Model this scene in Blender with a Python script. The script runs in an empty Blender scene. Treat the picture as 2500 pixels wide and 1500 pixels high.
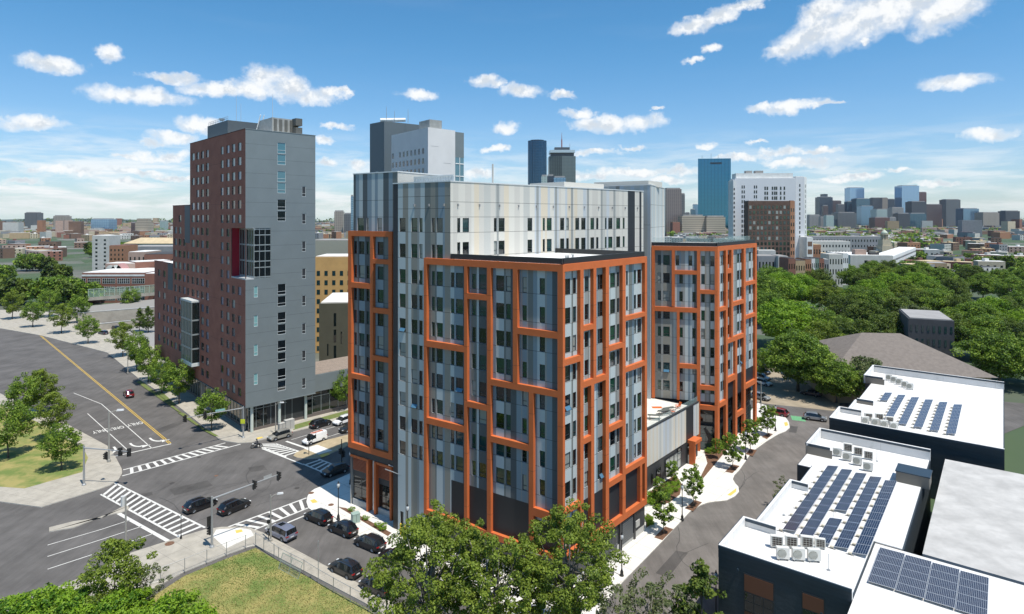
import bpy, bmesh, math, random
import numpy as np
from mathutils import Vector, Matrix
R = math.radians
rnd = random.Random(7)
C = bpy.context.scene.collection
sc = bpy.context.scene

# ------------------------------------------------------------------ camera
CAM_H = 45.0; FPX = 1510.0; HOR = 531.0
cam = bpy.data.cameras.new('camera'); camo = bpy.data.objects.new('camera', cam); C.objects.link(camo)
camo.location = (0, 0, CAM_H); camo.rotation_euler = (R(90), 0, 0)
cam.lens = 36 * FPX / 2500; cam.sensor_width = 36; cam.shift_y = (HOR - 750) / 2500
cam.clip_start = 1; cam.clip_end = 40000
sc.camera = camo

# ------------------------------------------------------------------ exposure, sun, sky
sc.view_settings.view_transform = 'Standard'; sc.view_settings.look = 'None'
sc.view_settings.exposure = 0.2; sc.view_settings.gamma = 1; sc.view_settings.use_curve_mapping = False
SUN_EL, SUN_AZ = R(67), math.atan2(.70, -.714)
sd = Vector((math.sin(SUN_AZ) * math.cos(SUN_EL), math.cos(SUN_AZ) * math.cos(SUN_EL), math.sin(SUN_EL)))
sun = bpy.data.lights.new('sun', 'SUN'); sun.energy = 5.0; sun.angle = R(.5); sun.color = (1, .945, .86)
suno = bpy.data.objects.new('sun', sun); C.objects.link(suno); suno.rotation_euler = sd.to_track_quat('Z', 'Y').to_euler()
suno.location = sd * 300
sc.cycles.max_bounces = 6; sc.cycles.transparent_max_bounces = 12

def make_world():
    w = bpy.data.worlds.new('World'); sc.world = w; w.use_nodes = True
    nt = w.node_tree; N = nt.nodes; L = nt.links; N.clear()
    out = N.new('ShaderNodeOutputWorld'); bg = N.new('ShaderNodeBackground')
    sky = N.new('ShaderNodeTexSky'); sky.sky_type = 'NISHITA'; sky.sun_disc = False
    sky.sun_elevation = SUN_EL; sky.sun_rotation = SUN_AZ; sky.altitude = 50; sky.air_density = 1.0; sky.dust_density = .35; sky.ozone_density = 2.2
    bg.inputs['Strength'].default_value = .10
    tcs = N.new('ShaderNodeTexCoord'); mxv = N.new('ShaderNodeVectorMath'); mxv.operation = 'MAXIMUM'; L.new(tcs.outputs['Generated'], mxv.inputs[0]); mxv.inputs[1].default_value = (-2,-2,.02); L.new(mxv.outputs[0], sky.inputs['Vector'])
    L.new(bg.outputs[0], out.inputs[0])
    def m(op, a, b=None, c=None, clamp=False):
        n = N.new('ShaderNodeMath'); n.operation = op; n.use_clamp = clamp
        for i, v in enumerate((a, b, c)):
            if v is None: continue
            if isinstance(v, (int, float)): n.inputs[i].default_value = v
            else: L.new(v, n.inputs[i])
        return n.outputs[0]
    tc = N.new('ShaderNodeTexCoord'); sep = N.new('ShaderNodeSeparateXYZ'); L.new(tc.outputs['Generated'], sep.inputs[0])
    x, y, z = sep.outputs
    # direction of the sky as azimuth and slope (degrees-like units), the same from every viewpoint
    az = m('ARCTAN2', x, y); hyp = m('SQRT', m('ADD', m('MULTIPLY', x, x), m('MULTIPLY', y, y))); sl = m('DIVIDE', z, m('MAXIMUM', hyp, .02))
    cb = N.new('ShaderNodeCombineXYZ'); L.new(az, cb.inputs[0]); L.new(sl, cb.inputs[1])
    P0 = cb.outputs[0]
    def vm(op, a, b=None):
        n = N.new('ShaderNodeVectorMath'); n.operation = op
        for i, v in enumerate((a, b)):
            if v is None: continue
            if isinstance(v, tuple): n.inputs[i].default_value = v
            else: L.new(v, n.inputs[i])
        return n
    def noise(vec, scale, detail=5, rough=.6, dist=0):
        n = N.new('ShaderNodeTexNoise'); n.inputs['Scale'].default_value = scale; n.inputs['Detail'].default_value = detail
        n.inputs['Roughness'].default_value = rough; n.inputs['Distortion'].default_value = dist; L.new(vec, n.inputs['Vector']); return n
    def ramp(v, a, b, smooth=True):
        n = N.new('ShaderNodeMapRange'); n.interpolation_type = 'SMOOTHSTEP' if smooth else 'LINEAR'
        n.inputs['From Min'].default_value = a; n.inputs['From Max'].default_value = b; L.new(v, n.inputs['Value']); return n.outputs[0]
    # domain warp
    nz = noise(P0, 22, 5, .62)
    wv = vm('MULTIPLY', vm('SUBTRACT', nz.outputs['Color'], (.5, .5, .5)).outputs[0], (.050, .030, 0)).outputs[0]
    nz2 = noise(P0, 70, 6, .65)
    wv2 = vm('MULTIPLY', vm('SUBTRACT', nz2.outputs['Color'], (.5, .5, .5)).outputs[0], (.020, .013, 0)).outputs[0]
    P = vm('ADD', vm('ADD', P0, wv).outputs[0], wv2).outputs[0]
    blobs = [(345,236,125,22,-.02),(268,136,34,20,0),(400,192,50,12,0),(450,192,38,15,0),(520,218,80,17,0),(615,220,60,22,0),(655,186,55,30,0),(705,215,55,30,0),(765,236,62,20,0),(808,228,40,14,0),(842,222,20,9,0),
        (490,305,65,20,0),(420,338,62,17,0),(370,350,30,12,0),(385,382,80,14,0),(320,385,40,8,0),(330,418,90,10,0),(420,430,70,9,0),(300,445,50,8,0),(818,308,34,9,0),(792,343,22,12,0),(880,400,34,13,0),(800,402,28,12,0),
        (1018,230,40,11,0),(1185,198,42,15,0),(1212,205,25,10,0),(1275,222,48,17,0),(1375,230,30,9,0),(1232,310,32,14,0),(1410,275,38,12,0),(1440,300,55,17,0),(1490,305,60,18,0),(1560,300,55,20,0),(1213,365,30,9,0),(1450,374,60,8,0),(1540,360,40,5,0),(1605,270,14,4,0),
        (1750,45,60,24,.3),(1820,10,60,14,.3),(1690,62,55,16,.25),(1730,122,25,10,0),(1695,146,24,7,0),(2090,50,150,58,.3),(1985,88,95,38,.35),(1915,122,50,14,.15),(2190,10,150,62,.25),(2300,30,110,50,.2),(2010,30,70,34,.5),(2108,103,20,8,0),
        (1935,262,75,14,.12),(2000,255,45,8,.1),(1860,266,40,10,0),(2040,250,30,5,0),(1733,354,28,7,0),(1840,344,30,5,0),(1810,385,70,10,0),(1905,370,50,12,0),(2000,372,60,9,0),(1920,395,55,9,0),(1990,400,66,12,0),(2095,430,62,10,0),(2050,440,60,8,0),(2200,412,40,7,0),
        (1160,425,40,16,0),(1560,420,110,13,0),(1450,430,70,12,0),(1670,415,40,14,0),(1620,440,60,10,0),(2330,200,90,20,0),(2420,330,70,16,0),(2300,450,70,9,0),(120,160,80,22,0),(90,300,90,18,0),(160,420,100,12,0),(60,440,60,9,0)]
    f = None; gsh = None
    for (cx, cy, a, b, t) in blobs:
        X = (cx - 1250) / FPX; A = math.atan(X); S = (HOR - cy) / FPX * math.cos(A)
        k = math.cos(A) ** 2
        s = vm('SUBTRACT', P, (A, S, 0)).outputs[0]
        if t: 
            ro = N.new('ShaderNodeVectorRotate'); ro.rotation_type = 'Z_AXIS'; ro.inputs['Angle'].default_value = -t; L.new(s, ro.inputs['Vector']); s = ro.outputs[0]
        s = vm('MULTIPLY', s, (FPX / (a * k) / 1.0, FPX / (b * math.cos(A)), 0)).outputs[0]
        d = vm('DOT_PRODUCT', s, s).outputs['Value']
        f = d if f is None else m('SMOOTH_MIN', f, d, .25)
    n3 = noise(P0, 34, 7, .6)
    dens = m('ADD', m('SUBTRACT', 1.25, f), m('MULTIPLY', m('SUBTRACT', n3.outputs['Fac'], .5), 2.7))
    c1 = ramp(dens, -.5, 1.45)
    # thin layered bank over the horizon
    st = vm('MULTIPLY', P0, (1, 6.5, 1)).outputs[0]
    n4 = noise(st, 7.5, 8, .6, .3)
    band = m('MULTIPLY', ramp(sl, -.01, .02), ramp(sl, .15, .05))
    left = m('ADD', .62, m('MULTIPLY', ramp(az, .0, -.5), .38))
    c2 = m('MULTIPLY', m('MULTIPLY', ramp(n4.outputs['Fac'], .40, .64), band), left)
    n5 = noise(st, 3.0, 6, .55)
    c3 = m('MULTIPLY', m('MULTIPLY', ramp(n5.outputs['Fac'], .5, .8), ramp(sl, .05, .25)), .03)
    cov = m('MAXIMUM', m('MAXIMUM', c1, m('MULTIPLY', c2, .9)), c3)
    # clouds: pale, greyer where thick on the low side
    n6 = noise(vm('ADD', P0, (0, .020, 0)).outputs[0], 34, 7, .6)
    sh = m('MULTIPLY', ramp(m('SUBTRACT', n6.outputs['Fac'], n3.outputs['Fac']), -.08, .12), ramp(dens, .1, 1.2))
    mx = N.new('ShaderNodeMix'); mx.data_type = 'RGBA'; L.new(sh, mx.inputs['Factor'])
    mx.inputs['A'].default_value = (9.0, 9.05, 9.0, 1); mx.inputs['B'].default_value = (6.4, 6.8, 7.2, 1)
    mc = N.new('ShaderNodeMix'); mc.data_type = 'RGBA'
    # sky tint
    tint = N.new('ShaderNodeMix'); tint.data_type = 'RGBA'; tint.blend_type = 'MULTIPLY'; tint.inputs['Factor'].default_value = 1
    L.new(sky.outputs[0], tint.inputs['A'])
    th = N.new('ShaderNodeMix'); th.data_type = 'RGBA'; L.new(ramp(sl, .0, .34), th.inputs['Factor']); th.inputs['A'].default_value = (.90, 1.04, 1.24, 1); th.inputs['B'].default_value = (.53, 1.05, 1.27, 1); L.new(th.outputs['Result'], tint.inputs['B'])
    L.new(m('MULTIPLY', cov, .95), mc.inputs['Factor']); L.new(tint.outputs['Result'], mc.inputs['A']); L.new(mx.outputs['Result'], mc.inputs['B'])
    L.new(mc.outputs['Result'], bg.inputs['Color'])
make_world()

# ------------------------------------------------------------------ helpers
def tag(o, label=None, cat=None, group=None, kind=None):
    if label: o['label'] = label
    if cat: o['category'] = cat
    if group: o['group'] = group
    if kind: o['kind'] = kind
    return o
def empty(name, loc, label=None, cat=None, group=None, rz=0, kind=None):
    o = bpy.data.objects.new(name, None); C.objects.link(o); o.location = loc; o.rotation_euler = (0, 0, rz); o.empty_display_size = .5
    return tag(o, label, cat, group, kind)
def G(px, py, z=0.0):
    Y = (CAM_H - z) * FPX / (py - HOR); return Vector(((px - 1250) / FPX * Y, Y, z))

MATS = {}
def mat(name, col, rough=.8, metal=0, spec=.5, var=0, vscale=3, col2=None, bump=0, bscale=20, emit=None, noise_lo=.35, noise_hi=.65, aniso=None, coat=0, detail=5, trans=0, rvar=0):
    if name in MATS: return MATS[name]
    m = bpy.data.materials.new(name); m.use_nodes = True; nt = m.node_tree; N = nt.nodes; L = nt.links
    b = N['Principled BSDF']
    b.inputs['Base Color'].default_value = (*col, 1); b.inputs['Roughness'].default_value = rough; b.inputs['Metallic'].default_value = metal
    b.inputs['Specular IOR Level'].default_value = spec
    if coat: b.inputs['Coat Weight'].default_value = coat; b.inputs['Coat Roughness'].default_value = .04
    if var or col2 or bump:
        tc = N.new('ShaderNodeTexCoord'); mp = N.new('ShaderNodeMapping'); L.new(tc.outputs['Object'], mp.inputs[0])
        if aniso: mp.inputs['Scale'].default_value = aniso
        no = N.new('ShaderNodeTexNoise'); no.inputs['Scale'].default_value = vscale; no.inputs['Detail'].default_value = detail; no.inputs['Roughness'].default_value = .6
        L.new(mp.outputs[0], no.inputs['Vector'])
        mr = N.new('ShaderNodeMapRange'); mr.inputs['From Min'].default_value = noise_lo; mr.inputs['From Max'].default_value = noise_hi; L.new(no.outputs['Fac'], mr.inputs['Value'])
        mx = N.new('ShaderNodeMix'); mx.data_type = 'RGBA'; L.new(mr.outputs[0], mx.inputs['Factor'])
        c2 = col2 or tuple(min(1, c * (1 + var)) for c in col); c1 = col if col2 else tuple(c * (1 - var) for c in col)
        mx.inputs['A'].default_value = (*c1, 1); mx.inputs['B'].default_value = (*c2, 1)
        L.new(mx.outputs['Result'], b.inputs['Base Color'])
        if bump:
            n2 = N.new('ShaderNodeTexNoise'); n2.inputs['Scale'].default_value = bscale; n2.inputs['Detail'].default_value = 3; L.new(tc.outputs['Object'], n2.inputs['Vector'])
            bp = N.new('ShaderNodeBump'); bp.inputs['Strength'].default_value = bump; bp.inputs['Distance'].default_value = .05
            L.new(n2.outputs['Fac'], bp.inputs['Height']); L.new(bp.outputs[0], b.inputs['Normal'])
    if emit:
        b.inputs['Emission Color'].default_value = (*emit[0], 1); b.inputs['Emission Strength'].default_value = emit[1]
    if trans: b.inputs['Transmission Weight'].default_value = trans
    MATS[name] = m; return m

class MB:
    """collects faces, each with a material slot, and links them as one mesh object"""
    def __init__(s): s.v = []; s.f = []; s.m = []
    def quad(s, a, b, c, d, mi=0):
        n = len(s.v); s.v += [tuple(a), tuple(b), tuple(c), tuple(d)]; s.f.append((n, n+1, n+2, n+3)); s.m.append(mi)
    def poly(s, pts, mi=0):
        n = len(s.v); s.v += [tuple(p) for p in pts]; s.f.append(tuple(range(n, n+len(pts)))); s.m.append(mi)
    def hexa(s, p, mi=0):
        """p: 8 corners, bottom four then top four (both counter-clockwise)"""
        n = len(s.v); s.v += [tuple(q) for q in p]
        for f in ((3,2,1,0),(4,5,6,7),(0,1,5,4),(1,2,6,5),(2,3,7,6),(3,0,4,7)):
            s.f.append(tuple(n+i for i in f)); s.m.append(mi)
    def box(s, x0, y0, z0, x1, y1, z1, mi=0):
        s.hexa([(x0,y0,z0),(x1,y0,z0),(x1,y1,z0),(x0,y1,z0),(x0,y0,z1),(x1,y0,z1),(x1,y1,z1),(x0,y1,z1)], mi)
    def prism(s, pts, z0, z1, mi=0, mtop=None, bottom=True):
        a = sum(pts[i][0]*pts[(i+1)%len(pts)][1]-pts[(i+1)%len(pts)][0]*pts[i][1] for i in range(len(pts)))
        if a < 0: pts = pts[::-1]
        n = len(s.v); k = len(pts)
        s.v += [(p[0],p[1],z0) for p in pts] + [(p[0],p[1],z1) for p in pts]
        for i in range(k):
            j = (i+1) % k; s.f.append((n+i,n+j,n+k+j,n+k+i)); s.m.append(mi)
        s.f.append(tuple(n+k+i for i in range(k))); s.m.append(mi if mtop is None else mtop)
        if bottom: s.f.append(tuple(n+k-1-i for i in range(k))); s.m.append(mi)
    def tube(s, path, rad, seg=8, mi=0, cap=True):
        path = [Vector(p) for p in path]
        if not hasattr(rad, '__len__'): rad = [rad]*len(path)
        base = len(s.v); prev = None
        for i, p in enumerate(path):
            d = (path[min(i+1,len(path)-1)] - path[max(i-1,0)]).normalized()
            a = Vector((0,0,1)) if abs(d.z) < .95 else Vector((1,0,0))
            if prev is not None: a = prev
            u = (a - d*a.dot(d)).normalized(); w = d.cross(u); prev = u
            for k in range(seg):
                t = 2*math.pi*k/seg; s.v.append(tuple(p + (u*math.cos(t) + w*math.sin(t))*rad[i]))
        for i in range(len(path)-1):
            for k in range(seg):
                a0 = base+i*seg+k; a1 = base+i*seg+(k+1)%seg
                s.f.append((a0,a1,a1+seg,a0+seg)); s.m.append(mi)
        if cap:
            s.f.append(tuple(base+seg-1-k for k in range(seg))); s.m.append(mi)
            s.f.append(tuple(base+(len(path)-1)*seg+k for k in range(seg))); s.m.append(mi)
    def lathe(s, prof, c=(0,0,0), seg=12, mi=0):
        s.tube([(c[0],c[1],c[2]+z) for r,z in prof], [max(r,.001) for r,z in prof], seg, mi)
    def build(s, name, mats, parent=None, smooth=False, origin=None):
        if not isinstance(mats, (list, tuple)): mats = [mats]
        o0 = Vector((0,0,0))
        if origin is not None: o0 = Vector(origin)
        elif parent is not None: o0 = world_loc(parent)
        me = bpy.data.meshes.new(name)
        v = [(a-o0.x,b-o0.y,c-o0.z) for a,b,c in s.v] if o0.length > 0 else s.v
        me.from_pydata(v, [], s.f)
        for m_ in mats: me.materials.append(m_)
        if len(mats) > 1: me.polygons.foreach_set('material_index', s.m)
        if smooth: me.polygons.foreach_set('use_smooth', [True]*len(s.f))
        me.update()
        o = bpy.data.objects.new(name, me); C.objects.link(o)
        if parent is not None: o.parent = parent
        if origin is not None: o.location = o0 if parent is None else o0 - world_loc(parent)
        return o
def world_loc(o):
    v = Vector((0,0,0))
    while o is not None: v = v + Vector(o.location); o = o.parent
    return v
def kids(o): return [c for c in ALLKIDS.get(o.name, [])]
def copy_tree(o, parent=None, skip=()):
    c = o.copy(); C.objects.link(c)
    if parent is not None: c.parent = parent
    for ch in list(o.children):
        copy_tree(ch, c)
    return c
def set_mat(o, slot, m):
    s = o.material_slots[slot]; s.link = 'OBJECT'; s.material = m

# ---- facades: a plane with origin O, unit direction U along it, outward normal N
class Fac:
    def __init__(s, O, U, outward=None):
        s.O = Vector((O[0],O[1],0)); s.U = Vector((U[0],U[1],0)).normalized()
        n = Vector((s.U.y,-s.U.x,0))
        if n.dot(s.O if outward is None else -Vector((outward[0],outward[1],0))) > 0: n = -n
        s.N = n
    def p(s, u, v, w=0): q = s.O + s.U*u + s.N*w; return (q.x, q.y, v)
    def u(s, px, w=0):
        k = (px-1250)/FPX; o = s.O + s.N*w
        return (k*o.y - o.x)/(s.U.x - k*s.U.y)
    def v(s, px, py, w=0):
        q = s.O + s.N*w + s.U*s.u(px, w); return CAM_H - (py-HOR)*q.y/FPX
    def box(s, mb, u0, u1, v0, v1, w0, w1, mi=0):
        pts = [(u0,w1),(u1,w1),(u1,w0),(u0,w0)]
        q = [s.p(u,v0,w) for u,w in pts] + [s.p(u,v1,w) for u,w in pts]
        # keep outward orientation whichever way U runs
        if s.U.cross(Vector((0,0,1))).dot(s.N) < 0: q = [q[3],q[2],q[1],q[0],q[7],q[6],q[5],q[4]]
        mb.hexa(q, mi)
    def rect(s, mb, u0, u1, v0, v1, w, mi=0):
        q = [s.p(u0,v0,w), s.p(u1,v0,w), s.p(u1,v1,w), s.p(u0,v1,w)]
        if s.U.cross(Vector((0,0,1))).dot(s.N) < 0: q = q[::-1]
        mb.quad(*q, mi)
def wall(F, mb, u0, u1, v0, v1, w, holes, color=0, ub=(), vb=(), joint=None, depth=.16, reveal=0):
    """wall plane with rectangular window holes (u0,u1,v0,v1), strips/joints by breakpoints"""
    holes = [(max(a,u0),min(b,u1),max(c,v0),min(d,v1)) for a,b,c,d in holes]
    us = sorted({round(x,3) for x in [u0,u1,*ub,*[h[0] for h in holes],*[h[1] for h in holes]] if u0-1e-6<=x<=u1+1e-6})
    vs = sorted({round(x,3) for x in [v0,v1,*vb,*[h[2] for h in holes],*[h[3] for h in holes]] if v0-1e-6<=x<=v1+1e-6})
    for i in range(len(us)-1):
        a, b = us[i], us[i+1]; um = (a+b)/2
        hs = [h for h in holes if h[0] < um < h[1]]
        run = None
        for j in range(len(vs)-1):
            c, d = vs[j], vs[j+1]; vm_ = (c+d)/2
            if any(h[2] < vm_ < h[3] for h in hs):
                if run: F.rect(mb, a, b, run[0], run[1], w, run[2]); run = None
                continue
            mi = color(um, vm_) if callable(color) else color
            if run and run[2] == mi and abs(run[1]-c) < 1e-6: run = (run[0], d, mi)
            else:
                if run: F.rect(mb, a, b, run[0], run[1], w, run[2])
                run = (c, d, mi)
        if run: F.rect(mb, a, b, run[0], run[1], w, run[2])
    for (a,b,c,d) in holes:
        q = [(a,c),(b,c),(b,d),(a,d)]
        for i in range(4):
            (x0,y0),(x1,y1) = q[i], q[(i+1)%4]
            mb.quad(F.p(x0,y0,w), F.p(x1,y1,w), F.p(x1,y1,w-depth), F.p(x0,y0,w-depth), reveal)
def win_geo(F, fr, gl, a, b, c, d, w, kind='sash', depth=.16, fm=0, gm=0, t=.055, openit=False):
    """frame and pane geometry of one window (u a..b, v c..d)"""
    z0, z1 = w-depth, w-depth+.07
    F.box(fr, a, a+t, c, d, z0, z1, fm); F.box(fr, b-t, b, c, d, z0, z1, fm)
    F.box(fr, a+t, b-t, c, c+t, z0, z1, fm); F.box(fr, a+t, b-t, d-t, d, z0, z1, fm)
    F.rect(gl, a+t, b-t, c+t, d-t, z0+.025, gm)
    h = d-c
    if kind == 'sash' and not openit:
        F.box(fr, a+t, b-t, c+.3*h-t/2, c+.3*h+t/2, z0+.002, z1+.01, fm)
    elif kind == 'double':
        F.box(fr, a+t, b-t, c+.62*h-t/2, c+.62*h+t/2, z0, z1, fm); F.box(fr, a+t, b-t, c+.3*h-t/2, c+.3*h+t/2, z0, z1, fm)
    elif kind == 'grid':
        n = max(1, round((b-a)/1.4)); k = max(1, round(h/1.6))
        for i in range(1, n): F.box(fr, a+(b-a)*i/n-t/2, a+(b-a)*i/n+t/2, c+t, d-t, z0, z1, fm)
        for i in range(1, k): F.box(fr, a+t, b-t, c+h*i/k-t/2, c+h*i/k+t/2, z0, z1-.01, fm)
    if openit:   # lower sash hinged at its top and pushed out
        v1 = c+.3*h; v0 = c+.05; dz = .34
        A = F.p(a+t, v1, z1); B = F.p(b-t, v1, z1); Cc = F.p(b-t, v0+.06, z1+dz); D = F.p(a+t, v0+.06, z1+dz)
        gl.quad(A, B, Cc, D, 1)
        for P, Q in ((A,B),(B,Cc),(Cc,D),(D,A)): fr.tube([P,Q], .03, 4, fm)
class WinSet:
    """collects windows of a building; the 100 showing largest become parts, the rest one part"""
    def __init__(s): s.l = []
    def add(s, F, a, b, c, d, w, kind='sash', depth=.16, gm=0, fm=0, openit=False, name='window', vis=1.0, label=None):
        P = Vector(F.p((a+b)/2, (c+d)/2, w)); view = (Vector((0,0,CAM_H))-P); dist = view.length
        area = (b-a)*(d-c)*max(.02, F.N.dot(view.normalized()))/dist**2*vis
        s.l.append((area, F, a, b, c, d, w, kind, depth, gm, fm, openit, name, label))
    def build(s, root, fmats, gmats, limit=100, pane=True, rest_name='window'):
        s.l.sort(key=lambda r: -r[0])
        for i, (ar, F, a, b, c, d, w, kind, depth, gm, fm, op, name, label) in enumerate(s.l[:limit]):
            fr = MB(); gl = MB(); win_geo(F, fr, gl, a, b, c, d, w, kind, depth, fm, gm, openit=op)
            if pane:
                o = fr.build(name, fmats, root); g = gl.build('pane', gmats, o)
            else:
                off = len(fr.m); n = len(fr.v)
                fr.v += gl.v; fr.f += [tuple(k+n for k in f) for f in gl.f]; fr.m += [k+len(fmats) for k in gl.m]
                o = fr.build(name, list(fmats)+list(gmats), root)
            if label: o['label'] = label
        rest = s.l[limit:]
        if rest:
            fr = MB()
            for (ar, F, a, b, c, d, w, kind, depth, gm, fm, op, name, label) in rest:
                gl = MB(); win_geo(F, fr, gl, a, b, c, d, w, kind, depth, fm, gm, openit=op)
                n = len(fr.v); fr.v += gl.v; fr.f += [tuple(k+n for k in f) for f in gl.f]; fr.m += [k+len(fmats) for k in gl.m]
            tag(fr.build(rest_name, list(fmats)+list(gmats), root), kind='stuff')
def glass(name, col, rough=.03, spec=.9, metal=0):
    return mat(name, col, rough, metal, spec)
def ordinal(i):
    O_ = ['first','second','third','fourth','fifth','sixth','seventh','eighth','ninth','tenth','eleventh','twelfth','thirteenth','fourteenth','fifteenth','sixteenth','seventeenth','eighteenth','nineteenth']
    if i < 19: return O_[i]
    tn = {2:'twent',3:'thirt',4:'fort',5:'fift',6:'sixt'}[(i+1)//10]; k = (i+1)%10
    return tn+'ieth' if k == 0 else tn+'y-'+O_[k-1]
# ------------------------------------------------------------------ the orange framed apartment building
ORG = mat('orange_metal', (.54,.14,.046), .55, .0, .15, var=.05, vscale=.6)
BLK = mat('black_metal', (.018,.02,.022), .45)
DKG = mat('charcoal_panel', (.032,.035,.038), .5, var=.12, vscale=.4)
CHF = mat('charcoal_frame', (.025,.028,.03), .4)
WHR = mat('white_roof', (.78,.78,.76), .75, var=.05, vscale=.25, noise_lo=.3, noise_hi=.7)
CONC = mat('pale_concrete_wall', (.42,.42,.40), .85, var=.1, vscale=.8)
PAN = [mat('panel_silver', (.44,.49,.49), .5, 0, .3), mat('panel_grey', (.16,.175,.165), .5, 0, .3), mat('panel_dark', (.085,.10,.105), .5, 0, .3), mat('panel_taupe', (.25,.24,.205), .5),
       mat('panel_blue_grey', (.20,.26,.30), .42), mat('panel_joint', (.03,.03,.03), .8), mat('panel_black', (.022,.024,.028), .5), mat('panel_white', (.57,.55,.495), .5, 0, .3),
       mat('panel_cream', (.58,.51,.40), .5), mat('panel_pale_grey', (.44,.44,.41), .5), mat('panel_pale_blue', (.45,.48,.50), .5), mat('panel_mid', (.27,.28,.27), .45), mat('reveal_trim', (.42,.45,.46), .5), mat('panel_off_white', (.51,.49,.445), .5, 0, .3)]
GLS = [glass('glass_dark', (.008,.014,.014)), glass('glass_sky_reflection', (.07,.17,.26), .08), glass('glass_green', (.012,.05,.03)), glass('glass_teal', (.015,.045,.05)), glass('glass_blind', (.26,.28,.26), .15), glass('glass_deep', (.004,.006,.007))]  # open sash panes: blue sky reflection put into the glass colour
def pick_glass(r):
    x = r.random(); return 0 if x < .32 else 2 if x < .56 else 3 if x < .72 else 5 if x < .88 else 4
main = empty('apartment_building', (6, 73, 0), 'tall apartment building with orange grid frames over striped grey panels', 'building')
Ld = (-.828,.5607); Rd = (.6524,.7578)
FL = Fac((6,73), Ld); FR = Fac((6,73), Rd)
D_ = .5                                   # how far the orange frame stands proud of the wall
LW = 21.7; RW = 20.4
B0 = Vector(FL.p(17.6, 0, -D_)); CRd = (.7117,.7024); FCR = Fac((B0.x,B0.y), CRd)
TOPW = .5; WH = 1.95
FLOORS = [37.6-3.5*k for k in range(8)]
r1 = random.Random(3)
def stripes(u0, u1, pal, r, wmin=.45, wmax=1.25):
    ub = [u0]; cols = []
    while ub[-1] < u1-.3:
        ub.append(min(u1, ub[-1]+r.uniform(wmin, wmax))); c = r.choice(pal)
        while cols and c == cols[-1]: c = r.choice(pal)
        cols.append(c)
    if ub[-1] < u1: ub[-1] = u1
    return ub, cols
def stripe_color(ub, cols, jrows, special=None):
    import bisect
    def f(u, v):
        for j in jrows:
            if abs(v-j) < .03: return 5
        if special:
            s = special(u, v)
            if s is not None: return s
        i = min(len(cols)-1, max(0, bisect.bisect_right(ub, u)-1)); return cols[i]
    return f
def jb(rows): return [x for j in rows for x in (j-.024, j+.024)]
W = WinSet(); 
def column(F, px0, px1, tops, w, holes, h=WH, kind='sash', vis=1.0, r=r1, opens=.04):
    u0, u1 = sorted((F.u(px0, w), F.u(px1, w)))
    for t in tops:
        holes.append((u0,u1,t-h,t)); W.add(F, u0, u1, t-h, t, w, kind, gm=pick_glass(r), openit=(r.random() < opens and u1-u0 > .8), vis=vis)
    return (u0,u1)
joints = [t-WH-.02 for t in FLOORS] 
# --- left face, front block
LOUV = 9.6
holesL = []; cols_ = []
for px in [(1099,1109),(1112.8,1130.5),(1152,1161.5),(1169,1187),(1211,1230.6),(1235,1246.7),(1275,1286),(1317.4,1330.4)]:
    cols_.append(column(FL, *px, FLOORS, -D_, holesL))
ub, cl = stripes(0, 17.6, [0,2,4,1,11,4,0,2], r1, .5, 1.3)
def spL(u, v):
    for a, b in cols_:
        if a-.02 < u < b+.02:
            return None if True else 0
    return None
# glass recess beside each window column dark, spandrel light, as on the photo
extra = []
def win_columns_color(base, colsW, light, dark):
    """windows' own column: lighter spandrel above each window; a dark strip beside it"""
    def f(u, v):
        b = base(u, v)
        if b == 5: return b
        for k, (a, c) in enumerate(colsW):
            if a-.05 <= u <= c+.05: return light[k % len(light)] if v > LOUV+.9 else b
        return b
    return f
u_b4 = FL.u(1291); u_b1 = FL.u(1100)
def colL(u, v):
    b = stripe_color(ub, cl, joints)(u, v)
    lim = 8.1 if u < FL.u(1302) else 9.7
    if v < lim and u < FL.u(1096): return 6
    if b != 5:
        for k, (a, c) in enumerate(cols_):
            if a-.03 <= u <= c+.03: return [0,4,1,2,0,11,4,0][k % 8]
    return b
mbw = MB()
ubL = ub + [FL.u(1302), FL.u(1096)]
wall(FL, mbw, 0, 17.6, 4.6, 39.0, -D_, holesL, colL, ubL, jb(joints)+[8.1,9.7], reveal=12)
# --- left face, centre block
holesC = []; topsC = [44.9, 41.25] + FLOORS
colsC = []
for px in [(975.5,990),(1004,1019),(1023.5,1031.6),(1054,1061.6),(1066,1081)]:
    colsC.append(column(FL, *px, topsC, -D_, holesC))
FDR = (FL.u(966, -D_))
jC = [t-WH-.02 for t in topsC] + [47.9, 46.2]
uc0, uc1 = 17.6, FL.u(960, -D_)
ubC, clC = stripes(uc0, uc1-.9, [0,3,4,1,0,11,3,4,0], r1, .5, 1.2)
def colC(u, v):
    if u > uc1-.95: return 6
    b = stripe_color(ubC, clC, jC)(u, v)
    if b != 5 and v < 44.8:
        for k, (a, c) in enumerate(colsC):
            if a-.03 <= u <= c+.03: return [0,3,0,3,0][k]
    return b
dw = [(FL.u(985,-D_),FL.u(977,-D_),0,3.0),(FL.u(1019,-D_),FL.u(1012,-D_),0,2.8)]
dw = [(min(a,b),max(a,b),c,d) for a,b,c,d in dw]
wall(FL, mbw, uc0, uc1, 0, 49.8, -D_, holesC+dw, colC, ubC+[uc1-.95], jb(jC), reveal=12)
for (a,b,c,d) in dw:
    dm = MB(); FL.rect(dm, a, b, c, d, -D_-.16); FL.box(dm, a, a+.08, c, d, -D_-.158, -D_-.08); FL.box(dm, b-.08, b, c, d, -D_-.158, -D_-.08); dm.build('door', CHF, main)
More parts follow.
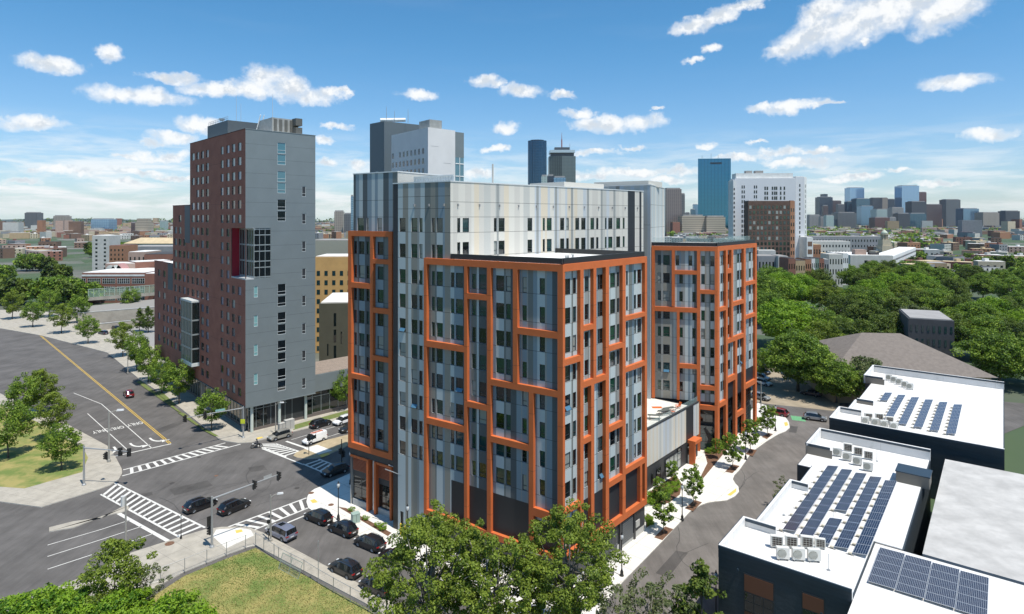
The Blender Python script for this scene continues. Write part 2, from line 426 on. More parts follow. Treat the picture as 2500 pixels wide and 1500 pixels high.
# --- right face
holesR = []; colsR = []
for px in [(1378.9,1392.7),(1399,1406.6),(1427,1437),(1459,1463.5),(1463.5,1475.5),(1490,1502),(1506.5,1512),(1528.5,1533),(1547.7,1553),(1556,1565.7)]:
    x0, x1 = px
    k = {1459:.5}.get(x0, 1)
    rows = FLOORS
    colsR.append(column(FR, x0, x1, rows, -D_, holesR, opens=.09, r=r1))
ubR, clR = stripes(0, RW, [0,0,1,11,0,4,1,0], r1, .4, 1.0)
VB = [FR.v(1430,1322), FR.v(1580,1215)]
def colR(u, v):
    b = stripe_color(ubR, clR, joints)(u, v)
    lim = 9.7 if u > 4.6 else 8.5
    if v < lim: return 6
    if b != 5:
        for k, (a, c) in enumerate(colsR):
            if a-.03 <= u <= c+.03: return [0,0,11,11,11,0,11,0,0,0][k]
    return b
wall(FR, mbw, 0, RW, 4.6, 39.0, -D_, holesR, colR, ubR+[4.6], jb(joints)+[8.5,9.7], reveal=12)
# corner closer so that the two walls meet behind the frame
# --- centre block right face (pale)
holesK = []; colsK = []; jKx = []
for px in [(1116.3,1123.6),(1129.5,1145),(1205.8,1212.8),(1217.6,1232),(1288,1299.5),(1325,1330.5),(1335,1347),(1367.6,1377.5),(1382.5,1388.7),(1404.5,1414),(1419,1429.6),(1441.5,1450.5),(1455.5,1461),(1477,1481),(1485,1495),(1504.5,1514),(1520.5,1525)]:
    colsK.append(column(FCR, *px, [44.9,41.6], 0, holesK, h=1.95, vis=.9))
CW = 46.2
ubK, clK = stripes(0, CW, [7,7,13,9,7,8,13,7,9,7,10,13], r1, .45, 1.6)
for k in range(3, 17, 2): ubKx = (colsK[k-1][1]+colsK[k][0])/2; jKx.extend((ubKx-.28, ubKx+.28))
jK = [47.1, 42.9, 39.6, 45.05]
kd = [sorted((FCR.u(1533),FCR.u(1550))), sorted((FCR.u(1561),FCR.u(1566)))]
ubK = sorted(ubK)
def colK(u, v):
    b = stripe_color(ubK, clK, jK)(u, v)
    if b == 5: return 5
    for a, c in kd:
        if a < u < c: return 6
    if 42.9 < v < 44.95 or v > 45: 
        pass
    for k, (a, c) in enumerate(colsK):
        if a-.03 <= u <= c+.03 and v < 44.9: return 7
        if k % 2 == 1 and k > 2 and (colsK[k-1][1]+a)/2-.28 <= u <= (colsK[k-1][1]+a)/2+.28: return 11
    return b
wall(FCR, mbw, 0, CW, 0, 49.8, 0, holesK, colK, ubK+jKx+[x for k_ in kd for x in k_], jb(jK), reveal=12)
# --- D: the left wing with its own orange frame
Dp = (-17.7, 91.1); FD = Fac(Dp, Ld); DW = 9.5
holesD = []; colsD = []
topsD = [41.3, 37.6] + FLOORS[1:]
for px in [(865,871.5),(877,890),(895,902),(922,936)]:
    colsD.append(column(FD, *px, topsD, -D_, holesD))
jD = [t-WH-.02 for t in topsD]
ubD, clD = stripes(0, DW, [2,4,2,1,4,2], r1, .6, 1.1)
def colD(u, v):
    b = stripe_color(ubD, clD, jD)(u, v)
    if b != 5:
        for k, (a, c) in enumerate(colsD):
            if a-.03 <= u <= c+.03: return [1,4,2,4][k]
    return b
wall(FD, mbw, 0.02, DW, 9.9, 42.6, -D_, holesD, colD, ubD, jb(jD), reveal=2)
uD1 = FD.u(863, -1.2)
holesU = []
for px in [(872.5,888),(895,900.5),(921,933)]: column(FD, *px, [44.9], -1.2, holesU, h=2.2)
ubU, clU = stripes(0, uD1, [0,4,2,1,4,0,2], r1, .5, 1.2)
wall(FD, mbw, 0, uD1, 42.5, 51.75, -1.2, holesU, stripe_color(ubU, clU, [45.05,47.6]), ubU, jb([45.05,47.6]), reveal=12)
# --- E: rear block beyond the pale face
Ep = Vector((27.1, 121.0, 0)); FEL = Fac((Ep.x,Ep.y), (-.828,.5607)); FER = Fac((Ep.x,Ep.y), (.4,.916), outward=(1,0))
ubE, clE = stripes(0, 16, [9,9,7,10,3,9], r1, .5, 1.5)
wall(FEL, mbw, 0, 16, 0, 51.3, 0, [], stripe_color(ubE, clE, [43.5]), ubE, jb([43.5]))
ubE2, clE2 = stripes(0, 16, [9,7,9,0], r1, .8, 1.8)
wall(FER, mbw, 0, 16, 0, 51.3, 0, [], stripe_color(ubE2, clE2, [47.5,43.0]), ubE2, jb([43.0,47.5]))
mbw.build('wall_panels', PAN, main)

# solid cores, base walls, roofs
def P2(F, u, w): q = F.p(u, 0, w); return (q[0], q[1])
core = MB()
backdir = Vector((-FR.N.x, -FR.N.y))           # into the block from the right face
frontpoly = [P2(FL,.5,-.75), P2(FR,RW-.02,-.75), P2(FR,RW-.02,-20.5), P2(FL,17.6,-20)]
core.prism([P2(FL,.75,-.8), P2(FR,RW,-.8), P2(FR,RW,-19.5), P2(FL,17.5,-12.5), P2(FL,17.5,-.8)], 0, 38.9)
cpoly = [P2(FCR,.8,-.3), P2(FCR,CW,-.3), P2(FCR,CW,-12), P2(FL,uc1,-16), P2(FL,uc1,-.8), P2(FL,18.3,-.8)]
core.prism(cpoly, 0, 49.3)
core.prism([P2(FD,.05,-.75), P2(FD,DW-.02,-.75), P2(FD,DW-.02,-14), P2(FD,.05,-14)], 9.0, 42.4)
core.prism([P2(FD,.05,-1.45), P2(FD,uD1,-1.45), P2(FD,uD1,-14), P2(FD,.05,-14)], 42.4, 51.4)
core.prism([P2(FEL,.2,-.3), P2(FER,15.9,-.3), P2(FER,15.9,-14), P2(FEL,15.9,-14), P2(FEL,15.9,-.3)], 0, 51.0)
core.build('building_core', CONC, main)
side = MB()   # visible return walls
Fs = Fac(P2(FD,0,-1.2), (-FD.N.x, -FD.N.y), outward=(1,0)); wall(Fs, side, 0, 12.6, 0, 51.75, 0, [], 0)
Fs2 = Fac(P2(FD,uD1,-1.2), (-FD.N.x, -FD.N.y), outward=(-1,0)); wall(Fs2, side, 0, 12.6, 42.5, 51.75, 0, [], 0)
Fs3 = Fac(P2(FD,DW,-D_), (-FD.N.x, -FD.N.y), outward=(-1,0)); wall(Fs3, side, 0, 13.3, 0, 42.6, 0, [], 0)
side.build('side_wall', PAN[9], main)
rf = MB(); rf.prism([P2(FL,.8,-.9), P2(FR,RW-.2,-.9), P2(FR,RW-.2,-19.3), P2(FL,17.4,-12.3), P2(FL,17.4,-.9)], 38.9, 39.35); rf.build('roof', WHR, main)
rf = MB(); rf.prism([P2(FCR,.8,-.4), P2(FCR,CW-.1,-.4), P2(FCR,CW-.1,-11.8), P2(FL,uc1-.3,-15.8), P2(FL,uc1-.3,-.9), P2(FL,18.4,-.9)], 49.3, 49.5); rf.build('roof', WHR, main)
rf = MB(); rf.prism([P2(FD,.3,-1.6), P2(FD,uD1-.2,-1.6), P2(FD,uD1-.2,-13.8), P2(FD,.3,-13.8)], 51.4, 51.5); rf.build('roof', WHR, main)
rf = MB(); rf.prism([P2(FEL,.4,-.4), P2(FER,15.7,-.4), P2(FER,15.7,-13.8), P2(FEL,15.7,-13.8)], 51.0, 51.2); rf.build('roof', WHR, main)
cop = MB()   # pale metal copings
FL.box(cop, 17.5, uc1+.05, 49.8, 49.95, -D_-.5, -D_+.06); FCR.box(cop, -.1, CW, 49.8, 49.95, -.5, .08)
FD.box(cop, -.05, uD1+.05, 51.75, 51.9, -1.7, -1.12); Fs.box(cop, 0, 12.6, 51.75, 51.9, -.5, .08)
FEL.box(cop, 0, 16, 51.3, 51.45, -.5, .08); FER.box(cop, 0, 16, 51.3, 51.45, -.5, .08)
cop.build('coping', mat('coping_metal', (.66,.67,.66), .4, .3), main)
par = MB()   # black parapet of the front block
FL.box(par, .35, 17.5, 39.42, 40.1, -.75, -.4); FR.box(par, .75, RW, 39.42, 40.1, -.75, -.4)
Fp = Fac(P2(FR,RW-.4,-.75), (-FR.N.x, -FR.N.y), outward=(0,0)); Fp.box(par, 0, 18.3, 39.42, 40.1, -.3, 0)
q0 = Vector((*P2(FR,RW-.7,-19.0),0)); q1 = Vector((*P2(FL,17.45,-12.0),0)); Fb = Fac((q0.x,q0.y), tuple((q1-q0)[:2])); Fb.box(par, 0, (q1-q0).length, 39.42, 40.2, -.35, 0)
par.build('parapet', BLK, main)
scr = MB()   # rooftop screen between the tall pale walls
s0 = Vector((*P2(FL,uc1-.3,-4.5),0)); s1 = Vector((*P2(FCR,3,-3),0)); FS = Fac((s0.x,s0.y), tuple((s1-s0)[:2])); sl_ = (s1-s0).length
n_ = 15
for i in range(n_+1): FS.box(scr, sl_*i/n_-.05, sl_*i/n_+.05, 49.5, 50.9, -.1, 0)
FS.box(scr, 0, sl_, 50.85, 51.05, -.14, .04); FS.box(scr, 0, sl_, 49.6, 49.7, -.12, .02); FS.rect(scr, 0, sl_, 49.6, 50.9, -.06)
scr.build('roof_screen', mat('screen_metal', (.6,.63,.63), .45, .3), main)
pv = MB(); c0 = Vector(FCR.p(FCR.u(1237), 0, -3)); pv.tube([(c0.x,c0.y,49.4),(c0.x,c0.y,53)], .13, 8); pv.build('vent_pipe', CONC, main)
pe = MB()   # penthouse on the far roof
pe.prism([P2(FEL,1,-1.5), P2(FEL,13,-1.5), P2(FEL,13,-9), P2(FEL,1,-9)], 51.2, 52.3, 0); pe.build('penthouse', PAN[7], main)
ph2 = MB(); ph2.prism([P2(FCR,27,-3), P2(FCR,38,-3), P2(FCR,38,-11), P2(FCR,27,-11)], 49.4, 51.0); ph2.build('penthouse', PAN[7], main)
# roof hatches and small vents on the white front roof
for (a, w) in ((9,-6),(9.7,-6.2),(12,-7)):
    v_ = MB(); q = FR.p(a, 0, w); v_.lathe([(.16,0),(.16,.35),(.24,.36),(.2,.5),(.01,.52)], (q[0],q[1],39.35), 8); v_.build('roof_vent', CONC, main)
for k in range(12):
    ft = MB(); u = 1.2+k*3.9; FCR.box(ft, u, u+.18, 46.5, 46.85, 0, .18); ft.build('wall_light', mat('fixture_grey', (.3,.3,.3), .4), main)
for u in (18.6, 21.3, 24.0): ft = MB(); FL.box(ft, u, u+.18, 46.5, 46.85, -D_, -D_+.18); ft.build('wall_light', mat('fixture_grey', (.3,.3,.3), .4), main)

# --- orange frames
def frame(F, name, vert, horiz, d0=-D_-.05, d1=0.0):
    """vert: (u0,u1,v0,v1); horiz: same. beams sit between posts, posts 3 mm prouder; joints as thin grooves"""
    mb = MB()
    for (a,b,c,d) in vert:
        a,b = sorted((a,b)); F.box(mb, a, b, c, d, d0, d1+.004)
    for (a,b,c,d) in horiz:
        a,b = sorted((a,b)); c,d = sorted((c,d)); F.box(mb, a, b, c, d, d0, d1)
    for (a,b,c,d) in vert:
        a,b = sorted((a,b)); v = c+2.2
        while v < d-1: F.box(mb, a-.002, b+.002, v, v+.035, d0, d1+.006, 1); v += 7.0
    o = mb.build(name, [ORG, mat('orange_joint', (.12,.035,.015), .6)], main); return o
TB = .85
vL = lambda x, y: FL.v(x, y)
U = FL.u
BB = 4.0  # bottom of the frame
m0 = (U(1034.7),U(1041.5)); m1 = (U(1133),U(1140.2)); m2 = (U(1188.7),U(1198)); m3 = (U(1252),U(1263)); m3b = (U(1291),U(1302)); m4 = (0,U(1361))
b1a = (vL(1044,847),vL(1044,832)); b1b = (vL(1044,1035),vL(1044,1020))
b2a = (vL(1142,730),vL(1142,716)); b2b = (vL(1142,994),vL(1142,980))
b3a = (vL(1199.6,941),vL(1199.6,926)); b3b = (vL(1201,1080),vL(1201,1065))
b4a = (vL(1264.7,816),vL(1264.7,800)); b4c = (vL(1303,1260),vL(1303,1240))
frame(FL, 'orange_frame',
    [(m0[0],m0[1],BB,39.4),(m1[0],m1[1],BB+.8,39.4-TB),(m2[0],m2[1],BB+.8,39.4-TB),(m3[0],m3[1],b3a[1],39.4-TB),(m3b[0],m3b[1],BB+.8,b3a[0]),(m4[0],m4[1],BB,39.4)],
    [(m0[1],m4[1],39.4-TB,39.4),(m0[1],m4[1],BB,BB+.8),
     (m0[1],m1[0],*b1a),(m0[1],m1[0],*b1b),(m1[1],m2[0],*b2a),(m1[1],m2[0],*b2b),(m2[1],m4[1],*b3a),(m2[1],m3b[0],*b3b),(m3[1],m4[1],*b4a),(m3b[1],m4[1],*b4c)])
U = FR.u; vR = FR.v
r0=(0.004,U(1378)); r1_=(U(1417),U(1425)); r2t=(U(1449),U(1456)); r2b=(U(1443.5),U(1451)); r3=(U(1479),U(1487)); r4=(U(1520),U(1527.5)); r5=(U(1574.5),RW); r6=(U(1563),U(1568))
h1a=(vR(1380,894),vR(1380,878.5)); h1b=(vR(1382,1258),vR(1382,1245)); h2a=(vR(1427,809),vR(1427,796)); h2b=(vR(1427,947),vR(1427,932)); h2c=(vR(1427,1085),vR(1427,1071))
h4a=(vR(1487,859),vR(1487,846)); h4b=(vR(1487,1057),vR(1487,1043)); h4c=(vR(1487,1192),vR(1487,1178)); h5a=(vR(1527.5,784),vR(1527.5,773)); h5b=(vR(1527.5,910),vR(1527.5,898)); h5c=(vR(1528,1159),vR(1528,1145))
frame(FR, 'orange_frame',
    [(r0[0],r0[1],BB,39.4),(r1_[0],r1_[1],BB+.9,39.4-TB),(r2t[0],r2t[1],h2b[1],39.4-TB),(r2b[0],r2b[1],BB+.9,h2b[0]),(r3[0],r3[1],BB+.9,39.4-TB),(r4[0],r4[1],BB+.9,39.4-TB),(r5[0],r5[1],BB,39.4),(r6[0],r6[1],BB+.9,h5c[0])],
    [(r0[1],r5[0],39.4-TB,39.4),(r0[1],r5[0],BB,BB+.9),(r0[1],r1_[0],*h1a),(r0[1],r1_[0],*h1b),(r1_[1],r2t[0],*h2a),(r1_[1],r3[0],*h2b),(r1_[1],r2b[0],*h2c),
     (r3[1],r4[0],*h4a),(r3[1],r4[0],*h4b),(r3[1],r4[0],*h4c),(r4[1],r5[0],*h5a),(r4[1],r5[0],*h5b),(r4[1],r5[0],*h5c)])
U = FD.u; vD = FD.v
d0=(U(848.5),U(853.5)); d1=(U(903.5),U(910.5)); d2=(U(949),0.0)
frame(FD, 'orange_frame',
    [(DW-.75,DW,9.2,42.9),(d1[0],d1[1],10.1,42.1),(0,.72,9.2,42.9)],
    [(DW-.75,.72,42.1,42.9),(DW-.75,.72,9.2,10.1),(DW-.75,d1[0],vD(857,702),vD(857,689)),(DW-.75,d1[0],vD(857,923),vD(857,911)),
     (d1[1],.72,vD(913,644),vD(913,632.5)),(d1[1],.72,vD(913,764),vD(913,751)),(d1[1],.72,vD(913,880),vD(913,868))])
# --- D base: dark band, louvres, shopfronts, columns
db = MB(); FD.box(db, .02, DW-.02, 8.1, 9.2, -2.6, -.35); FD.box(db, .02, DW-.02, 0.2, 8.1, -2.9, -2.0); db.build('base_wall', DKG, main)
for (a, b) in ((5.6, DW-.4),(.7, 3.5)):
    lv = MB(); FD.box(lv, a, b, 5.6, 7.7, -1.2, -.75)
    k = 5.65
    while k < 7.6: FD.box(lv, a+.02, b-.02, k, k+.1, -.76, -.62); k += .2
    lv.build('louvre', mat('orange_louvre', (.36,.10,.045), .5), main)
    pl = MB(); FD.box(pl, a, b, 0.1, 1.1, -1.3, -.6); pl.build('plinth', CONC, main)
    tr = MB(); FD.box(tr, a, b, 4.7, 5.6, -1.2, -.7); tr.build('dark_transom', DKG, main)
    W.add(FD, a, b, 1.1, 4.7, -.6, 'grid', .3, 0, vis=3, name='shop_window')
of = MB()
for a in (.25, 3.55, 5.2): FD.box(of, a, a+.38, 0, 8.08, -1.1, -.15)
FD.box(of, .63, 3.55, 7.72, 8.08, -1.0, -.25); FD.box(of, 5.58, DW-.2, 7.72, 8.08, -1.0, -.25)
of.build('orange_column', ORG, main)
gc = MB(); FD.box(gc, 4.4, 4.65, 0, 8.08, -1.4, -.6); gc.build('steel_column', mat('light_steel', (.5,.52,.53), .35, .5), main); gc = MB(); FD.box(gc, -.3, .0, 0, 9.2, -.9, -.4); gc.build('steel_column', mat('light_steel', (.5,.52,.53), .35, .5), main)
# --- front block base, right face
bs = MB(); FR.box(bs, .6, RW-.05, 1.0, 4.0, -1.6, -.35); FL.box(bs, .6, uc0, 1.0, 4.0, -1.6, -.35); FR.box(bs, .6, RW-.05, 4.0, 4.65, -1.6, -D_-.06); FL.box(bs, .6, uc0, 4.0, 4.65, -1.6, -D_-.06)
for px in (1477, 1518, 1553): u = FR.u(px); FR.box(bs, u-.2, u+.2, .0, 4.0, -.349, -.15)
bs.build('base_wall', DKG, main)
pl = MB(); FR.box(pl, .6, RW, 0, 1.0, -1.6, -.32); FL.box(pl, .6, uc0, 0, 1.0, -1.6, -.32); pl.build('plinth', CONC, main)
GD = mat('grey_door', (.10,.11,.115), .5)
for (a, b) in ((1450,1462),(1463,1475),(1482,1496),(1497.5,1511)):
    u0, u1 = FR.u(a), FR.u(b); dm = MB(); FR.box(dm, u0, u1, 0.02, 2.7, -.33, -.26); 
    for (x0,x1,y0,y1) in ((u0+.12,(u0+u1)/2-.04,.3,1.2),((u0+u1)/2+.04,u1-.12,.3,1.2),(u0+.12,(u0+u1)/2-.04,1.4,2.5),((u0+u1)/2+.04,u1-.12,1.4,2.5)): FR.box(dm, x0, x1, y0, y1, -.26, -.24, 1)
    o = dm.build('door', [GD, DKG], main); hd = MB(); FR.box(hd, u1-.14, u1-.08, 1.1, 1.35, -.26, -.18); hd.build('handle', CONC, o)
ru = MB(); u0, u1 = FR.u(1524.5), FR.u(1550); FR.box(ru, u0, u1, .6, 3.6, -.33, -.28)
k = .7
while k < 3.5: FR.box(ru, u0+.04, u1-.04, k, k+.03, -.281, -.262, 1); k += .3
ru.build('roller_shutter', [GD, DKG], main)
sg = MB(); u0, u1 = FR.u(1553.5), FR.u(1562.5); FR.box(sg, u0, u1, 1.7, 2.6, -.14, -.02); sg.build('sign_panel', PAN[9], main)

# --- F: the right wing
FFL = Fac((39.1,117.6), (-.95,.312)); FFR = Fac((39.1,117.6), (.6495,.7603)); FLW = 12.4; FRW = 21.4
mbf = MB(); hF = []; cF = []
for px in [(1605.6,1614),(1619,1635),(1712,1720.6),(1734.6,1744)]: cF.append(column(FFL, *px, FLOORS[:8], -D_, hF, vis=.9))
cF.append(column(FFL, 1649.5, 1658, [FLOORS[0]], -D_, hF)); cF.append(column(FFL, 1681, 1690, [FLOORS[0]], -D_, hF))
cF.append(column(FFL, 1658.5, 1667, FLOORS[1:8], -D_, hF)); cF.append(column(FFL, 1690.5, 1698.5, FLOORS[1:8], -D_, hF))
ubF, clF = stripes(0, FLW, [0,3,1,0,11,3,4], r1, .4, .9)
def colF(u, v):
    b = stripe_color(ubF, clF, joints)(u, v)
    if b != 5:
        for k, (a, c) in enumerate(cF[:4]):
            if a-.03 <= u <= c+.03: return [1,3,0,0][k]
    return b
wall(FFL, mbf, 0, FLW+1, 9.6, 39.0, -D_, hF, colF, ubF, jb(joints), reveal=12)
hF2 = []; cF2 = []
for a, b in [(1352,1365),(1368,1379),(1410,1429),(1482,1500),(1506,1518),(1553,1557),(1575,1591),(1603,1613)]:
    t = FLOORS[:8] if a < 1400 else FLOORS[:7]
    cF2.append(column(FFR, 1340+a/3.226+(418 if False else 0)+0, 1340+b/3.226, t, -D_, hF2) if False else column(FFR, a/3.226+1340, b/3.226+1340, t, -D_, hF2))
ubG, clG = stripes(0, FRW, [0,11,1,0,4,0], r1, .4, 1.0)
def colG(u, v):
    b = stripe_color(ubG, clG, joints)(u, v)
    if v < 13.0 and u > 5: return 6
    if b != 5:
        for k, (a, c) in enumerate(cF2):
            if a-.03 <= u <= c+.03: return [0,11,11,0,0,11,0,0][k]
    return b
wall(FFR, mbf, 0, FRW, 8.9, 39.0, -D_, hF2, colG, ubG+[5], jb(joints)+[13.0], reveal=12)
mbf.build('wall_panels', PAN, main)
U = FFL.u; vF = FFL.v
a0=(U(1591),U(1598.5)); a1=(U(1640),U(1647.5)); a1b=(U(1652.5),U(1659)); a2=(U(1701.5),U(1709.5)); a3=(0,U(1745))
frame(FFL, 'orange_frame',
    [(a0[0],a0[1],9.6,39.4),(a1[0],a1[1],vF(1600,747),39.4-TB),(a1b[0],a1b[1],9.6,vF(1600,759.6)),(a2[0],a2[1],9.6,39.4-TB),(a3[0],a3[1],0,39.4)],
    [(a0[1],a3[1],39.4-TB,39.4),(a0[1],a2[0],vF(1600,759.6),vF(1600,748.5)),(a1[1],a2[0],vF(1648,669.7),vF(1648,660)),(a2[1],a3[1],vF(1710,717.7),vF(1710,708)),
     (a1b[1],a2[0],vF(1660,899),vF(1660,888)),(a2[1],a3[1],vF(1710,951.6),vF(1710,941)),(a2[1],a3[1],vF(1710,1000),vF(1710,989))])
c2_ = MB(); FFL.box(c2_, a2[1]-.0, a2[0], 0, 9.6, -D_, .004) 
c2_.build('orange_column', ORG, main)
U = FFR.u; vG = FFR.v
def hh(x, y0, y1): return (vG(x, y1), vG(x, y0))
e0=(0.004,U(1757)); e1=(U(1772.3),U(1777)); e2=(U(1785.8),U(1790.5)); e3=(U(1815.8),U(1820.8)); e4=(U(1844),FRW); e2b=(U(1795.5),U(1800))
X0 = 1340
H1=hh(1760,751,761); H2=hh(1778,657,668); H3=hh(1791,738,748); H4=hh(1791,823,834); H5=hh(1822,689,698); H6=hh(1822,771,780); H7=hh(1758,984,996); H8=hh(1778,922,936); H9=hh(1822,938,950); H10=hh(1803,1006,1018)
frame(FFR, 'orange_frame',
    [(e0[0],e0[1],0,39.4),(e1[0],e1[1],0,39.4-TB),(e2[0],e2[1],H4[1],39.4-TB),(e2b[0],e2b[1],0,H4[0]),(e3[0],e3[1],0,39.4-TB),(e4[0],e4[1],0,39.4)],
    [(e0[1],e4[0],39.4-TB,39.4),(e0[1],e1[0],*H1),(e1[1],e2[0],*H2),(e2[1],e3[0],*H3),(e1[1],e3[0],*H4),(e3[1],e4[0],*H5),(e3[1],e4[0],*H6),(e0[1],e1[0],*H7),(e1[1],e2b[0],*H8),(e3[1],e4[0],*H9),(e2b[1],e3[0],*H10)])
fb = MB()
fb.prism([P2(FFL,.75,-.8), P2(FFR,FRW,-.8), P2(FFR,FRW,-16), P2(FFL,FLW,-16), P2(FFL,FLW,-.8)], 8.8, 38.9)
fb.prism([P2(FFL,1.2,-1.3), P2(FFR,FRW-.5,-1.3), P2(FFR,FRW-.5,-16), P2(FFL,FLW,-16), P2(FFL,FLW,-1.3)], 0, 8.9)
fb.build('building_core', DKG, main)
for (a, b, n) in ((.9, 3.4, 0),):
    W.add(FFL, a, b, .3, 4.9, -.7, 'grid', .2, 3, vis=3, name='shop_window'); W.add(FFL, a, b, 5.6, 8.6, -.7, 'grid', .2, 5, vis=3, name='shop_window')
xs = [e0[1], e1[0], e1[1], e2b[0], e2b[1], e3[0], e3[1], e4[0]]
for i in range(0, 8, 2):
    a, b = xs[i]+.05, xs[i+1]-.05
    W.add(FFR, a, b, .4, 4.6, -.8, 'grid', .2, 3, vis=3, name='shop_window'); W.add(FFR, a, b, 5.6, 8.3, -.8, 'grid', .2, 0, vis=3, name='shop_window')
    if i: W.add(FFR, a, b, 9.6, 11.6, -D_+.02, 'grid', .1, 0, vis=3, name='shop_window')
rr = MB(); rr.prism([P2(FFL,.9,-.9), P2(FFR,FRW-.2,-.9), P2(FFR,FRW-.2,-15.8), P2(FFL,FLW,-15.8), P2(FFL,FLW,-.9)], 38.9, 39.3); rr.build('roof', mat('paver_roof', (.45,.44,.42), .8), main)
pr = MB(); FFL.box(pr, .35, FLW, 39.42, 40.1, -.75, -.4); FFR.box(pr, .75, FRW, 39.42, 40.1, -.75, -.4)
Fq = Fac(P2(FFR,FRW-.35,-.75), (-FFR.N.x, -FFR.N.y), outward=(0,0)); Fq.box(pr, 0, 15, 39.42, 40.1, -.3, 0); pr.build('parapet', BLK, main)
grn = mat('railing_glass', (.45,.62,.58), .05, 0, .8); 
gg = MB()
for F_, L_ in ((FFL,FLW),(FFR,FRW)):
    F_.box(gg, 1.3, L_-.3, 39.4, 41.0, -1.4, -1.37)
Fq.box(gg, 1.2, 15, 39.4, 41.0, -1.2, -1.17)
GR = mat('railing_clear', (.55,.75,.70), .05, trans=.0)
def alpha_mat(name, col, a, rough=.1):
    m = mat(name, col, rough); m.node_tree.nodes['Principled BSDF'].inputs['Alpha'].default_value = a; return m
CLG = alpha_mat('clear_glass', (.45,.6,.57), .16, .04)
gg.build('glass_railing', CLG, main)
# --- G: low connector with terrace
GO = (22.4-12*.648, 101.4-12*.762); FG = Fac(GO, (.648,.762)); GL = 12+19.8
gm_ = MB(); ubH, clH = stripes(0, GL, [7,7,8,9,10,7,9,8,7], r1, .35, .95)
gu = FG.u
dk = sorted((gu(1675),gu(1693)))
def colH(u, v):
    if dk[0] < u < dk[1]: return 6
    return stripe_color(ubH, clH, [])(u, v)
wall(FG, gm_, 0, GL, 4.2, 10.2, 0, [], colH, ubH+dk, [])
gm_.build('wall_panels', PAN, main)
gb = MB(); gb.prism([P2(FG,0,-.15), P2(FG,GL-.3,-.15), P2(FG,GL,-18), P2(FG,0,-12)], 0, 9.3); gb.build('building_core', DKG, main)
gt = MB(); gt.prism([P2(FG,0,-.4), P2(FG,GL-1,-.4), P2(FG,GL-1,-17), P2(FG,0,-11)], 9.3, 9.42); gt.build('terrace_deck', mat('pale_pavers', (.62,.60,.55), .85, var=.08, vscale=1), main)
gp = MB(); FG.box(gp, 0, GL-.2, 10.2, 10.42, -.4, .06); gp.build('parapet', DKG, main)
gr = MB(); FG.box(gr, 0, GL-.2, 10.45, 11.3, -.25, -.22); gr.build('glass_railing', CLG, main)
for (a, b, c, d) in ((1591,1594.5,1.0,2.6),(1603.5,1613,.9,2.9),(1625,1645,.5,3.4),(1645.5,1662,.5,3.4),(1655,1664,3.0,3.9)):
    u0, u1 = sorted((gu(a), gu(b))); W.add(FG, u0, u1, c, d, .12, 'grid', .14, 4 if b-a > 12 else 0, vis=2)
cn = MB(); u0 = dk[0]; u1 = dk[1]; FG.box(cn, u0+.6, u1+.3, 3.9, 4.45, 0, 1.5); FG.box(cn, u0+.6, u0+.85, 0, 3.9, .3, 1.4); FG.box(cn, u1-.0, u1+.3, 0, 3.9, 0, .35)
cn.build('entrance_canopy', ORG, main)
ed = MB(); FG.box(ed, u0+.5, u1-.3, 0.05, 3.3, .0, .1); o = ed.build('door', GLS[0], main)
W.build(main, [CHF], GLS)
# ------------------------------------------------------------------ ground, roads, pavements
def ground_mat():
    m = bpy.data.materials.new('ground_far'); m.use_nodes = True; nt = m.node_tree; N = nt.nodes; L = nt.links; b = N['Principled BSDF']; b.inputs['Roughness'].default_value = .9
    tc = N.new('ShaderNodeTexCoord')
    v = N.new('ShaderNodeTexVoronoi'); v.inputs['Scale'].default_value = .03; L.new(tc.outputs['Object'], v.inputs['Vector'])
    n = N.new('ShaderNodeTexNoise'); n.inputs['Scale'].default_value = .006; n.inputs['Detail'].default_value = 6; L.new(tc.outputs['Object'], n.inputs['Vector'])
    r = N.new('ShaderNodeValToRGB'); L.new(v.outputs['Color'], r.inputs['Fac']); e = r.color_ramp.elements
    e[0].color = (.10,.10,.095,1); e[1].color = (.20,.19,.17,1); x = e.new(.4); x.color = (.05,.09,.03,1); x = e.new(.65); x.color = (.13,.12,.11,1)
    r2 = N.new('ShaderNodeMapRange'); r2.inputs['From Min'].default_value = .42; r2.inputs['From Max'].default_value = .58; L.new(n.outputs['Fac'], r2.inputs['Value'])
    mx = N.new('ShaderNodeMix'); mx.data_type = 'RGBA'; L.new(r2.outputs[0], mx.inputs['Factor']); L.new(r.outputs['Color'], mx.inputs['A']); mx.inputs['B'].default_value = (.04,.075,.025,1)
    L.new(mx.outputs['Result'], b.inputs['Base Color']); return m
g = MB(); g.quad((-9000,-400,-.05),(9000,-400,-.05),(9000,7000,-.05),(-9000,7000,-.05)); tag(g.build('ground', ground_mat()), kind='structure')
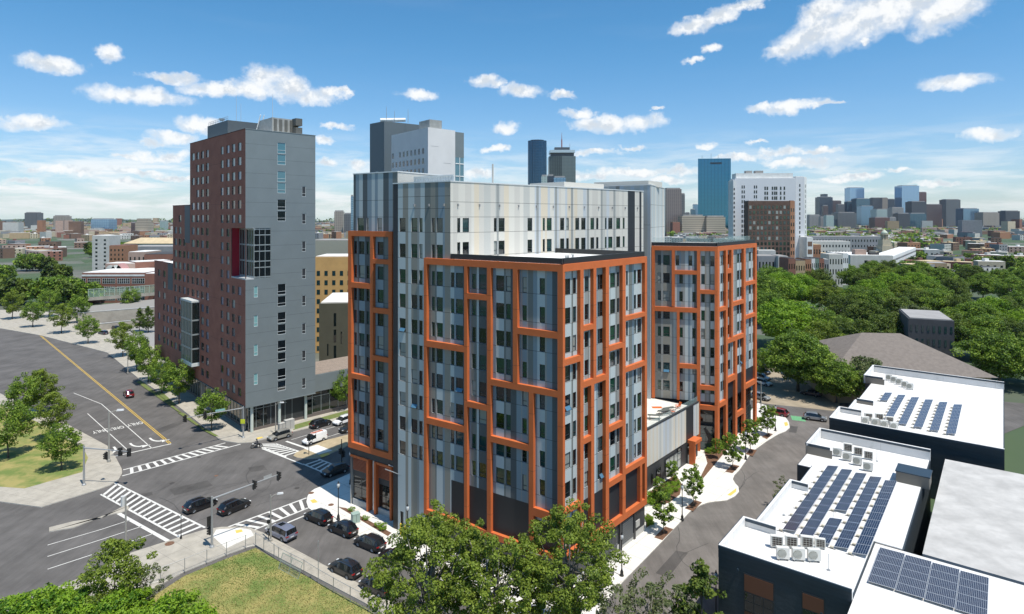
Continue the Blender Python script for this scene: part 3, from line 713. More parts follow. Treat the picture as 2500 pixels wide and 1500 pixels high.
def asphalt(name, base, patch):
    m = bpy.data.materials.new(name); m.use_nodes = True; nt = m.node_tree; N = nt.nodes; L = nt.links; b = N['Principled BSDF']; b.inputs['Roughness'].default_value = .9; b.inputs['Specular IOR Level'].default_value = .25
    tc = N.new('ShaderNodeTexCoord')
    def nz(sc_, det, rough=.6, mp=None):
        n = N.new('ShaderNodeTexNoise'); n.inputs['Scale'].default_value = sc_; n.inputs['Detail'].default_value = det; n.inputs['Roughness'].default_value = rough
        if mp:
            q = N.new('ShaderNodeMapping'); q.inputs['Scale'].default_value = mp[0]; q.inputs['Rotation'].default_value = (0,0,mp[1]); L.new(tc.outputs['Object'], q.inputs[0]); L.new(q.outputs[0], n.inputs['Vector'])
        else: L.new(tc.outputs['Object'], n.inputs['Vector'])
        return n.outputs['Fac']
    a = nz(.18, 6); c = nz(.9, 8, .7, ((1,.12,1), patch)); d = nz(30, 2)
    def mr(v, lo, hi, x, y):
        n = N.new('ShaderNodeMapRange'); L.new(v, n.inputs['Value']); n.inputs['From Min'].default_value = lo; n.inputs['From Max'].default_value = hi; n.inputs['To Min'].default_value = x; n.inputs['To Max'].default_value = y; return n.outputs[0]
    def mu(x, y):
        n = N.new('ShaderNodeMath'); n.operation = 'MULTIPLY'; L.new(x, n.inputs[0]); L.new(y, n.inputs[1]); return n.outputs[0]
    k = mu(mu(mr(a,.35,.65,.82,1.15), mr(c,.35,.65,.86,1.12)), mr(d,.3,.7,.88,1.12))
    vm = N.new('ShaderNodeVectorMath'); vm.operation = 'SCALE'; vm.inputs[0].default_value = base; L.new(k, vm.inputs['Scale']); L.new(vm.outputs[0], b.inputs['Base Color'])
    return m
ASP = asphalt('asphalt', (.115,.108,.102), .8); ASP2 = asphalt('asphalt_new', (.15,.138,.127), -.7)
def gp_(pts, z=0): return [tuple(G(x, y, 0).xy) for x, y in pts]
def flat(mb, pts, z, mi=0): 
    q = gp_(pts); a = sum(q[i][0]*q[(i+1)%len(q)][1]-q[(i+1)%len(q)][0]*q[i][1] for i in range(len(q)))
    if a < 0: q = q[::-1]
    mb.poly([(x,y,z) for x,y in q], mi)
road = MB()
flat(road, [(-900,700),(120,790),(262,800),(700,985),(1150,985),(1240,1010),(1340,1250),(1560,1330),(1790,1600),(1500,3000),(-1500,3000),(-1900,1300)], .0)
road.build('road', ASP); tag(bpy.data.objects['road'], kind='structure')
lane = MB(); flat(lane, [(1380,1760),(1520,1424),(1616,1325),(1684,1240),(1720,1205),(1790,1150),(1836,1100),(1900,1050),(1925,1000),(2030,1010),(2060,1060),(1970,1250),(1900,1400),(1840,1560),(1780,1760)], .004)
tag(lane.build('side_street', ASP2), kind='structure')
back = MB(); flat(back, [(1780,985),(1925,1012),(2400,1080),(2500,1040),(2500,985),(1860,935),(1700,880),(1700,940)], .008); tag(back.build('cross_street', ASP), kind='structure')
park = MB(); flat(park, [(1700,860),(1700,935),(1860,985),(2050,1005),(2050,940),(1900,850)], .012); tag(park.build('parking_lot', mat('gravelly_lot', (.30,.25,.18), .95, var=.15, vscale=.4)), kind='structure')
CONCW = mat('sidewalk_new', (.64,.62,.57), .9, var=.07, vscale=.5, bump=.1); CONCB = mat('sidewalk_old', (.37,.34,.285), .9, var=.12, vscale=.6, bump=.1); KERB = mat('granite_kerb', (.42,.40,.36), .85, var=.15, vscale=2)
def smooth(pts, closed=True, n=3):
    for _ in range(n):
        q = []
        for i in range(len(pts)):
            a = pts[i]; b = pts[(i+1)%len(pts)]
            if len(a) > 2 or True:
                q += [(a[0]*.75+b[0]*.25, a[1]*.75+b[1]*.25), (a[0]*.25+b[0]*.75, a[1]*.25+b[1]*.75)]
        pts = q
    return pts
def slab(name, px, m, h=.14, joints=None, kerb=True, z0=-.04, kind='structure'):
    mb = MB(); q = gp_(px); mb.prism(q, z0, h, 1 if kerb else 0, 0, bottom=False)
    if joints:
        ang, sp = joints; d = Vector((math.cos(ang), math.sin(ang))); e = Vector((-d.y, d.x))
        cx = sum(p[0] for p in q)/len(q); cy = sum(p[1] for p in q)/len(q)
        def clip(a, b):  # segments of a line inside polygon
            ts = []
            for i in range(len(q)):
                p0 = Vector(q[i]); p1 = Vector(q[(i+1)%len(q)]); r_ = b-a; s_ = p1-p0; den = r_.x*s_.y-r_.y*s_.x
                if abs(den) < 1e-9: continue
                t = ((p0-a).x*s_.y-(p0-a).y*s_.x)/den; w = ((p0-a).x*r_.y-(p0-a).y*r_.x)/den
                if 0 <= w < 1: ts.append(t)
            ts.sort(); return [(a+(b-a)*ts[i], a+(b-a)*ts[i+1]) for i in range(0, len(ts)-1, 2)]
        for dd, ee in ((d,e),(e,d)):
            for k in range(-50, 51):
                o = Vector((cx,cy))+ee*(k*sp)
                for A, B in clip(o-dd*200, o+dd*200):
                    w = ee*.018; mb.quad((*(A-w),h+.004),(*(B-w),h+.004),(*(B+w),h+.004),(*(A+w),h+.004), 2)
    o = mb.build(name, [m, KERB, mat('joint_dark', (.20,.19,.17), .9)]); return tag(o, kind=kind)
aL = math.atan2(Ld[1], Ld[0]); aR = math.atan2(Rd[1], Rd[0])
# pavement round the orange building: near street side, corner, and around the left wing
corner = smooth([(753,1243),(749,1222),(757,1203),(776,1190),(800,1190)], n=0)
slab('sidewalk', [(1375,1640),(1180,1473),(1040,1399),(930,1339),(753,1243),(748,1228),(751,1213),(758,1203),(768,1196),(783,1190),(860,1155),(880,1060),(1000,1060),(1300,1200),(1560,1180),(1700,1090),(1800,1060),(1836,1000),(1850,985),(1895,1000),(1916,1018),(1926,1032),(1928,1046),(1918,1055),(1900,1062),(1872,1079),(1836,1105),(1805,1150),(1793,1162),(1789,1172),(1795,1182),(1803,1191),(1804,1203),(1794,1214),(1774,1224),(1745,1227),(1726,1230),(1710,1236),(1684,1252),(1616,1325),(1520,1424),(1440,1520)], CONCW, joints=(aR, 3.1))
# fence side and corner
slab('sidewalk', [(240,1395),(317,1353),(438,1314),(500,1295),(540,1289),(581,1288),(610,1291),(643,1303),(700,1333),(900,1440),(1100,1560),(1300,1700),(1240,1760),(1060,1600),(900,1480),(740,1395),(624,1334),(600,1340),(553,1357),(451,1398),(355,1450),(200,1560),(0,1680),(-160,1560)], CONCB, joints=(aL, 2.6))
new = MB(); flat(new, [(552,1342),(519,1312),(528,1296),(581,1291.5),(612,1296),(620,1310)], .146); tag(new.build('ramp_pavement', CONCW), kind='structure')
# left tower pavement with a grass verge
slab('sidewalk', [(-300,750),(100,820),(262,862),(340,927),(400,966),(512,1055),(535,1074),(552,1079),(580,1083),(612,1082),(648,1073),(714,1056),(860,1020),(960,1000),(900,940),(700,960),(500,900),(380,850),(250,790),(100,760)], CONCB, joints=(R(46), 3.0))
slab('sidewalk', [(-300,862),(0,962),(150,1030),(262,1090),(276,1108),(286,1125),(297,1146),(298,1158),(290,1172),(270,1186),(230,1200),(100,1240),(-200,1200)], CONCB, joints=(R(-20), 2.8))
slab('traffic_island', [(716,1115),(724,1119),(745,1122),(775,1120),(800,1113),(860,1085),(960,1050),(960,1030),(850,1063),(790,1078),(745,1098),(722,1107)], mat('sandy_paving', (.36,.29,.18), .9, var=.12, vscale=.8), joints=None)
pad = MB(); flat(pad, [(742,1097),(775,1088),(812,1102),(778,1112)], .146); tag(pad.build('island_ramp', CONCW), kind='structure')
slab('traffic_island', [(180,1275),(248,1266),(290,1244),(304,1237),(313,1238),(315,1243),(308,1249),(296,1253),(250,1262),(180,1290),(120,1300),(120,1290)], CONCB)
DOMES = mat('yellow_tactile', (.62,.45,.10), .8)
tp = MB()
for q in ([(574,1298),(590,1295),(593,1301),(577,1305)], [(757,1224),(768,1221),(776,1229),(763,1231)], [(1775,1211),(1798,1194),(1797,1203),(1784,1213)], [(1914,1034),(1921,1032),(1925,1040),(1917,1043)], [(626,1071),(640,1068),(642,1071),(628,1075)], [(778,1114),(800,1108),(806,1111),(786,1119)]):
    flat(tp, q, .15)
tag(tp.build('tactile_paving', DOMES), kind='structure')
# grass
GRS = mat('lawn_soil', (.30,.26,.09), .95, col2=(.13,.18,.04), vscale=.28, noise_lo=.4, noise_hi=.6, bump=.3, bscale=14, detail=9)
lawn = [(624,1340),(700,1384),(900,1490),(1060,1608),(1120,1700),(200,1760),(-100,1760),(100,1640),(355,1470),(451,1408),(553,1366)]
gl = MB(); gl.prism(gp_(lawn), -.04, .10, 0, bottom=False); tag(gl.build('lawn', GRS), kind='structure')
vg = mat('verge_grass', (.10,.15,.035), .95, col2=(.15,.16,.05), vscale=1.2)
gv = MB()
for q in ([(333,934),(343,930),(445,1010),(433,1006)], [(433,1009),(449,1010),(500,1050),(488,1046)], [(488,1048),(505,1050),(536,1068),(524,1067)], [(716,1052),(716,1040),(780,1022),(850,1003),(850,1014),(790,1030)], [(380,960),(392,955),(430,990),(420,992)]):
    flat(gv, q, .147)
tag(gv.build('grass_verge', vg), kind='structure')
# blades of grass over the lawn: one sheet of many small tufts
def tufts(name, polypx, n, h, mats, seed, z=.1):
    rng = np.random.default_rng(seed); q = np.array(gp_(polypx)); mn = q.min(0); mx = q.max(0)
    mn = np.maximum(mn, (-75, 55)); mx = np.minimum(mx, (60, 500))
    P = rng.uniform(mn, mx, (n*3, 2)); ins = np.zeros(len(P), bool); j = len(q)-1
    for i in range(len(q)):
        c = ((q[i,1] > P[:,1]) != (q[j,1] > P[:,1])) & (P[:,0] < (q[j,0]-q[i,0])*(P[:,1]-q[i,1])/(q[j,1]-q[i,1]+1e-12)+q[i,0]); ins ^= c; j = i
    P = P[ins][:n]; n = len(P); a = rng.uniform(0, 2*np.pi, n); w = rng.uniform(.04,.10,n); hh = h*rng.uniform(.5,1.2,n)
    d = np.stack([np.cos(a)*w, np.sin(a)*w], 1); tip = P + rng.normal(0, .05, (n,2))
    V = np.zeros((n,3,3)); V[:,0,:2] = P-d; V[:,1,:2] = P+d; V[:,2,:2] = tip; V[:,0,2] = V[:,1,2] = z-.01; V[:,2,2] = z+hh
    me = bpy.data.meshes.new(name); me.vertices.add(3*n); me.vertices.foreach_set('co', V.ravel()); me.loops.add(3*n); me.loops.foreach_set('vertex_index', np.arange(3*n)); me.polygons.add(n); me.polygons.foreach_set('loop_start', np.arange(n)*3)
    for m_ in mats: me.materials.append(m_)
    patch = np.sin(P[:,0]*.35+1)+np.sin(P[:,1]*.5+P[:,0]*.2)+rng.normal(0,.9,n)
    me.polygons.foreach_set('material_index', np.where(patch > 1.3, 0, np.where(patch > .0, 1, 2)).astype(np.int32) % len(mats)); me.update(calc_edges=True)
    o = bpy.data.objects.new(name, me); C.objects.link(o); return tag(o, 'short dry and green grass of the fenced lot', 'grass', kind='stuff')
tufts('grass', lawn, 42000, .11, [mat('blade_green', (.085,.15,.025), .8), mat('blade_olive', (.17,.19,.05), .8), mat('blade_straw', (.30,.27,.10), .85)], 4)
# painted markings
WP = mat('white_paint', (.62,.61,.57), .85, col2=(.36,.35,.33), vscale=1.6, detail=10, noise_lo=.52, noise_hi=.80); YP = mat('yellow_paint', (.62,.40,.05), .8, var=.1, vscale=1.5)
mk = MB()
def line(a, b, w=.15, mi=0, z=.012):
    A = G(*a); B = G(*b); d = (B-A).normalized(); n = Vector((-d.y,d.x,0))*w/2
    mk.quad((*(A-n).xy,z),(*(B-n).xy,z),(*(B+n).xy,z),(*(A+n).xy,z), mi)
def lerp(a, b, t): return (a[0]+(b[0]-a[0])*t, a[1]+(b[1]-a[1])*t)
def ladder(t0, t1, b0, b1, n, w=.35, rw=.5, skip=(), s=0, e=1, edge=True):
    """crosswalk with two edge lines and n rungs"""
    T0, T1, B0_, B1 = G(*t0), G(*t1), G(*b0), G(*b1)
    if edge: line(t0, t1, w); line(b0, b1, w)
    for i in range(n):
        t = s+(e-s)*(i+.5)/n
        if i in skip: continue
        A = T0.lerp(T1, t); B = B0_.lerp(B1, t); d = (B-A).normalized(); A = A+d*w*.5; B = B-d*w*.5; nn = Vector((-d.y,d.x,0))*rw/2
        mk.quad((*(A-nn).xy,.012),(*(B-nn).xy,.012),(*(B+nn).xy,.012),(*(A+nn).xy,.012))
def z3(x, y): return (240+x/3.226, 1040+y/3.226)
ladder(z3(195,348), z3(1000,135), z3(188,395), z3(1120,145), 13, .3, .5, s=.04, e=.92)
ladder(z3(130,450), z3(840,802), z3(20,540), z3(645,880), 17, .32, .5, s=.0, e=1)
ladder(z3(1020,798), z3(1640,568), z3(1232,818), z3(1650,648), 7, .3, .5, s=.02, e=.98)
ladder(z3(1395,140), z3(1590,205), z3(1215,140), z3(1480,245), 8, .32, .45, s=.0, e=1)
ladder(z3(1735,262), z3(1850,305), z3(1610,300), z3(1765,365), 4, .32, .45, s=.0, e=1)
line(z3(1290,180), z3(1620,308), .3); line(z3(1480,122), z3(1650,180), .5)
line(z3(1520,110), z3(1660,68), .15); line(z3(1780,30), z3(1960,-20), .15); line(z3(1800,90), z3(1960,40), .15)
line(z3(160,690), z3(550,908), .55)
line(z3(28,815), z3(250,742), .15); line(z3(28,895), z3(340,793), .15); line(z3(28,990), z3(430,850), .15); line(z3(-400,940), z3(28,815)); line(z3(-400,1030), z3(28,895)); line(z3(-400,1130), z3(28,990))
line(z3(1480,768), z3(1625,708), .3)
line((268,1117), (418,1084), .35)
for off in (0, .35):
    A = G(248.7,944.5); B = G(415,1083); d = (B-A).normalized(); n = Vector((-d.y,d.x,0))*(off-.17); A2 = A+n-d*120; B2 = B+n; w = Vector((-d.y,d.x,0))*.07
    mk.quad((*(A2-w).xy,.012),(*(B2-w).xy,.012),(*(B2+w).xy,.012),(*(A2+w).xy,.012), 1)
def z5(x, y): return (240+x/9.894, 1000+y/9.894)
line((248,987), z5(1290,935), .16); line((180,960), (248,987), .16); line(z5(-260,100), z5(700,975), .16)
def shape(cpx, fwd, pts, mi=0):
    """polygon in metres laid on the road at a pixel, forward axis given as a ground direction"""
    c = G(*cpx); f = Vector((fwd[0],fwd[1],0)).normalized(); r_ = Vector((f.y,-f.x,0))
    q = [c + r_*x + f*y for x, y in pts]; a = sum(q[i].x*q[(i+1)%len(q)].y-q[(i+1)%len(q)].x*q[i].y for i in range(len(q)))
    if a < 0: q = q[::-1]
    mk.poly([(p.x,p.y,.012) for p in q], mi)
fwd = (G(415,1083)-G(300,985)).normalized()     # traffic heads this way
def turn(cpx, side):
    s_ = side
    for k in range(5):
        t0, t1 = k/5*1.3, (k+1)/5*1.3
        r0, r1__ = 1.5, 1.9
        P = lambda t, r: (s_*(1.7-r*math.cos(t)), -1.5+r*math.sin(t)*1.5)
        shape(cpx, fwd, [P(t0,r0),P(t1,r0),P(t1,r1__),P(t0,r1__)])
    e = (s_*(1.7-1.7*math.cos(1.3)), -1.5+1.7*math.sin(1.3)*1.5); shape(cpx, fwd, [(e[0]-s_*.1,e[1]-.75),(e[0]+s_*1.5,e[1]+.15),(e[0]-s_*.1,e[1]+.85)])
    shape(cpx, fwd, [(s_*-.2,-2.6),(s_*.2,-2.6),(s_*.2,-1.5),(s_*-.2,-1.5)])
turn(z5(1330,770), -1); turn(z5(850,900), -1); turn(z5(450,990), 1)
line(z5(1600,320), z5(1601,321), .01)
mko = mk.build('road_marking', [WP, YP]); tag(mko, kind='structure')
def text_mesh(name, s, size, m, ext=0):
    cu = bpy.data.curves.new(name, 'FONT'); cu.body = s; cu.size = size; cu.align_x = 'CENTER'; cu.align_y = 'CENTER'; cu.extrude = ext; cu.offset = size*.012; cu.resolution_u = 4
    t = bpy.data.objects.new(name+'_tmp', cu); C.objects.link(t); dg = bpy.context.evaluated_depsgraph_get(); me = bpy.data.meshes.new_from_object(t.evaluated_get(dg)); bpy.data.objects.remove(t)
    me.materials.clear(); me.materials.append(m); o = bpy.data.objects.new(name, me); C.objects.link(o); return o
for c in (z5(885,350), z5(425,455), z5(60,520)):
    o = text_mesh('road_lettering', 'ONLY', 1.1, WP); p = G(*c); o.location = (p.x, p.y, .013); o.rotation_euler = (0,0,math.atan2(fwd.y,fwd.x)-R(90)); o.scale = (1.0, 2.5, 1); tag(o, kind='structure')
gb_ = MB(); flat(gb_, [(1930,1015),(1962,1019),(1968,1030),(1934,1026)], .016); tag(gb_.build('cycle_lane_paint', mat('green_paint', (.12,.33,.16), .8, var=.15)), kind='structure')
# manhole covers
for q in ((414,1330,.55),(760,1206,.4),(808,1235,.4),(463,1192,.38),(725,1192,.38),(486,1117,.35),(528,1162,.3),(420,1180,.35)):
    p = G(q[0], q[1]); mb = MB(); mb.lathe([(q[2]*1.1,0),(q[2]*1.1,.014),(q[2],.02)], (p.x,p.y,.14 if q[1] > 1300 or (750 < q[0] < 815 and q[1] > 1195) else 0), 16)
    tag(mb.build('manhole_cover', mat('rusty_iron', (.16,.085,.05), .8, var=.3, vscale=6) if q[2] != .35 and q[2] != .38 else mat('grey_iron', (.055,.05,.045), .7)), kind='structure')
# planting beds: brown mulch
MUL = mat('mulch', (.135,.07,.04), .95, var=.35, vscale=5, bump=.5, bscale=16)
mu = MB()
for q in ([(825,1240),(845,1243),(956,1304),(947,1312)], [(1719,1103),(1760,1080),(1800,1075),(1775,1100),(1717,1170),(1711,1165),(1727,1133)], [(1577,1232),(1583,1205),(1650,1160),(1665,1185),(1660,1210),(1634,1230),(1610,1236)], [(1578,1256),(1590,1262),(1596,1280),(1577,1292)], [(1805,1062),(1812,1050),(1848,1030),(1855,1020),(1870,1022),(1850,1040)]):
    flat(mu, q, .152)
for q in ([(1597,1315),(1617,1322),(1644,1295),(1624,1288)], [(1672,1244),(1692,1251),(1714,1229),(1696,1223)], [(1770,1154),(1788,1158),(1806,1140),(1788,1136)], [(1820,1111),(1838,1116),(1848,1101),(1832,1098)], [(1860,1069),(1872,1074),(1887,1062),(1876,1059)]):
    flat(mu, q, .152)
tag(mu.build('planting_bed', MUL), kind='structure')

# asphalt repairs, tar seals and utility cuts
pt = MB()
for q in ([z3(560,500),z3(860,430),z3(900,470),z3(600,550)], [z3(200,560),z3(420,520),z3(430,545),z3(215,590)], [z3(1180,330),z3(1300,310),z3(1330,345),z3(1200,365)], [z3(450,30),z3(700,-60),z3(720,-40),z3(480,60)], [z3(1500,980),z3(1700,1080),z3(1660,1100),z3(1470,1000)], [(1600,1400),(1650,1345),(1680,1350),(1632,1410)], [(1930,1040),(1948,1042),(1944,1058),(1926,1055)]): flat(pt, q, .008)
tag(pt.build('road_patch', asphalt('asphalt_patch', (.085,.08,.075), .2)), kind='structure')
tl = MB(); rt_ = random.Random(8)
for _ in range(26):
    a = (rt_.uniform(260,760), rt_.uniform(1100,1290)) if _ < 18 else (rt_.uniform(1500,1800), rt_.uniform(1180,1420))
    P_ = G(*a); an = rt_.choice((aL, aR, R(46)))+rt_.uniform(-.15,.15)
    for k in range(rt_.randint(4,9)):
        Q_ = P_+Vector((math.cos(an),math.sin(an),0))*rt_.uniform(1,2.6); d = (Q_-P_).normalized(); n = Vector((-d.y,d.x,0))*.035
        tl.quad((*(P_-n).xy,.0095),(*(Q_-n).xy,.0095),(*(Q_+n).xy,.0095),(*(P_+n).xy,.0095)); P_ = Q_; an += rt_.uniform(-.35,.35)
tag(tl.build('tar_seal', mat('tar', (.035,.033,.032), .7)), kind='structure')

lb2 = MB(); flat(lb2, [(-300,885),(0,990),(120,1046),(205,1100),(215,1120),(200,1155),(60,1195),(-300,1170)], .15); tag(lb2.build('lawn', GRS), kind='structure')
# ------------------------------------------------------------------ the brick and grey tower on the left
def brick_mat(name, c1, c2, mortar, sx=1.0):
    m = bpy.data.materials.new(name); m.use_nodes = True; nt = m.node_tree; N = nt.nodes; L = nt.links; b = N['Principled BSDF']; b.inputs['Roughness'].default_value = .85
    tc = N.new('ShaderNodeTexCoord'); n = N.new('ShaderNodeTexNoise'); n.inputs['Scale'].default_value = .35; n.inputs['Detail'].default_value = 8; L.new(tc.outputs['Object'], n.inputs['Vector'])
    mp = N.new('ShaderNodeMapping'); mp.inputs['Scale'].default_value = (2.2,2.2,9); L.new(tc.outputs['Object'], mp.inputs[0])
    n2 = N.new('ShaderNodeTexNoise'); n2.inputs['Scale'].default_value = 1; n2.inputs['Detail'].default_value = 4; L.new(mp.outputs[0], n2.inputs['Vector'])
    ad = N.new('ShaderNodeMath'); ad.operation = 'ADD'; L.new(n.outputs['Fac'], ad.inputs[0]); L.new(n2.outputs['Fac'], ad.inputs[1])
    r = N.new('ShaderNodeMapRange'); r.inputs['From Min'].default_value = .75; r.inputs['From Max'].default_value = 1.25; L.new(ad.outputs[0], r.inputs['Value'])
    mx = N.new('ShaderNodeMix'); mx.data_type = 'RGBA'; L.new(r.outputs[0], mx.inputs['Factor']); mx.inputs['A'].default_value = (*c1,1); mx.inputs['B'].default_value = (*c2,1)
    L.new(mx.outputs['Result'], b.inputs['Base Color']); return m
BRK = brick_mat('dark_red_brick', (.25,.088,.058), (.34,.132,.088), None)
GRY = mat('grey_metal_panel', (.185,.215,.222), .5, .15, var=.04, vscale=.3)
NVY = mat('navy_panel', (.03,.05,.075), .5); RED = mat('red_panel', (.34,.008,.025), .5); TJ = mat('panel_seam', (.07,.085,.095), .7); BRKJ = mat('brick_seam', (.09,.035,.03), .85)
tower = empty('residential_tower', (-54.9,127.4,0), 'tall stepped tower with dark red brick side and grey metal front', 'building')
TG = Fac((-54.9,127.4), (.7117,.7025)); TBk = Fac((-54.9,127.4), (-.6927,.7213))
TH = 63.2; TGW = 15.4; W2 = WinSet(); wall_t = MB(); TM = [BRK, GRY, NVY, RED, TJ, mat('white_reveal', (.6,.62,.62), .5), BRKJ]
hg = []
for y0, y1 in ((352,437),(443,525),(575,660),(665,748),(797,882),(890,968)):
    a, b = sorted((TG.u(677.3), TG.u(697.5))); v1, v0 = TG.v(687, 240+y0/3.226), TG.v(687, 240+y1/3.226); hg.append((a,b,v0,v1)); W2.add(TG, a, b, v0, v1, 0, 'sash', .12, 7 if y0 < 760 else 5, 1, vis=2)
for y0, y1 in ((172,257),(268,348),(395,480),(490,570),(617,703),(712,792),(838,925),(935,1013)):
    a, b = sorted((TG.u(677.8), TG.u(698))); v1, v0 = TG.v(688, 640+y0/3.226), TG.v(688, 640+y1/3.226); hg.append((a,b,v0,v1)); W2.add(TG, a, b, v0, v1, 0, 'sash', .12, 4, 1, vis=2)
for i, y in enumerate((455.5,522,589.5,656,722,790,856.5,923.5)):
    a, b = sorted((TG.u(737.5), TG.u(746.5))); v1, v0 = TG.v(742, y), TG.v(742, y+25); hg.append((a,b,v0,v1)); W2.add(TG, a, b, v0, v1, 0, 'sash', .12, 6 if i not in (3,4) else 4, 1, vis=2)
for y in (699.5,770.5,841.5,912.5):
    a, b = sorted((TG.u(620), TG.u(629.5))); v1, v0 = TG.v(625, y), TG.v(625, y+27); hg.append((a,b,v0,v1)); W2.add(TG, a, b, v0, v1, 0, 'sash', .12, 6, 1, vis=2)
NV0, NV1 = 32.3, 42.7; NGW = 5.3; ND = 1.74; NB = 7.9
hg.append((-.5, NGW, NV0, NV1))
jv = [5.7+3.03*k for k in range(1, 20)]
jrow = [j for i, j in enumerate(jv)]
def colT(u, v):
    for j in jrow:
        if abs(v-j) < .025: return 4
    return 1
wall(TG, wall_t, 0, TGW, 5.7, TH, 0, hg[:-1]+[(0,NGW,NV0,NV1)], colT, [], jb(jrow), reveal=1)
# brick side: three steps
hb = []; rb = random.Random(11)
tops = [60.7-3.03*k for k in range(18)]
grp = {}
def ucol(px): return TBk.u(px)
colR4 = [(539,545.5),(553,560),(566.5,574),(581,589)]; colL4 = [(468,475),(479.5,486),(491,497.5),(503,509.5)]
colM = [(426,432),(436.5,442.5),(447.5,453)]; colM2=[(457,462)]
colLo = [(386,391),(398.5,404),(407.5,412.5),(417,422)]
for k, t in enumerate(tops):
    z0 = t-1.75
    if z0 < 6.4: continue
    def addw(px, p=1.0):
        if rb.random() > p: return
        a, b = sorted((TBk.u(px[0]), TBk.u(px[1])))
        hb.append((a,b,z0,t)); W2.add(TBk, a, b, z0, t, 0, 'none', .18, rb.choice((0,0,2,2,3,1)), 0)
    for i, px in enumerate(colR4):
        if NV0-1 < t < NV1+1.3 and i >= 2: continue
        if t <= NV0-1 and i == 3 and (k % 2 or t < 12): 
            if not (t < 12): continue
        addw(px)
    bay = 9.5 < t < 26.5
    for i, px in enumerate(colL4):
        if bay and i < 2: continue
        if t < 12 and i < 2: continue
        if k in (1,3) and i == 0: continue
        addw(px)
    if t < 47.5:
        for i, px in enumerate(colM):
            if t > 41 and i == 2: continue
            if k == 5 and i < 1: continue
            if t < 10: continue
            if bay and i == 2 and t < 26: continue
            addw(px, .97)
        if t < 38.5 and not bay and t > 10: addw(colM2[0])
    if t < 32 and t > 10:
        for i, px in enumerate(colLo):
            if t > 24 and i >= 2: continue
            if i == 0 and k % 2: continue
            addw(px)
def colBk(u, v):
    for j in (8.5,17.6,26.7,35.8,47.9,57.0):
        if abs(v-j) < .02: return 6
    return 0
jbk = jb((8.5,17.6,26.7,35.8,47.9,57.0))
NK = [(0,NB,NV0,NV1)]
u1t, u2t, u3t = 36.0, 50.3, 68.0; H2_, H3_ = 48.0, 32.6
sl2 = 0
wall(TBk, wall_t, 0, u1t, 6.0, TH, 0, [h for h in hb if h[1] < u1t]+NK, colBk, [], jbk, reveal=6)
wall(TBk, wall_t, u1t, u2t, 6.3, H2_, 0, [h for h in hb if u1t < h[0] and h[1] < u2t], colBk, [], jbk, reveal=6)
wall(TBk, wall_t, u2t, u3t, 6.6, H3_, 0, [h for h in hb if u2t < h[0]], colBk, [], jbk, reveal=6)
# navy return panels set in the steps
TBk.rect(wall_t, u1t, u1t+4.2, 38.6, H2_, .03, 2); TBk.rect(wall_t, u2t, u2t+4.6, 25.6, H3_, .03, 2)
wall_t.build('wall', TM, tower)
tc_ = MB()
def P2T(u, w): q = TBk.p(u, 0, w); return (q[0], q[1])
tc_.prism([P2T(ND+.2,-ND-.2), P2T(ND+.2,-TGW+.02), P2T(u1t-.02,-TGW+.02), P2T(u1t-.02,-.3), P2T(NB+.3,-.3), P2T(NB+.3,-ND-.2)], 5.8, TH-.4)
tc_.prism([P2T(.25,-.25), P2T(.25,-TGW+.02), P2T(ND+.3,-TGW+.02), P2T(NB+.4,-ND-.3), P2T(NB+.4,-.25)], 5.8, NV0-.1)
tc_.prism([P2T(.25,-.25), P2T(.25,-TGW+.02), P2T(ND+.3,-TGW+.02), P2T(NB+.4,-ND-.3), P2T(NB+.4,-.25)], NV1+.1, TH-.4)
tc_.prism([P2T(.25,-NGW-.3), P2T(.25,-TGW+.02), P2T(ND+.3,-TGW+.02), P2T(ND+.3,-NGW-.3)], NV0-.1, NV1+.1)
tc_.prism([P2T(u1t,-.3), P2T(u1t,-TGW), P2T(u2t-.02,-TGW), P2T(u2t-.02,-.3)], 5.8, H2_-.4)
tc_.prism([P2T(u2t,-.3), P2T(u2t,-TGW), P2T(u3t-.02,-TGW), P2T(u3t-.02,-.3)], 5.8, H3_-.4)
tc_.prism([P2T(1.6,-1.6), P2T(1.6,-TGW+1.5), P2T(u3t-2,-TGW+1.5), P2T(u3t-2,-2.6)], 0, 5.9)
tc_.build('building_core', DKG, tower)
ro = MB(); ro.prism([P2T(.3,-.3), P2T(.3,-TGW+.3), P2T(u1t-.3,-TGW+.3), P2T(u1t-.3,-.3)], TH-.4, TH-.25); ro.build('roof', WHR, tower); ro = MB()
ro.prism([P2T(u1t+.1,-.3), P2T(u1t+.1,-TGW+.3), P2T(u2t-.3,-TGW+.3), P2T(u2t-.3,-.3)], H2_-.4, H2_-.25); ro.build('roof', WHR, tower); ro = MB(); ro.prism([P2T(u2t+.1,-.3), P2T(u2t+.1,-TGW+.3), P2T(u3t-.3,-TGW+.3), P2T(u3t-.3,-.3)], H3_-.4, H3_-.25)
ro.build('roof', WHR, tower)
cp = MB(); TG.box(cp, -.05, TGW+.05, TH, TH+.14, -.35, .06); TBk.box(cp, .0, u1t+.05, TH, TH+.14, -.35, .06, 1); TBk.box(cp, u1t+.05, u2t+.05, H2_, H2_+.14, -.35, .06, 1); TBk.box(cp, u2t+.05, u3t+.05, H3_, H3_+.14, -.35, .06, 1)
cp.build('coping', [GRY, BRKJ], tower)
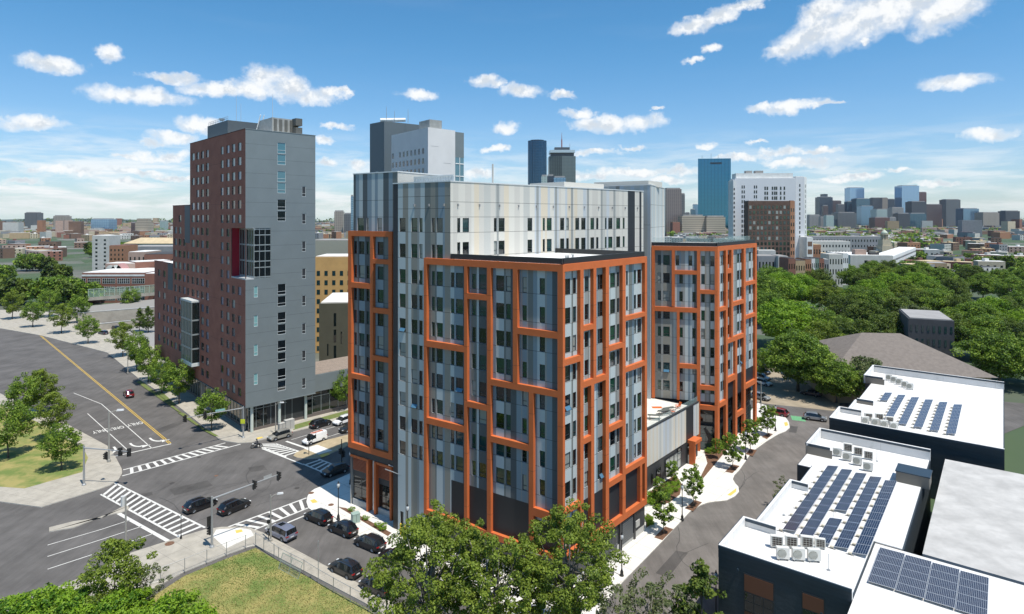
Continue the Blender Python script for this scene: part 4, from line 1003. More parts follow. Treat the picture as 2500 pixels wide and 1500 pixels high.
# red walled corner notch with glazing
rw = MB(); Fr = Fac(P2T(NB,0), (TG.U.x,TG.U.y), outward=(1,0)); Fr.rect(rw, 0, ND+.1, NV0, NV1, 0); rw.build('red_wall', RED, tower)
sl_n = MB(); sl_n.prism([P2T(-.02,.02), P2T(-.02,-ND), P2T(NB,-ND), P2T(NB,.02)], NV0-.25, NV0+.02); sl_n.prism([P2T(.02,-.02), P2T(.02,-ND), P2T(NB,-ND), P2T(NB,-.02)], NV1, NV1+.1); sl_n.build('ledge', mat('ledge_metal', (.4,.42,.43), .5), tower)
Fg1 = Fac(P2T(0,-ND), (TBk.U.x,TBk.U.y)); Fg2 = Fac(TG.p(ND,0,-.12)[:2], (TG.U.x,TG.U.y))
MUL_ = mat('mullion_metal', (.34,.38,.38), .4, .4)
def curtain(parent, F, L_, v0, v1, nu, floors, gm, name='curtain_wall', w=0, slab_h=.35, sub=1, mull=MUL_):
    fr = MB()
    for i in range(nu+1): u = L_*i/nu; F.box(fr, max(0,u-.05), min(L_,u+.05), v0, v1, w-.08, w+.05)
    for v in floors: F.box(fr, .05, L_-.05, v-slab_h/2, v+slab_h/2, w-.3, w+.03)
    o = fr.build(name, mull, parent); gl = MB(); F.rect(gl, 0, L_, v0, v1, w-.03); gl.build('pane', gm, o); return o
fl3 = [NV0+.2, NV0+3.5, NV0+6.9, NV1-.2]
curtain(tower, Fg1, NB, NV0, NV1, 6, fl3, GLS[0]); curtain(tower, Fg2, NGW-ND, NV0, NV1, 3, fl3+[NV0+2.2,NV0+5.6,NV0+9], GLS[5], slab_h=.2)
# projecting glass bay on the brick side
BU0, BU1, BD, BV0, BV1 = 28.9, 37.0, 1.7, 10.3, 24.5
Fa = Fac(P2T(BU0,BD), (TBk.U.x,TBk.U.y)); Fb_ = Fac(P2T(BU0,0), (-TG.U.x,-TG.U.y), outward=(1,0)); Fc_ = Fac(P2T(BU1,0), (-TG.U.x,-TG.U.y), outward=(-1,0))
bs_ = MB()
for v in (BV0, 13.6, 17.0, 20.4, BV1): bs_ = MB(); bs_.prism([P2T(BU0+.08,0), P2T(BU0+.08,BD-.08), P2T(BU1-.08,BD-.08), P2T(BU1-.08,0)], v-.2, v+.2); bs_.build('bay_slab', mat('bay_trim', (.55,.58,.57), .45), tower)
bs_ = MB(); bs_.prism([P2T(BU0-.1,0), P2T(BU0-.1,BD+.1), P2T(BU1+.1,BD+.1), P2T(BU1+.1,0)], BV1+.2, BV1+.6); bs_.build('bay_roof', mat('bay_trim', (.55,.58,.57), .45), tower)
bs_ = MB(); bs_.prism([P2T(BU0-.1,0), P2T(BU0-.1,BD+.1), P2T(BU1+.1,BD+.1), P2T(BU1+.1,0)], BV0-.9, BV0-.2)
bs_.build('bay_slab', mat('bay_trim', (.55,.58,.57), .45), tower)
curtain(tower, Fa, BU1-BU0, BV0, BV1, 7, (13.6,17,20.4), mat('mirror_glass', (.10,.13,.09), .04, .0, 1.0), 'glass_bay'); curtain(tower, Fb_, BD, BV0, BV1, 1, (13.6,17,20.4), GLS[0], 'glass_bay')
# ground floor: glazing set back, columns, base
Fs_g = Fac(TG.p(1.2,0,-1.5)[:2], (TG.U.x,TG.U.y)); curtain(tower, Fs_g, 14.2, .7, 5.7, 9, (4.6,), GLS[0], 'shopfront', slab_h=.12)
Fs_b = Fac(P2T(1.6,-1.5), (TBk.U.x,TBk.U.y)); curtain(tower, Fs_b, 56, .7, 6.1, 30, (4.6,), mat('warm_glass', (.05,.045,.03), .06, 0, .8), 'shopfront', slab_h=.12)
pb = MB(); Fs_g.box(pb, .0, 14.2, 0, .7, -.3, .1); Fs_b.box(pb, .2, 56, 0, .7, -.3, .1); pb.build('plinth', mat('brown_stone', (.13,.11,.10), .8), tower)
for k in (1.7, 7.6, 13.6):
    cm = MB(); q = TG.p(k,0,-1.0); cm.lathe([(.32,0),(.32,5.7)], (q[0],q[1],0), 12); cm.build('column', mat('pale_column', (.52,.57,.52), .6), tower)
for k in (3.0, 20.0, 24.5, 29.0):
    cm = MB(); TBk.box(cm, k, k+.6, 0, 6.2, -1.2, -.5); cm.build('column', mat('stone_column', (.34,.31,.27), .7), tower)
sf = MB(); sf.prism([P2T(.02,-.02), P2T(.02,-TGW), P2T(u3t,-TGW), P2T(u3t,-.02)], 5.62, 5.78); sf.build('soffit', GRY, tower)
# roof plant
pe = MB(); pe.prism([P2T(18.8,-3), P2T(18.8,-TGW+1), P2T(32.6,-TGW+1), P2T(32.6,-3)], TH-.3, TH+4.3); pe.build('penthouse', mat('charcoal_cladding', (.06,.075,.085), .5, var=.05), tower)
un = MB(); un.prism([P2T(3.5,-7), P2T(3.5,-TGW+2.5), P2T(11,-TGW+2.5), P2T(11,-7)], TH+.4, TH+3.6)
for i in range(5): un.prism([P2T(3.3,-7.4-i*1.2), P2T(3.3,-8.0-i*1.2), P2T(3.5,-8.0-i*1.2), P2T(3.5,-7.4-i*1.2)], TH+.8, TH+3.3, 1)
un.prism([P2T(1.6,-11.5), P2T(1.6,-13), P2T(3.5,-13), P2T(3.5,-11.5)], TH+2.1, TH+3.7, 1); un.prism([P2T(1.6,-11.5), P2T(1.6,-13), P2T(3.5,-13), P2T(3.5,-11.5)], TH+.4, TH+1.7, 1)
un.build('air_handler', [mat('galvanised', (.33,.33,.31), .5, .3, var=.15, vscale=1), mat('galv_dark', (.10,.10,.09), .6)], tower)
for (u, w, h) in ((30,-9,12.5),(27,-9,10),(8,-9,9.5)):
    an = MB(); q = P2T(u, w); an.tube([(*q,TH+4),(*q,TH+h)], [.06,.03], 5); an.build('antenna', mat('antenna_metal', (.6,.6,.6), .4, .5), tower)
rl = MB()
for k in range(12):
    q = P2T(19.2+k*1.2, -3.2); rl.tube([(*q,TH+4.3),(*q,TH+5.2)], .035, 4)
q0, q1 = P2T(19.2,-3.2), P2T(32.4,-3.2)
for z in (TH+5.2, TH+4.75): rl.tube([(*q0,z),(*q1,z)], .035, 4)
rl.build('railing', mat('railing_metal', (.3,.31,.32), .4, .5), tower)
dsh = MB(); q = P2T(27,-4.5); dsh.lathe([(.05,0),(.05,.8),(.5,1.0),(.75,1.4)], (q[0],q[1],TH+4.3), 10); dsh.build('dish', WHR, tower)
st_ = MB(); q0, q1 = P2T(11.5,-6.3), P2T(8,-6.3); st_.tube([(*q0,TH-.2),(*q1,TH+4.6)], .1, 4); q0, q1 = P2T(11.5,-7.1), P2T(8,-7.1); st_.tube([(*q0,TH-.2),(*q1,TH+4.6)], .1, 4); st_.build('roof_stair', WHR, tower)
W2.build(tower, [mat('pale_sill_frame', (.30,.24,.21), .5), mat('white_frame', (.62,.66,.66), .4)], [GLS[0], glass('glass_grey', (.06,.07,.09)), glass('glass_lilac_reflection', (.17,.18,.24), .08), GLS[4], GLS[5], GLS[0], glass('glass_aqua', (.20,.38,.38), .1), glass('glass_stair_sky_reflection', (.06,.17,.21), .06)])  # lilac and upper stair panes have the sky's reflection put into their colour
# low wing to its right: glazed ground floor under a grey band
low = empty('low_wing', (-40,142,0), 'low grey podium wing with glass front and gravel roof right of the tower', 'building')
FLo = Fac(TG.p(TGW,0,-1.2)[:2], (TG.U.x,TG.U.y)); lm = MB(); FLo.box(lm, .02, 30, 5.6, 9.4, -12, 0); lm.build('wall', GRY, low)
lr = MB(); FLo.box(lr, .3, 29.7, 9.4, 9.5, -11.7, -.3); lr.build('roof', mat('gravel_roof', (.25,.20,.16), .95, var=.2, vscale=3), low)
lk = MB(); FLo.box(lk, .02, 30, 0, 5.6, -11, -1.0); lk.build('building_core', DKG, low)
lp = MB(); FLo.box(lp, .02, 30, 0, .9, -1, -.2); lp.build('plinth', mat('brown_stone', (.13,.11,.10), .8), low)
Fl2 = Fac(FLo.p(.1,0,-.5)[:2], (TG.U.x,TG.U.y)); curtain(low, Fl2, 29.8, .9, 5.6, 14, (4.5,), GLS[0], 'shopfront', slab_h=.1)
# ------------------------------------------------------------------ vehicles
TYR = mat('tyre_rubber', (.012,.012,.012), .9); RIM = mat('alloy', (.45,.46,.47), .3, .9); RIMD = mat('dark_alloy', (.10,.10,.10), .35, .8); CGL = glass('car_glass', (.008,.010,.012), .03, .9); TRM = mat('black_trim', (.015,.015,.015), .6)
HLT = mat('headlight', (.7,.72,.72), .1, 0, .9); TLT = mat('taillight', (.30,.008,.008), .2, 0, .8); PLT = mat('number_plate', (.6,.6,.58), .5); CHR = mat('chrome', (.6,.6,.6), .15, 1)
PAINT = {k: mat('paint_'+k, c, .32, m_, .5, coat=.8) for k, c, m_ in (('black',(.006,.006,.008),.0),('graphite',(.016,.018,.022),.2),('lilac_silver',(.27,.29,.38),.5),('beige',(.38,.36,.31),.4),('red',(.22,.008,.012),.1),('white',(.74,.74,.74),0),('silver',(.36,.38,.40),.5),('navy',(.012,.02,.045),.2))}
SPEC = {
 'suv': dict(st=[(-2.34,.46,.80,.78,.82,.70),(-2.27,.34,.98,.89,1.04,.80),(-1.80,.25,1.02,.93,1.60,.66),(-1.0,.22,1.0,.935,1.69,.69),(.1,.22,.98,.935,1.66,.68),(.50,.22,.97,.93,1.58,.66),(1.28,.22,.96,.925,1.05,.76),(1.85,.24,.92,.90,.98,.72),(2.22,.33,.76,.85,.82,.66),(2.34,.42,.62,.76,.66,.60)], wb=1.36, r=.37, gs=(2,6), ws=(5,6), rw=(1,2), W=.935),
 'minivan': dict(st=[(-2.5,.42,.85,.82,.88,.74),(-2.44,.30,1.0,.93,1.06,.84),(-2.2,.24,1.02,.97,1.68,.74),(-1.2,.2,1.02,.98,1.78,.78),(.3,.2,1.0,.98,1.76,.77),(.8,.2,.98,.97,1.62,.72),(1.75,.2,.95,.95,1.06,.78),(2.2,.26,.85,.91,.93,.70),(2.46,.36,.66,.84,.72,.62),(2.54,.44,.56,.76,.6,.58)], wb=1.52, r=.35, gs=(2,6), ws=(5,6), rw=(1,2), W=.98),
 'van': dict(st=[(-2.36,.32,1.1,.88,1.84,.80),(-2.30,.24,1.12,.91,1.90,.82),(-.4,.2,1.12,.92,1.93,.83),(.25,.2,1.08,.92,1.9,.80),(.62,.2,1.05,.92,1.78,.74),(1.5,.2,1.02,.90,1.12,.76),(2.0,.24,.9,.87,.98,.66),(2.32,.34,.7,.80,.76,.58),(2.4,.42,.58,.72,.62,.54)], wb=1.45, r=.33, gs=(3,5), ws=(4,5), rw=None, W=.92)}
def car_mesh(kind, root):
    S = SPEC[kind]; st = S['st']; body = MB(); gl = MB()
    def ring(s):
        x, zb, zs, w, zr, wr = s
        h = [(.0,zb),(w*.88,zb),(w,zb+.14),(w,zs-.16),(w*.965,zs),(wr,zr-.05),(wr*.8,zr-.01),(0,zr+.015)]
        return [(x,y,z) for y, z in h]
    R_ = [ring(s) for s in st]
    def isglass(i, j):
        if S['gs'][0] <= i < S['gs'][1] and j == 4: return True
        if S['ws'][0] <= i < S['ws'][1] and j in (5,6): return True
        if S['rw'] and S['rw'][0] <= i < S['rw'][1] and j in (5,6): return True
        return False
    vs = []; idx = {}
    for sgn in (1,-1):
        for i in range(len(R_)-1):
            for j in range(7):
                q = [R_[i][j], R_[i+1][j], R_[i+1][j+1], R_[i][j+1]]
                q = [(a,b*sgn,c) for a,b,c in q]
                if sgn < 0: q = q[::-1]
                if isglass(i,j): gl.quad(*q)
                else: body.quad(*q)
        for i, fl in ((0,1),(len(R_)-1,-1)):
            p = [(a,b*sgn,c) for a,b,c in R_[i]]
            if fl*sgn < 0: p = p[::-1]
            body.poly(p)
    b = body.build('body', TRM, root, origin=world_loc(root)); g = gl.build('window_glass', CGL, root)
    for o in (b, g):
        bm = bmesh.new(); bm.from_mesh(o.data); bmesh.ops.remove_doubles(bm, verts=bm.verts, dist=.001); bmesh.ops.recalc_face_normals(bm, faces=bm.faces) if o is b else None; bm.to_mesh(o.data); bm.free()
        o.data.polygons.foreach_set('use_smooth', [True]*len(o.data.polygons)); o.data.set_sharp_from_angle(angle=R(32))
    W = S['W']; i0, i1 = S['gs']; pm = MB()
    for sgn in (1,-1):
        for xp in ([(-1.0,.1),(-1.75,-1.55)] if kind == 'suv' else [(.3,.3),(-1.2,-1.2),(-2.2,-2.0)] if kind == 'minivan' else [(.25,.25)]):
            x0, x1 = xp; zr = 1.6 if kind == 'suv' else 1.72 if kind == 'minivan' else 1.86; wr = .675 if kind == 'suv' else .765 if kind == 'minivan' else .80
            x1 = x0
            pm.tube([(x0,sgn*W*.975,1.0),(x1,sgn*wr*1.01,zr)], .045, 4)
    pm.build('pillar', TRM, root)
    tr = MB(); L0 = st[0][0]; L1 = st[-1][0]
    tr.box(L0-.03,-W*.82,.30,L0+.25,W*.82,.50); tr.box(L1-.25,-W*.8,.28,L1+.03,W*.8,.50)
    for sgn in (1,-1): tr.box(-S['wb']+.42, sgn*W-(.03 if sgn > 0 else .01), .2, S['wb']-.42, sgn*W+(.01 if sgn > 0 else .03), .40)
    tr.build('bumper_trim', TRM, root)
    for sgn in (1,-1):
        y0, y1 = sorted((sgn*W*.52, sgn*W*.88)); hm = MB(); hm.box(L1-.22,y0,.68,L1-.02,y1,.80); hm.build('headlight', HLT, root)
        tm = MB(); y0, y1 = sorted((sgn*W*.55, sgn*W*.97)); tm.box(L0-.02,y0,.84,L0+.16,y1,.98 if kind != 'van' else 1.2); tm.build('taillight', TLT, root)
        mm = MB(); y0, y1 = sorted((sgn*W*.95, sgn*(W+.17))); xm = .95 if kind == 'suv' else 1.35 if kind == 'minivan' else 1.1; mm.box(xm,y0,.98,xm+.12,y1,1.13); mm.build('mirror', TRM, root)
    pm = MB(); pm.box(L0-.035,-.26,.62,L0-.0,.26,.74); pm.build('number_plate', PLT, root)
    if kind == 'suv':
        for sgn in (1,-1): rm = MB(); rm.tube([(-1.7,sgn*.62,1.66),(-.9,sgn*.64,1.735),(.0,sgn*.63,1.71),(.4,sgn*.6,1.64)], .022, 5); rm.build('roof_rail', CHR, root)
    sr = MB()
    if kind == 'minivan': sr.box(-.6,-.4,1.80,.2,.4,1.806); sr.build('sunroof', CGL, root)
    for x in (-S['wb'], S['wb']):
        for sgn in (1,-1):
            r = S['r']; am = MB(); yy = sgn*(W+.004)
            am.tube([(x,sgn*(W-.22),r),(x,yy,r)], r+.075, 20)
            a = am.build('wheel_arch', TRM, root)
            wm = MB(); wm.tube([(x,sgn*(W-.2),r),(x,sgn*(W+.0),r),(x,sgn*(W+.025),r)], [r,r,r*.93], 20); wh = wm.build('wheel', TYR, root)
            ri = MB(); ri.tube([(x,sgn*(W+.02),r),(x,sgn*(W+.034),r)], r*.64, 16, 1)
            for k in range(5):
                t = 2*math.pi*k/5; ri.tube([(x,sgn*(W+.038),r),(x+math.cos(t)*r*.6,sgn*(W+.036),r+math.sin(t)*r*.6)], .035, 4, 0)
            ri.tube([(x,sgn*(W+.03),r),(x,sgn*(W+.045),r)], .07, 8, 0)
            ri.build('rim', [RIM, RIMD], wh)
CARS = {}
def place_car(kind, paint, px, heading, label, cat, group=None, s=1.0, name='parked_car', z=.0):
    """px: where its middle touches the road; heading: ground direction or a second pixel it points to"""
    if kind not in CARS:
        t = empty(name, (0,0,0)); car_mesh(kind, t); CARS[kind] = t; new = t
    else: new = copy_tree(CARS[kind])
    new.name = name
    p = G(*px); h = (G(*heading)-p) if abs(heading[0]) > 3 or abs(heading[1]) > 3 else Vector((*heading,0))
    new.location = (p.x, p.y, z); new.rotation_euler = (0,0,math.atan2(h.y,h.x)); new.scale = (s,s,s)
    b = [c for c in new.children if c.name.startswith('body')][0]; set_mat(b, 0, PAINT[paint])
    for k in ('label','category','group'):
        if k in new: del new[k]
    return tag(new, label, cat, group)
near = Vector(Ld); gN = 'cars parked along the near street'
dn = (Ld[0], Ld[1]); e2 = (.707,.707)
# parked under the orange building (their fronts point up the street)
place_car('suv','black',(777,1272),dn,'black suv nearest the corner in the row beside the orange building','suv',gN)
place_car('suv','black',(837,1301),dn,'second black suv in the row parked beside the orange building','suv',gN)
place_car('suv','graphite',(903,1336),dn,'third dark suv in the row beside the orange building, half hidden by the big tree','suv',gN)
place_car('suv','black',(965,1372),dn,'fourth dark suv by the orange building, mostly behind the tree leaves','suv',gN)
place_car('suv','graphite',(843,1400),dn,'dark suv with red tail lights parked on the fence side, first of two','suv',gN)
place_car('suv','graphite',(920,1443),dn,'dark suv parked on the fence side behind another, partly under the tree','suv',gN)
place_car('minivan','lilac_silver',(686,1310),dn,'lilac silver minivan waiting beside the fence corner','minivan',None,name='minivan')
place_car('suv','black',(489,1242),(560,1215),'black suv crossing the junction, the rear of the two','suv','cars driving through the junction',name='moving_car')
place_car('suv','black',(572,1246),(640,1217),'black suv crossing the junction ahead of another black suv','suv','cars driving through the junction',name='moving_car')
place_car('suv','red',(314,968),(260,905),'dark red suv driving alone up the left avenue','suv',None,name='moving_car')
place_car('suv','beige',(683,1071),(640,1083),'beige suv turning at the far corner of the junction','suv',None,name='moving_car')
vn = place_car('van','white',(768,1080),(700,1102),'small white cargo van with an orange ladder on its roof','van',None,name='cargo_van')
lad = empty('ladder', (vn.location.x, vn.location.y, 0), 'orange ladder strapped on the roof of the white van', 'ladder', rz=vn.rotation_euler[2])
lb = MB(); OL = mat('ladder_orange', (.6,.12,.02), .5)
for s_ in (.0,.42): lb.tube([(-1.7,s_,2.06),(1.0,s_,2.06)], .045, 5)
for k in range(9): lb.tube([(-1.6+k*.3,0,2.06),(-1.6+k*.3,.42,2.06)], .028, 4)
lo = lb.build('ladder_rails', OL); lo.parent = lad; lo.location = (0,0,0)
rk = MB()
for x in (-1.5,.1): rk.tube([(x,-.75,1.97),(x,.75,1.97)], .035, 4)
ro_ = rk.build('roof_rack', TRM); ro_.parent = vn; ro_.location = (0,0,0)
place_car('suv','black',(783,1041),(840,1024),'black suv in the far lane in front of the tower verge','suv',None,name='moving_car')
place_car('suv','white',(838,1034),(790,1050),'white suv at the edge of the orange frame in the far lane','suv',None,name='moving_car')
place_car('suv','graphite',(855,1052),(800,1068),'grey suv half hidden behind the left orange wing','suv',None,name='moving_car')
place_car('suv','black',(818,1157),(770,1172),'black car in the shade of the orange building at the crosswalk','suv',None,name='moving_car')
place_car('suv','red',(1898,1014),(1840,1002),'bright red suv on the cross street beyond the right wing','suv',None,name='moving_car')
place_car('suv','silver',(1990,1026),(2060,1035),'silver suv at the end of the side street','suv',None,name='moving_car')
place_car('suv','navy',(1980,966),(1900,952),'dark blue suv parked under the big street trees','suv','cars in the gravel lot')
place_car('suv','navy',(262,803),(290,806),'dark blue car parked nearest the ramp on the far left lot','suv','cars parked far left')
place_car('suv','black',(284,806),(310,812),'black car parked second from the ramp on the far left lot','suv','cars parked far left')
place_car('suv','navy',(252,817),(226,812),'dark blue car at the left edge of the far left lot','suv','cars parked far left')
for i, (x, y) in enumerate(((1862,895),(1861,912),(1860,927),(1863,940),(1856,975))):
    place_car('suv',['graphite','black','silver','white','silver'][i],(x,y),(x+60,y+14),['grey','black','silver','white','pale silver'][i]+' car in the lot behind the right wing, '+ordinal(i)+' from the back','car','cars in the gravel lot')

# ------------------------------------------------------------------ street furniture
IRON = mat('black_iron', (.012,.013,.014), .5); GLV = mat('galvanised_pole', (.36,.37,.37), .45, .4); ALU = mat('painted_pole', (.30,.29,.26), .6)
GLB = mat('globe_glass', (.55,.58,.58), .15, 0, .8); SIG = mat('signal_black', (.015,.015,.014), .6)
def acorn():
    t = empty('street_lamp', (0,0,0)); m = MB(); m.lathe([(.26,0),(.26,.12),(.2,.2),(.2,.55),(.13,.7),(.09,.85),(.075,1.0),(.055,4.3),(.11,4.35),(.05,4.42),(.15,4.55)], seg=10); m.build('pole', IRON, t, smooth=False)
    m = MB(); m.lathe([(.13,4.55),(.21,4.75),(.22,4.95),(.15,5.15),(.03,5.28)], seg=10); g_ = m.build('globe', GLB, t, smooth=True)
    m = MB(); m.lathe([(.16,5.14),(.1,5.25),(.02,5.5)], seg=8); m.build('cap', IRON, t); return t
AC = acorn(); first = True
def put(proto, px, label, cat, group, rz=0, s=1.0, z=.14, name=None):
    global first
    o = copy_tree(proto)
    p = G(*px); o.location = (p.x,p.y,z); o.rotation_euler = (0,0,rz); o.scale = (s,s,s); tag(o, label, cat, group); 
    if name: o.name = name
    return o
def drop(proto):
    for c in list(proto.children): drop(c)
    bpy.data.objects.remove(proto)
gA = 'black lamps with a glass globe'
for (x, y, lab, s) in ((1518,1409,'black globe lamp nearest the big tree on the side street pavement',1.0),(1665.5,1272.5,'black globe lamp between the second and third young trees of the side street',1.0),(1820.5,1124,'black globe lamp before the right orange wing',1.0),(1893,1054,'black globe lamp at the far end of the side street',1.0),
    (1748,1512,'black globe lamp beside the dark corner building',.98),(826,1272,'black globe lamp on the white pavement behind the parked suvs',1.05),(442,1318,'short black globe lamp on the corner by the left crosswalk',.62),(944,1512,'globe lamp rising beside the crown of the big tree',1.05),(995,1330,'black globe lamp at the foot of the tall orange building',1.0),
    (1857,985,'black globe lamp behind the right wing at the lot',1.0),(856,1184,'black globe lamp in the shade at the left wing',1.05)):
    put(AC, (x,y), lab, 'street lamp', gA, s=s)
drop(AC)
def cobra(h, arm, mt, shoe=True):
    t = empty('street_light', (0,0,0)); m = MB(); m.tube([(0,0,0),(0,0,h)], [.13,.075], 8); m.build('pole', mt, t)
    m = MB(); m.tube([(0,0,h-.4),(.3,0,h-.1),(arm,0,h+.05)], .045, 6); m.build('arm', mt, t)
    m = MB(); m.hexa([(arm-.1,-.12,h-.05),(arm+.75,-.2,h-.03),(arm+.75,.2,h-.03),(arm-.1,.12,h-.05),(arm,-.1,h+.16),(arm+.7,-.14,h+.12),(arm+.7,.14,h+.12),(arm,.1,h+.16)]); m.build('lamp_head', mat('lamp_head_grey', (.6,.61,.61), .4), t)
    m = MB(); m.lathe([(.22,0),(.22,.3),(.14,.35)], seg=8); m.build('base', mt, t); return t
gB = 'tall street lights with a flat head'
CO = cobra(6.4, .9, ALU)
for (x, y, rz, s, lab) in ((661,1324,R(20),1.0,'beige street light beside the silver minivan'),(673,1061,R(10),1.0,'street light in front of the glazed tower corner'),(312,914,R(190),1.05,'street light among the trees along the left avenue'),(1858,1000,R(160),1.0,'street light at the far back of the lot'),(266,1130,R(20),1.45,'wooden toned street light at the left edge over the turn lanes')):
    put(CO, (x,y), lab, 'street light', gB, rz, s)
drop(CO)
cp_ = empty('camera_pole', G(307,1357,.14), 'tall grey pole carrying a white drum by the lower left crosswalk', 'pole'); m = MB(); b_ = G(307,1357,.14); m.tube([b_, b_+Vector((0,0,7.8))], [.13,.10], 8); m.build('pole', ALU, cp_); m = MB(); m.tube([b_+Vector((-.35,0,6.6)), b_+Vector((-.35,0,7.9))], .28, 12); m.build('drum', mat('pale_drum', (.55,.55,.53), .5), cp_)
# traffic signals: mast, arm, hanging heads
def head(parent, p, face, h=1.1, back=True):
    f = Vector((face[0],face[1],0)).normalized(); r_ = Vector((f.y,-f.x,0)); m = MB()
    def bx(hw, d0, d1, z0, z1):
        q = [p+r_*a+f*b+Vector((0,0,z)) for z in (z0,z1) for a,b in ((-hw,d0),(hw,d0),(hw,d1),(-hw,d1))]; m.hexa(q)
    bx(.19, -.14, .14, -h/2, h/2); bx(.32, -.17, -.145, -h/2-.14, h/2+.14)
    for k in (-.34,0,.34): c = p+Vector((0,0,k)); m.tube([c+f*.14, c+f*.36], [.13,.13], 8)
    o = m.build('signal_head', SIG, parent)
    for k, cl in ((.34,(.25,.01,.01)),(0,(.22,.12,.01)),(-.34,(.01,.16,.06))):
        m = MB(); c = p+Vector((0,0,k)); m.tube([c+f*.142, c+f*.16], .11, 8); m.build('lens', mat('lens_%d' % int(k*100), cl, .3), o)
def mast(px, h, end, hz, heads, label, face, extra=None, r=.17):
    b = G(*px, .14); t = empty('traffic_signal', b, label, 'traffic light', 'mast arm traffic signals'); m = MB(); m.tube([b, b+Vector((0,0,h))], [r,r*.75], 10); m.lathe([(.32,0),(.32,.12),(.2,.3)], b, 10); m.build('pole', GLV, t)
    # the arm ends above a point given as pixel and height
    Y = (CAM_H-hz)*FPX/(end[1]-HOR); e = Vector(((end[0]-1250)/FPX*Y, Y, hz)); a = b+Vector((0,0,h-.35)); m = MB(); m.tube([a, e], [.13,.06], 8); m.build('mast_arm', GLV, t)
    for k in heads: q = a.lerp(e, k); head(t, q+Vector((0,0,-.2)), face)
    return t, b, a, e
t1, b1, a1, e1 = mast((517.4,1336), 6.9, (685,1157), 7.2, (.60,.97), 'grey mast arm signal at the near corner reaching over the junction', (.7,.72))
sgn_ = MB(); q = a1.lerp(e1,.8); d = (e1-a1).normalized(); sgn_.quad(q-d*.6+Vector((0,0,-.1)), q+d*.6+Vector((0,0,-.1)), q+d*.6+Vector((0,0,.5)), q-d*.6+Vector((0,0,.5))); sgn_.build('street_sign', mat('sign_back', (.35,.36,.36), .5), t1)
head(t1, b1+Vector((-.35,-.1,3.6)), (-.7,.7)); head(t1, b1+Vector((-.35,.1,2.2)), (-.7,-.7))
t2, b2, a2, e2_ = mast((594,1069), 6.4, (448,1021), 6.6, (.66,.98), 'grey mast arm signal at the tower corner', (-.4,-.9))
ys = MB(); q = b2+Vector((.0,-.25,3.4)); ys.box(q.x-.45,q.y-.03,q.z-.45,q.x+.45,q.y,q.z+.45); ys.build('sign_plate', mat('yellow_green_sign', (.55,.60,.03), .6), t2)
gs = MB(); q = a2.lerp(e2_,.4); d = (e2_-a2).normalized(); gs.quad(q-d*.9+Vector((0,0,.15)), q+d*.9+Vector((0,0,.15)), q+d*.9+Vector((0,0,.55)), q-d*.9+Vector((0,0,.55))); gs.build('street_sign', mat('pale_green_sign', (.25,.45,.42), .5), t2)
t3, b3, a3, e3 = mast((205,1185), 6.6, (316,1103), 6.0, (.80,.99), 'grey mast arm signal reaching in from the left edge', (.5,-.85))
head(t3, G(258,1180)+Vector((0,0,4.6)), (-.5,-.85)); 
pm_ = empty('signal_post', G(834,1150,.1), 'dark post with a signal head in the shade of the left wing', 'traffic light'); m = MB(); q = G(834,1150,.1); m.tube([q, q+Vector((0,0,5.6))], .08, 8); m.build('pole', IRON, pm_); head(pm_, q+Vector((-.1,-.2,3.6)), (-.8,-.4)); head(pm_, q+Vector((.3,0,3.0)), (.8,-.4))
pm_ = empty('signal_post', G(754,1110,.14), 'slim signal post standing on the sandy island nose', 'traffic light'); m = MB(); q = G(754,1110,.14); m.tube([q, q+Vector((0,0,3.8))], .07, 8); m.build('pole', IRON, pm_); head(pm_, q+Vector((0,-.2,3.2)), (-.3,-.9), 1.0)
pm_ = empty('pedestrian_signal', G(658,1318,.14), 'pedestrian push button post next to the beige street light', 'signal post'); m = MB(); q = G(656,1322,.14); m.tube([q, q+Vector((0,0,2.9))], .06, 6); m.build('pole', IRON, pm_); m = MB(); m.box(q.x-.2,q.y-.15,q.z+2.5,q.x+.2,q.y+.15,q.z+2.95); m.build('signal_box', SIG, pm_); m = MB(); m.box(q.x-.18,q.y-.2,q.z+1.9,q.x+.18,q.y-.17,q.z+2.35); m.build('sign_plate', PAN[7], pm_)
# sign post on the pavement, crossing island sign, boxes, bollards
sp = empty('sign_post', G(777,1424,.14), 'slim bare sign post on the fence side pavement', 'sign post'); m = MB(); q = G(777,1424,.14); m.tube([q, q+Vector((0,0,5.2))], .045, 6); m.build('post', GLV, sp); m = MB(); m.box(q.x-.02,q.y-.15,q.z+4.4,q.x+.02,q.y+.15,q.z+5.1); m.build('sign_plate', GLV, sp)
def cabinet(px, w, d, h, m_, label, name='utility_cabinet', rz=R(34)):
    t = empty(name, G(*px, .14), label, 'utility box', rz=rz); m = MB(); m.box(-w/2,-d/2,.08,w/2,d/2,h); m.box(-w/2-.03,-d/2-.03,h,w/2+.03,d/2+.03,h+.06); o = m.build('cabinet_body', m_); o.parent = t
    m = MB(); m.box(-w/2-.06,-d/2-.06,0,w/2+.06,d/2+.06,.08); o = m.build('base', CONC); o.parent = t; m = MB(); m.box(-.02,-d/2-.02,.2,.02,-d/2,h-.1); o = m.build('door_seam', DKG); o.parent = t
cabinet((868,1275), 1.1, .9, 1.3, mat('pale_green_cabinet', (.28,.38,.34), .6), 'pale green utility cabinet in the planting strip')
cabinet((688,1052), 1.4, .9, 1.6, mat('grey_cabinet', (.42,.41,.38), .6), 'left grey cabinet in front of the tower glazing', rz=R(46))
cabinet((706,1048), 1.9, 1.0, 2.0, mat('grey_cabinet', (.42,.41,.38), .6), 'larger right grey cabinet in front of the tower glazing', rz=R(46))
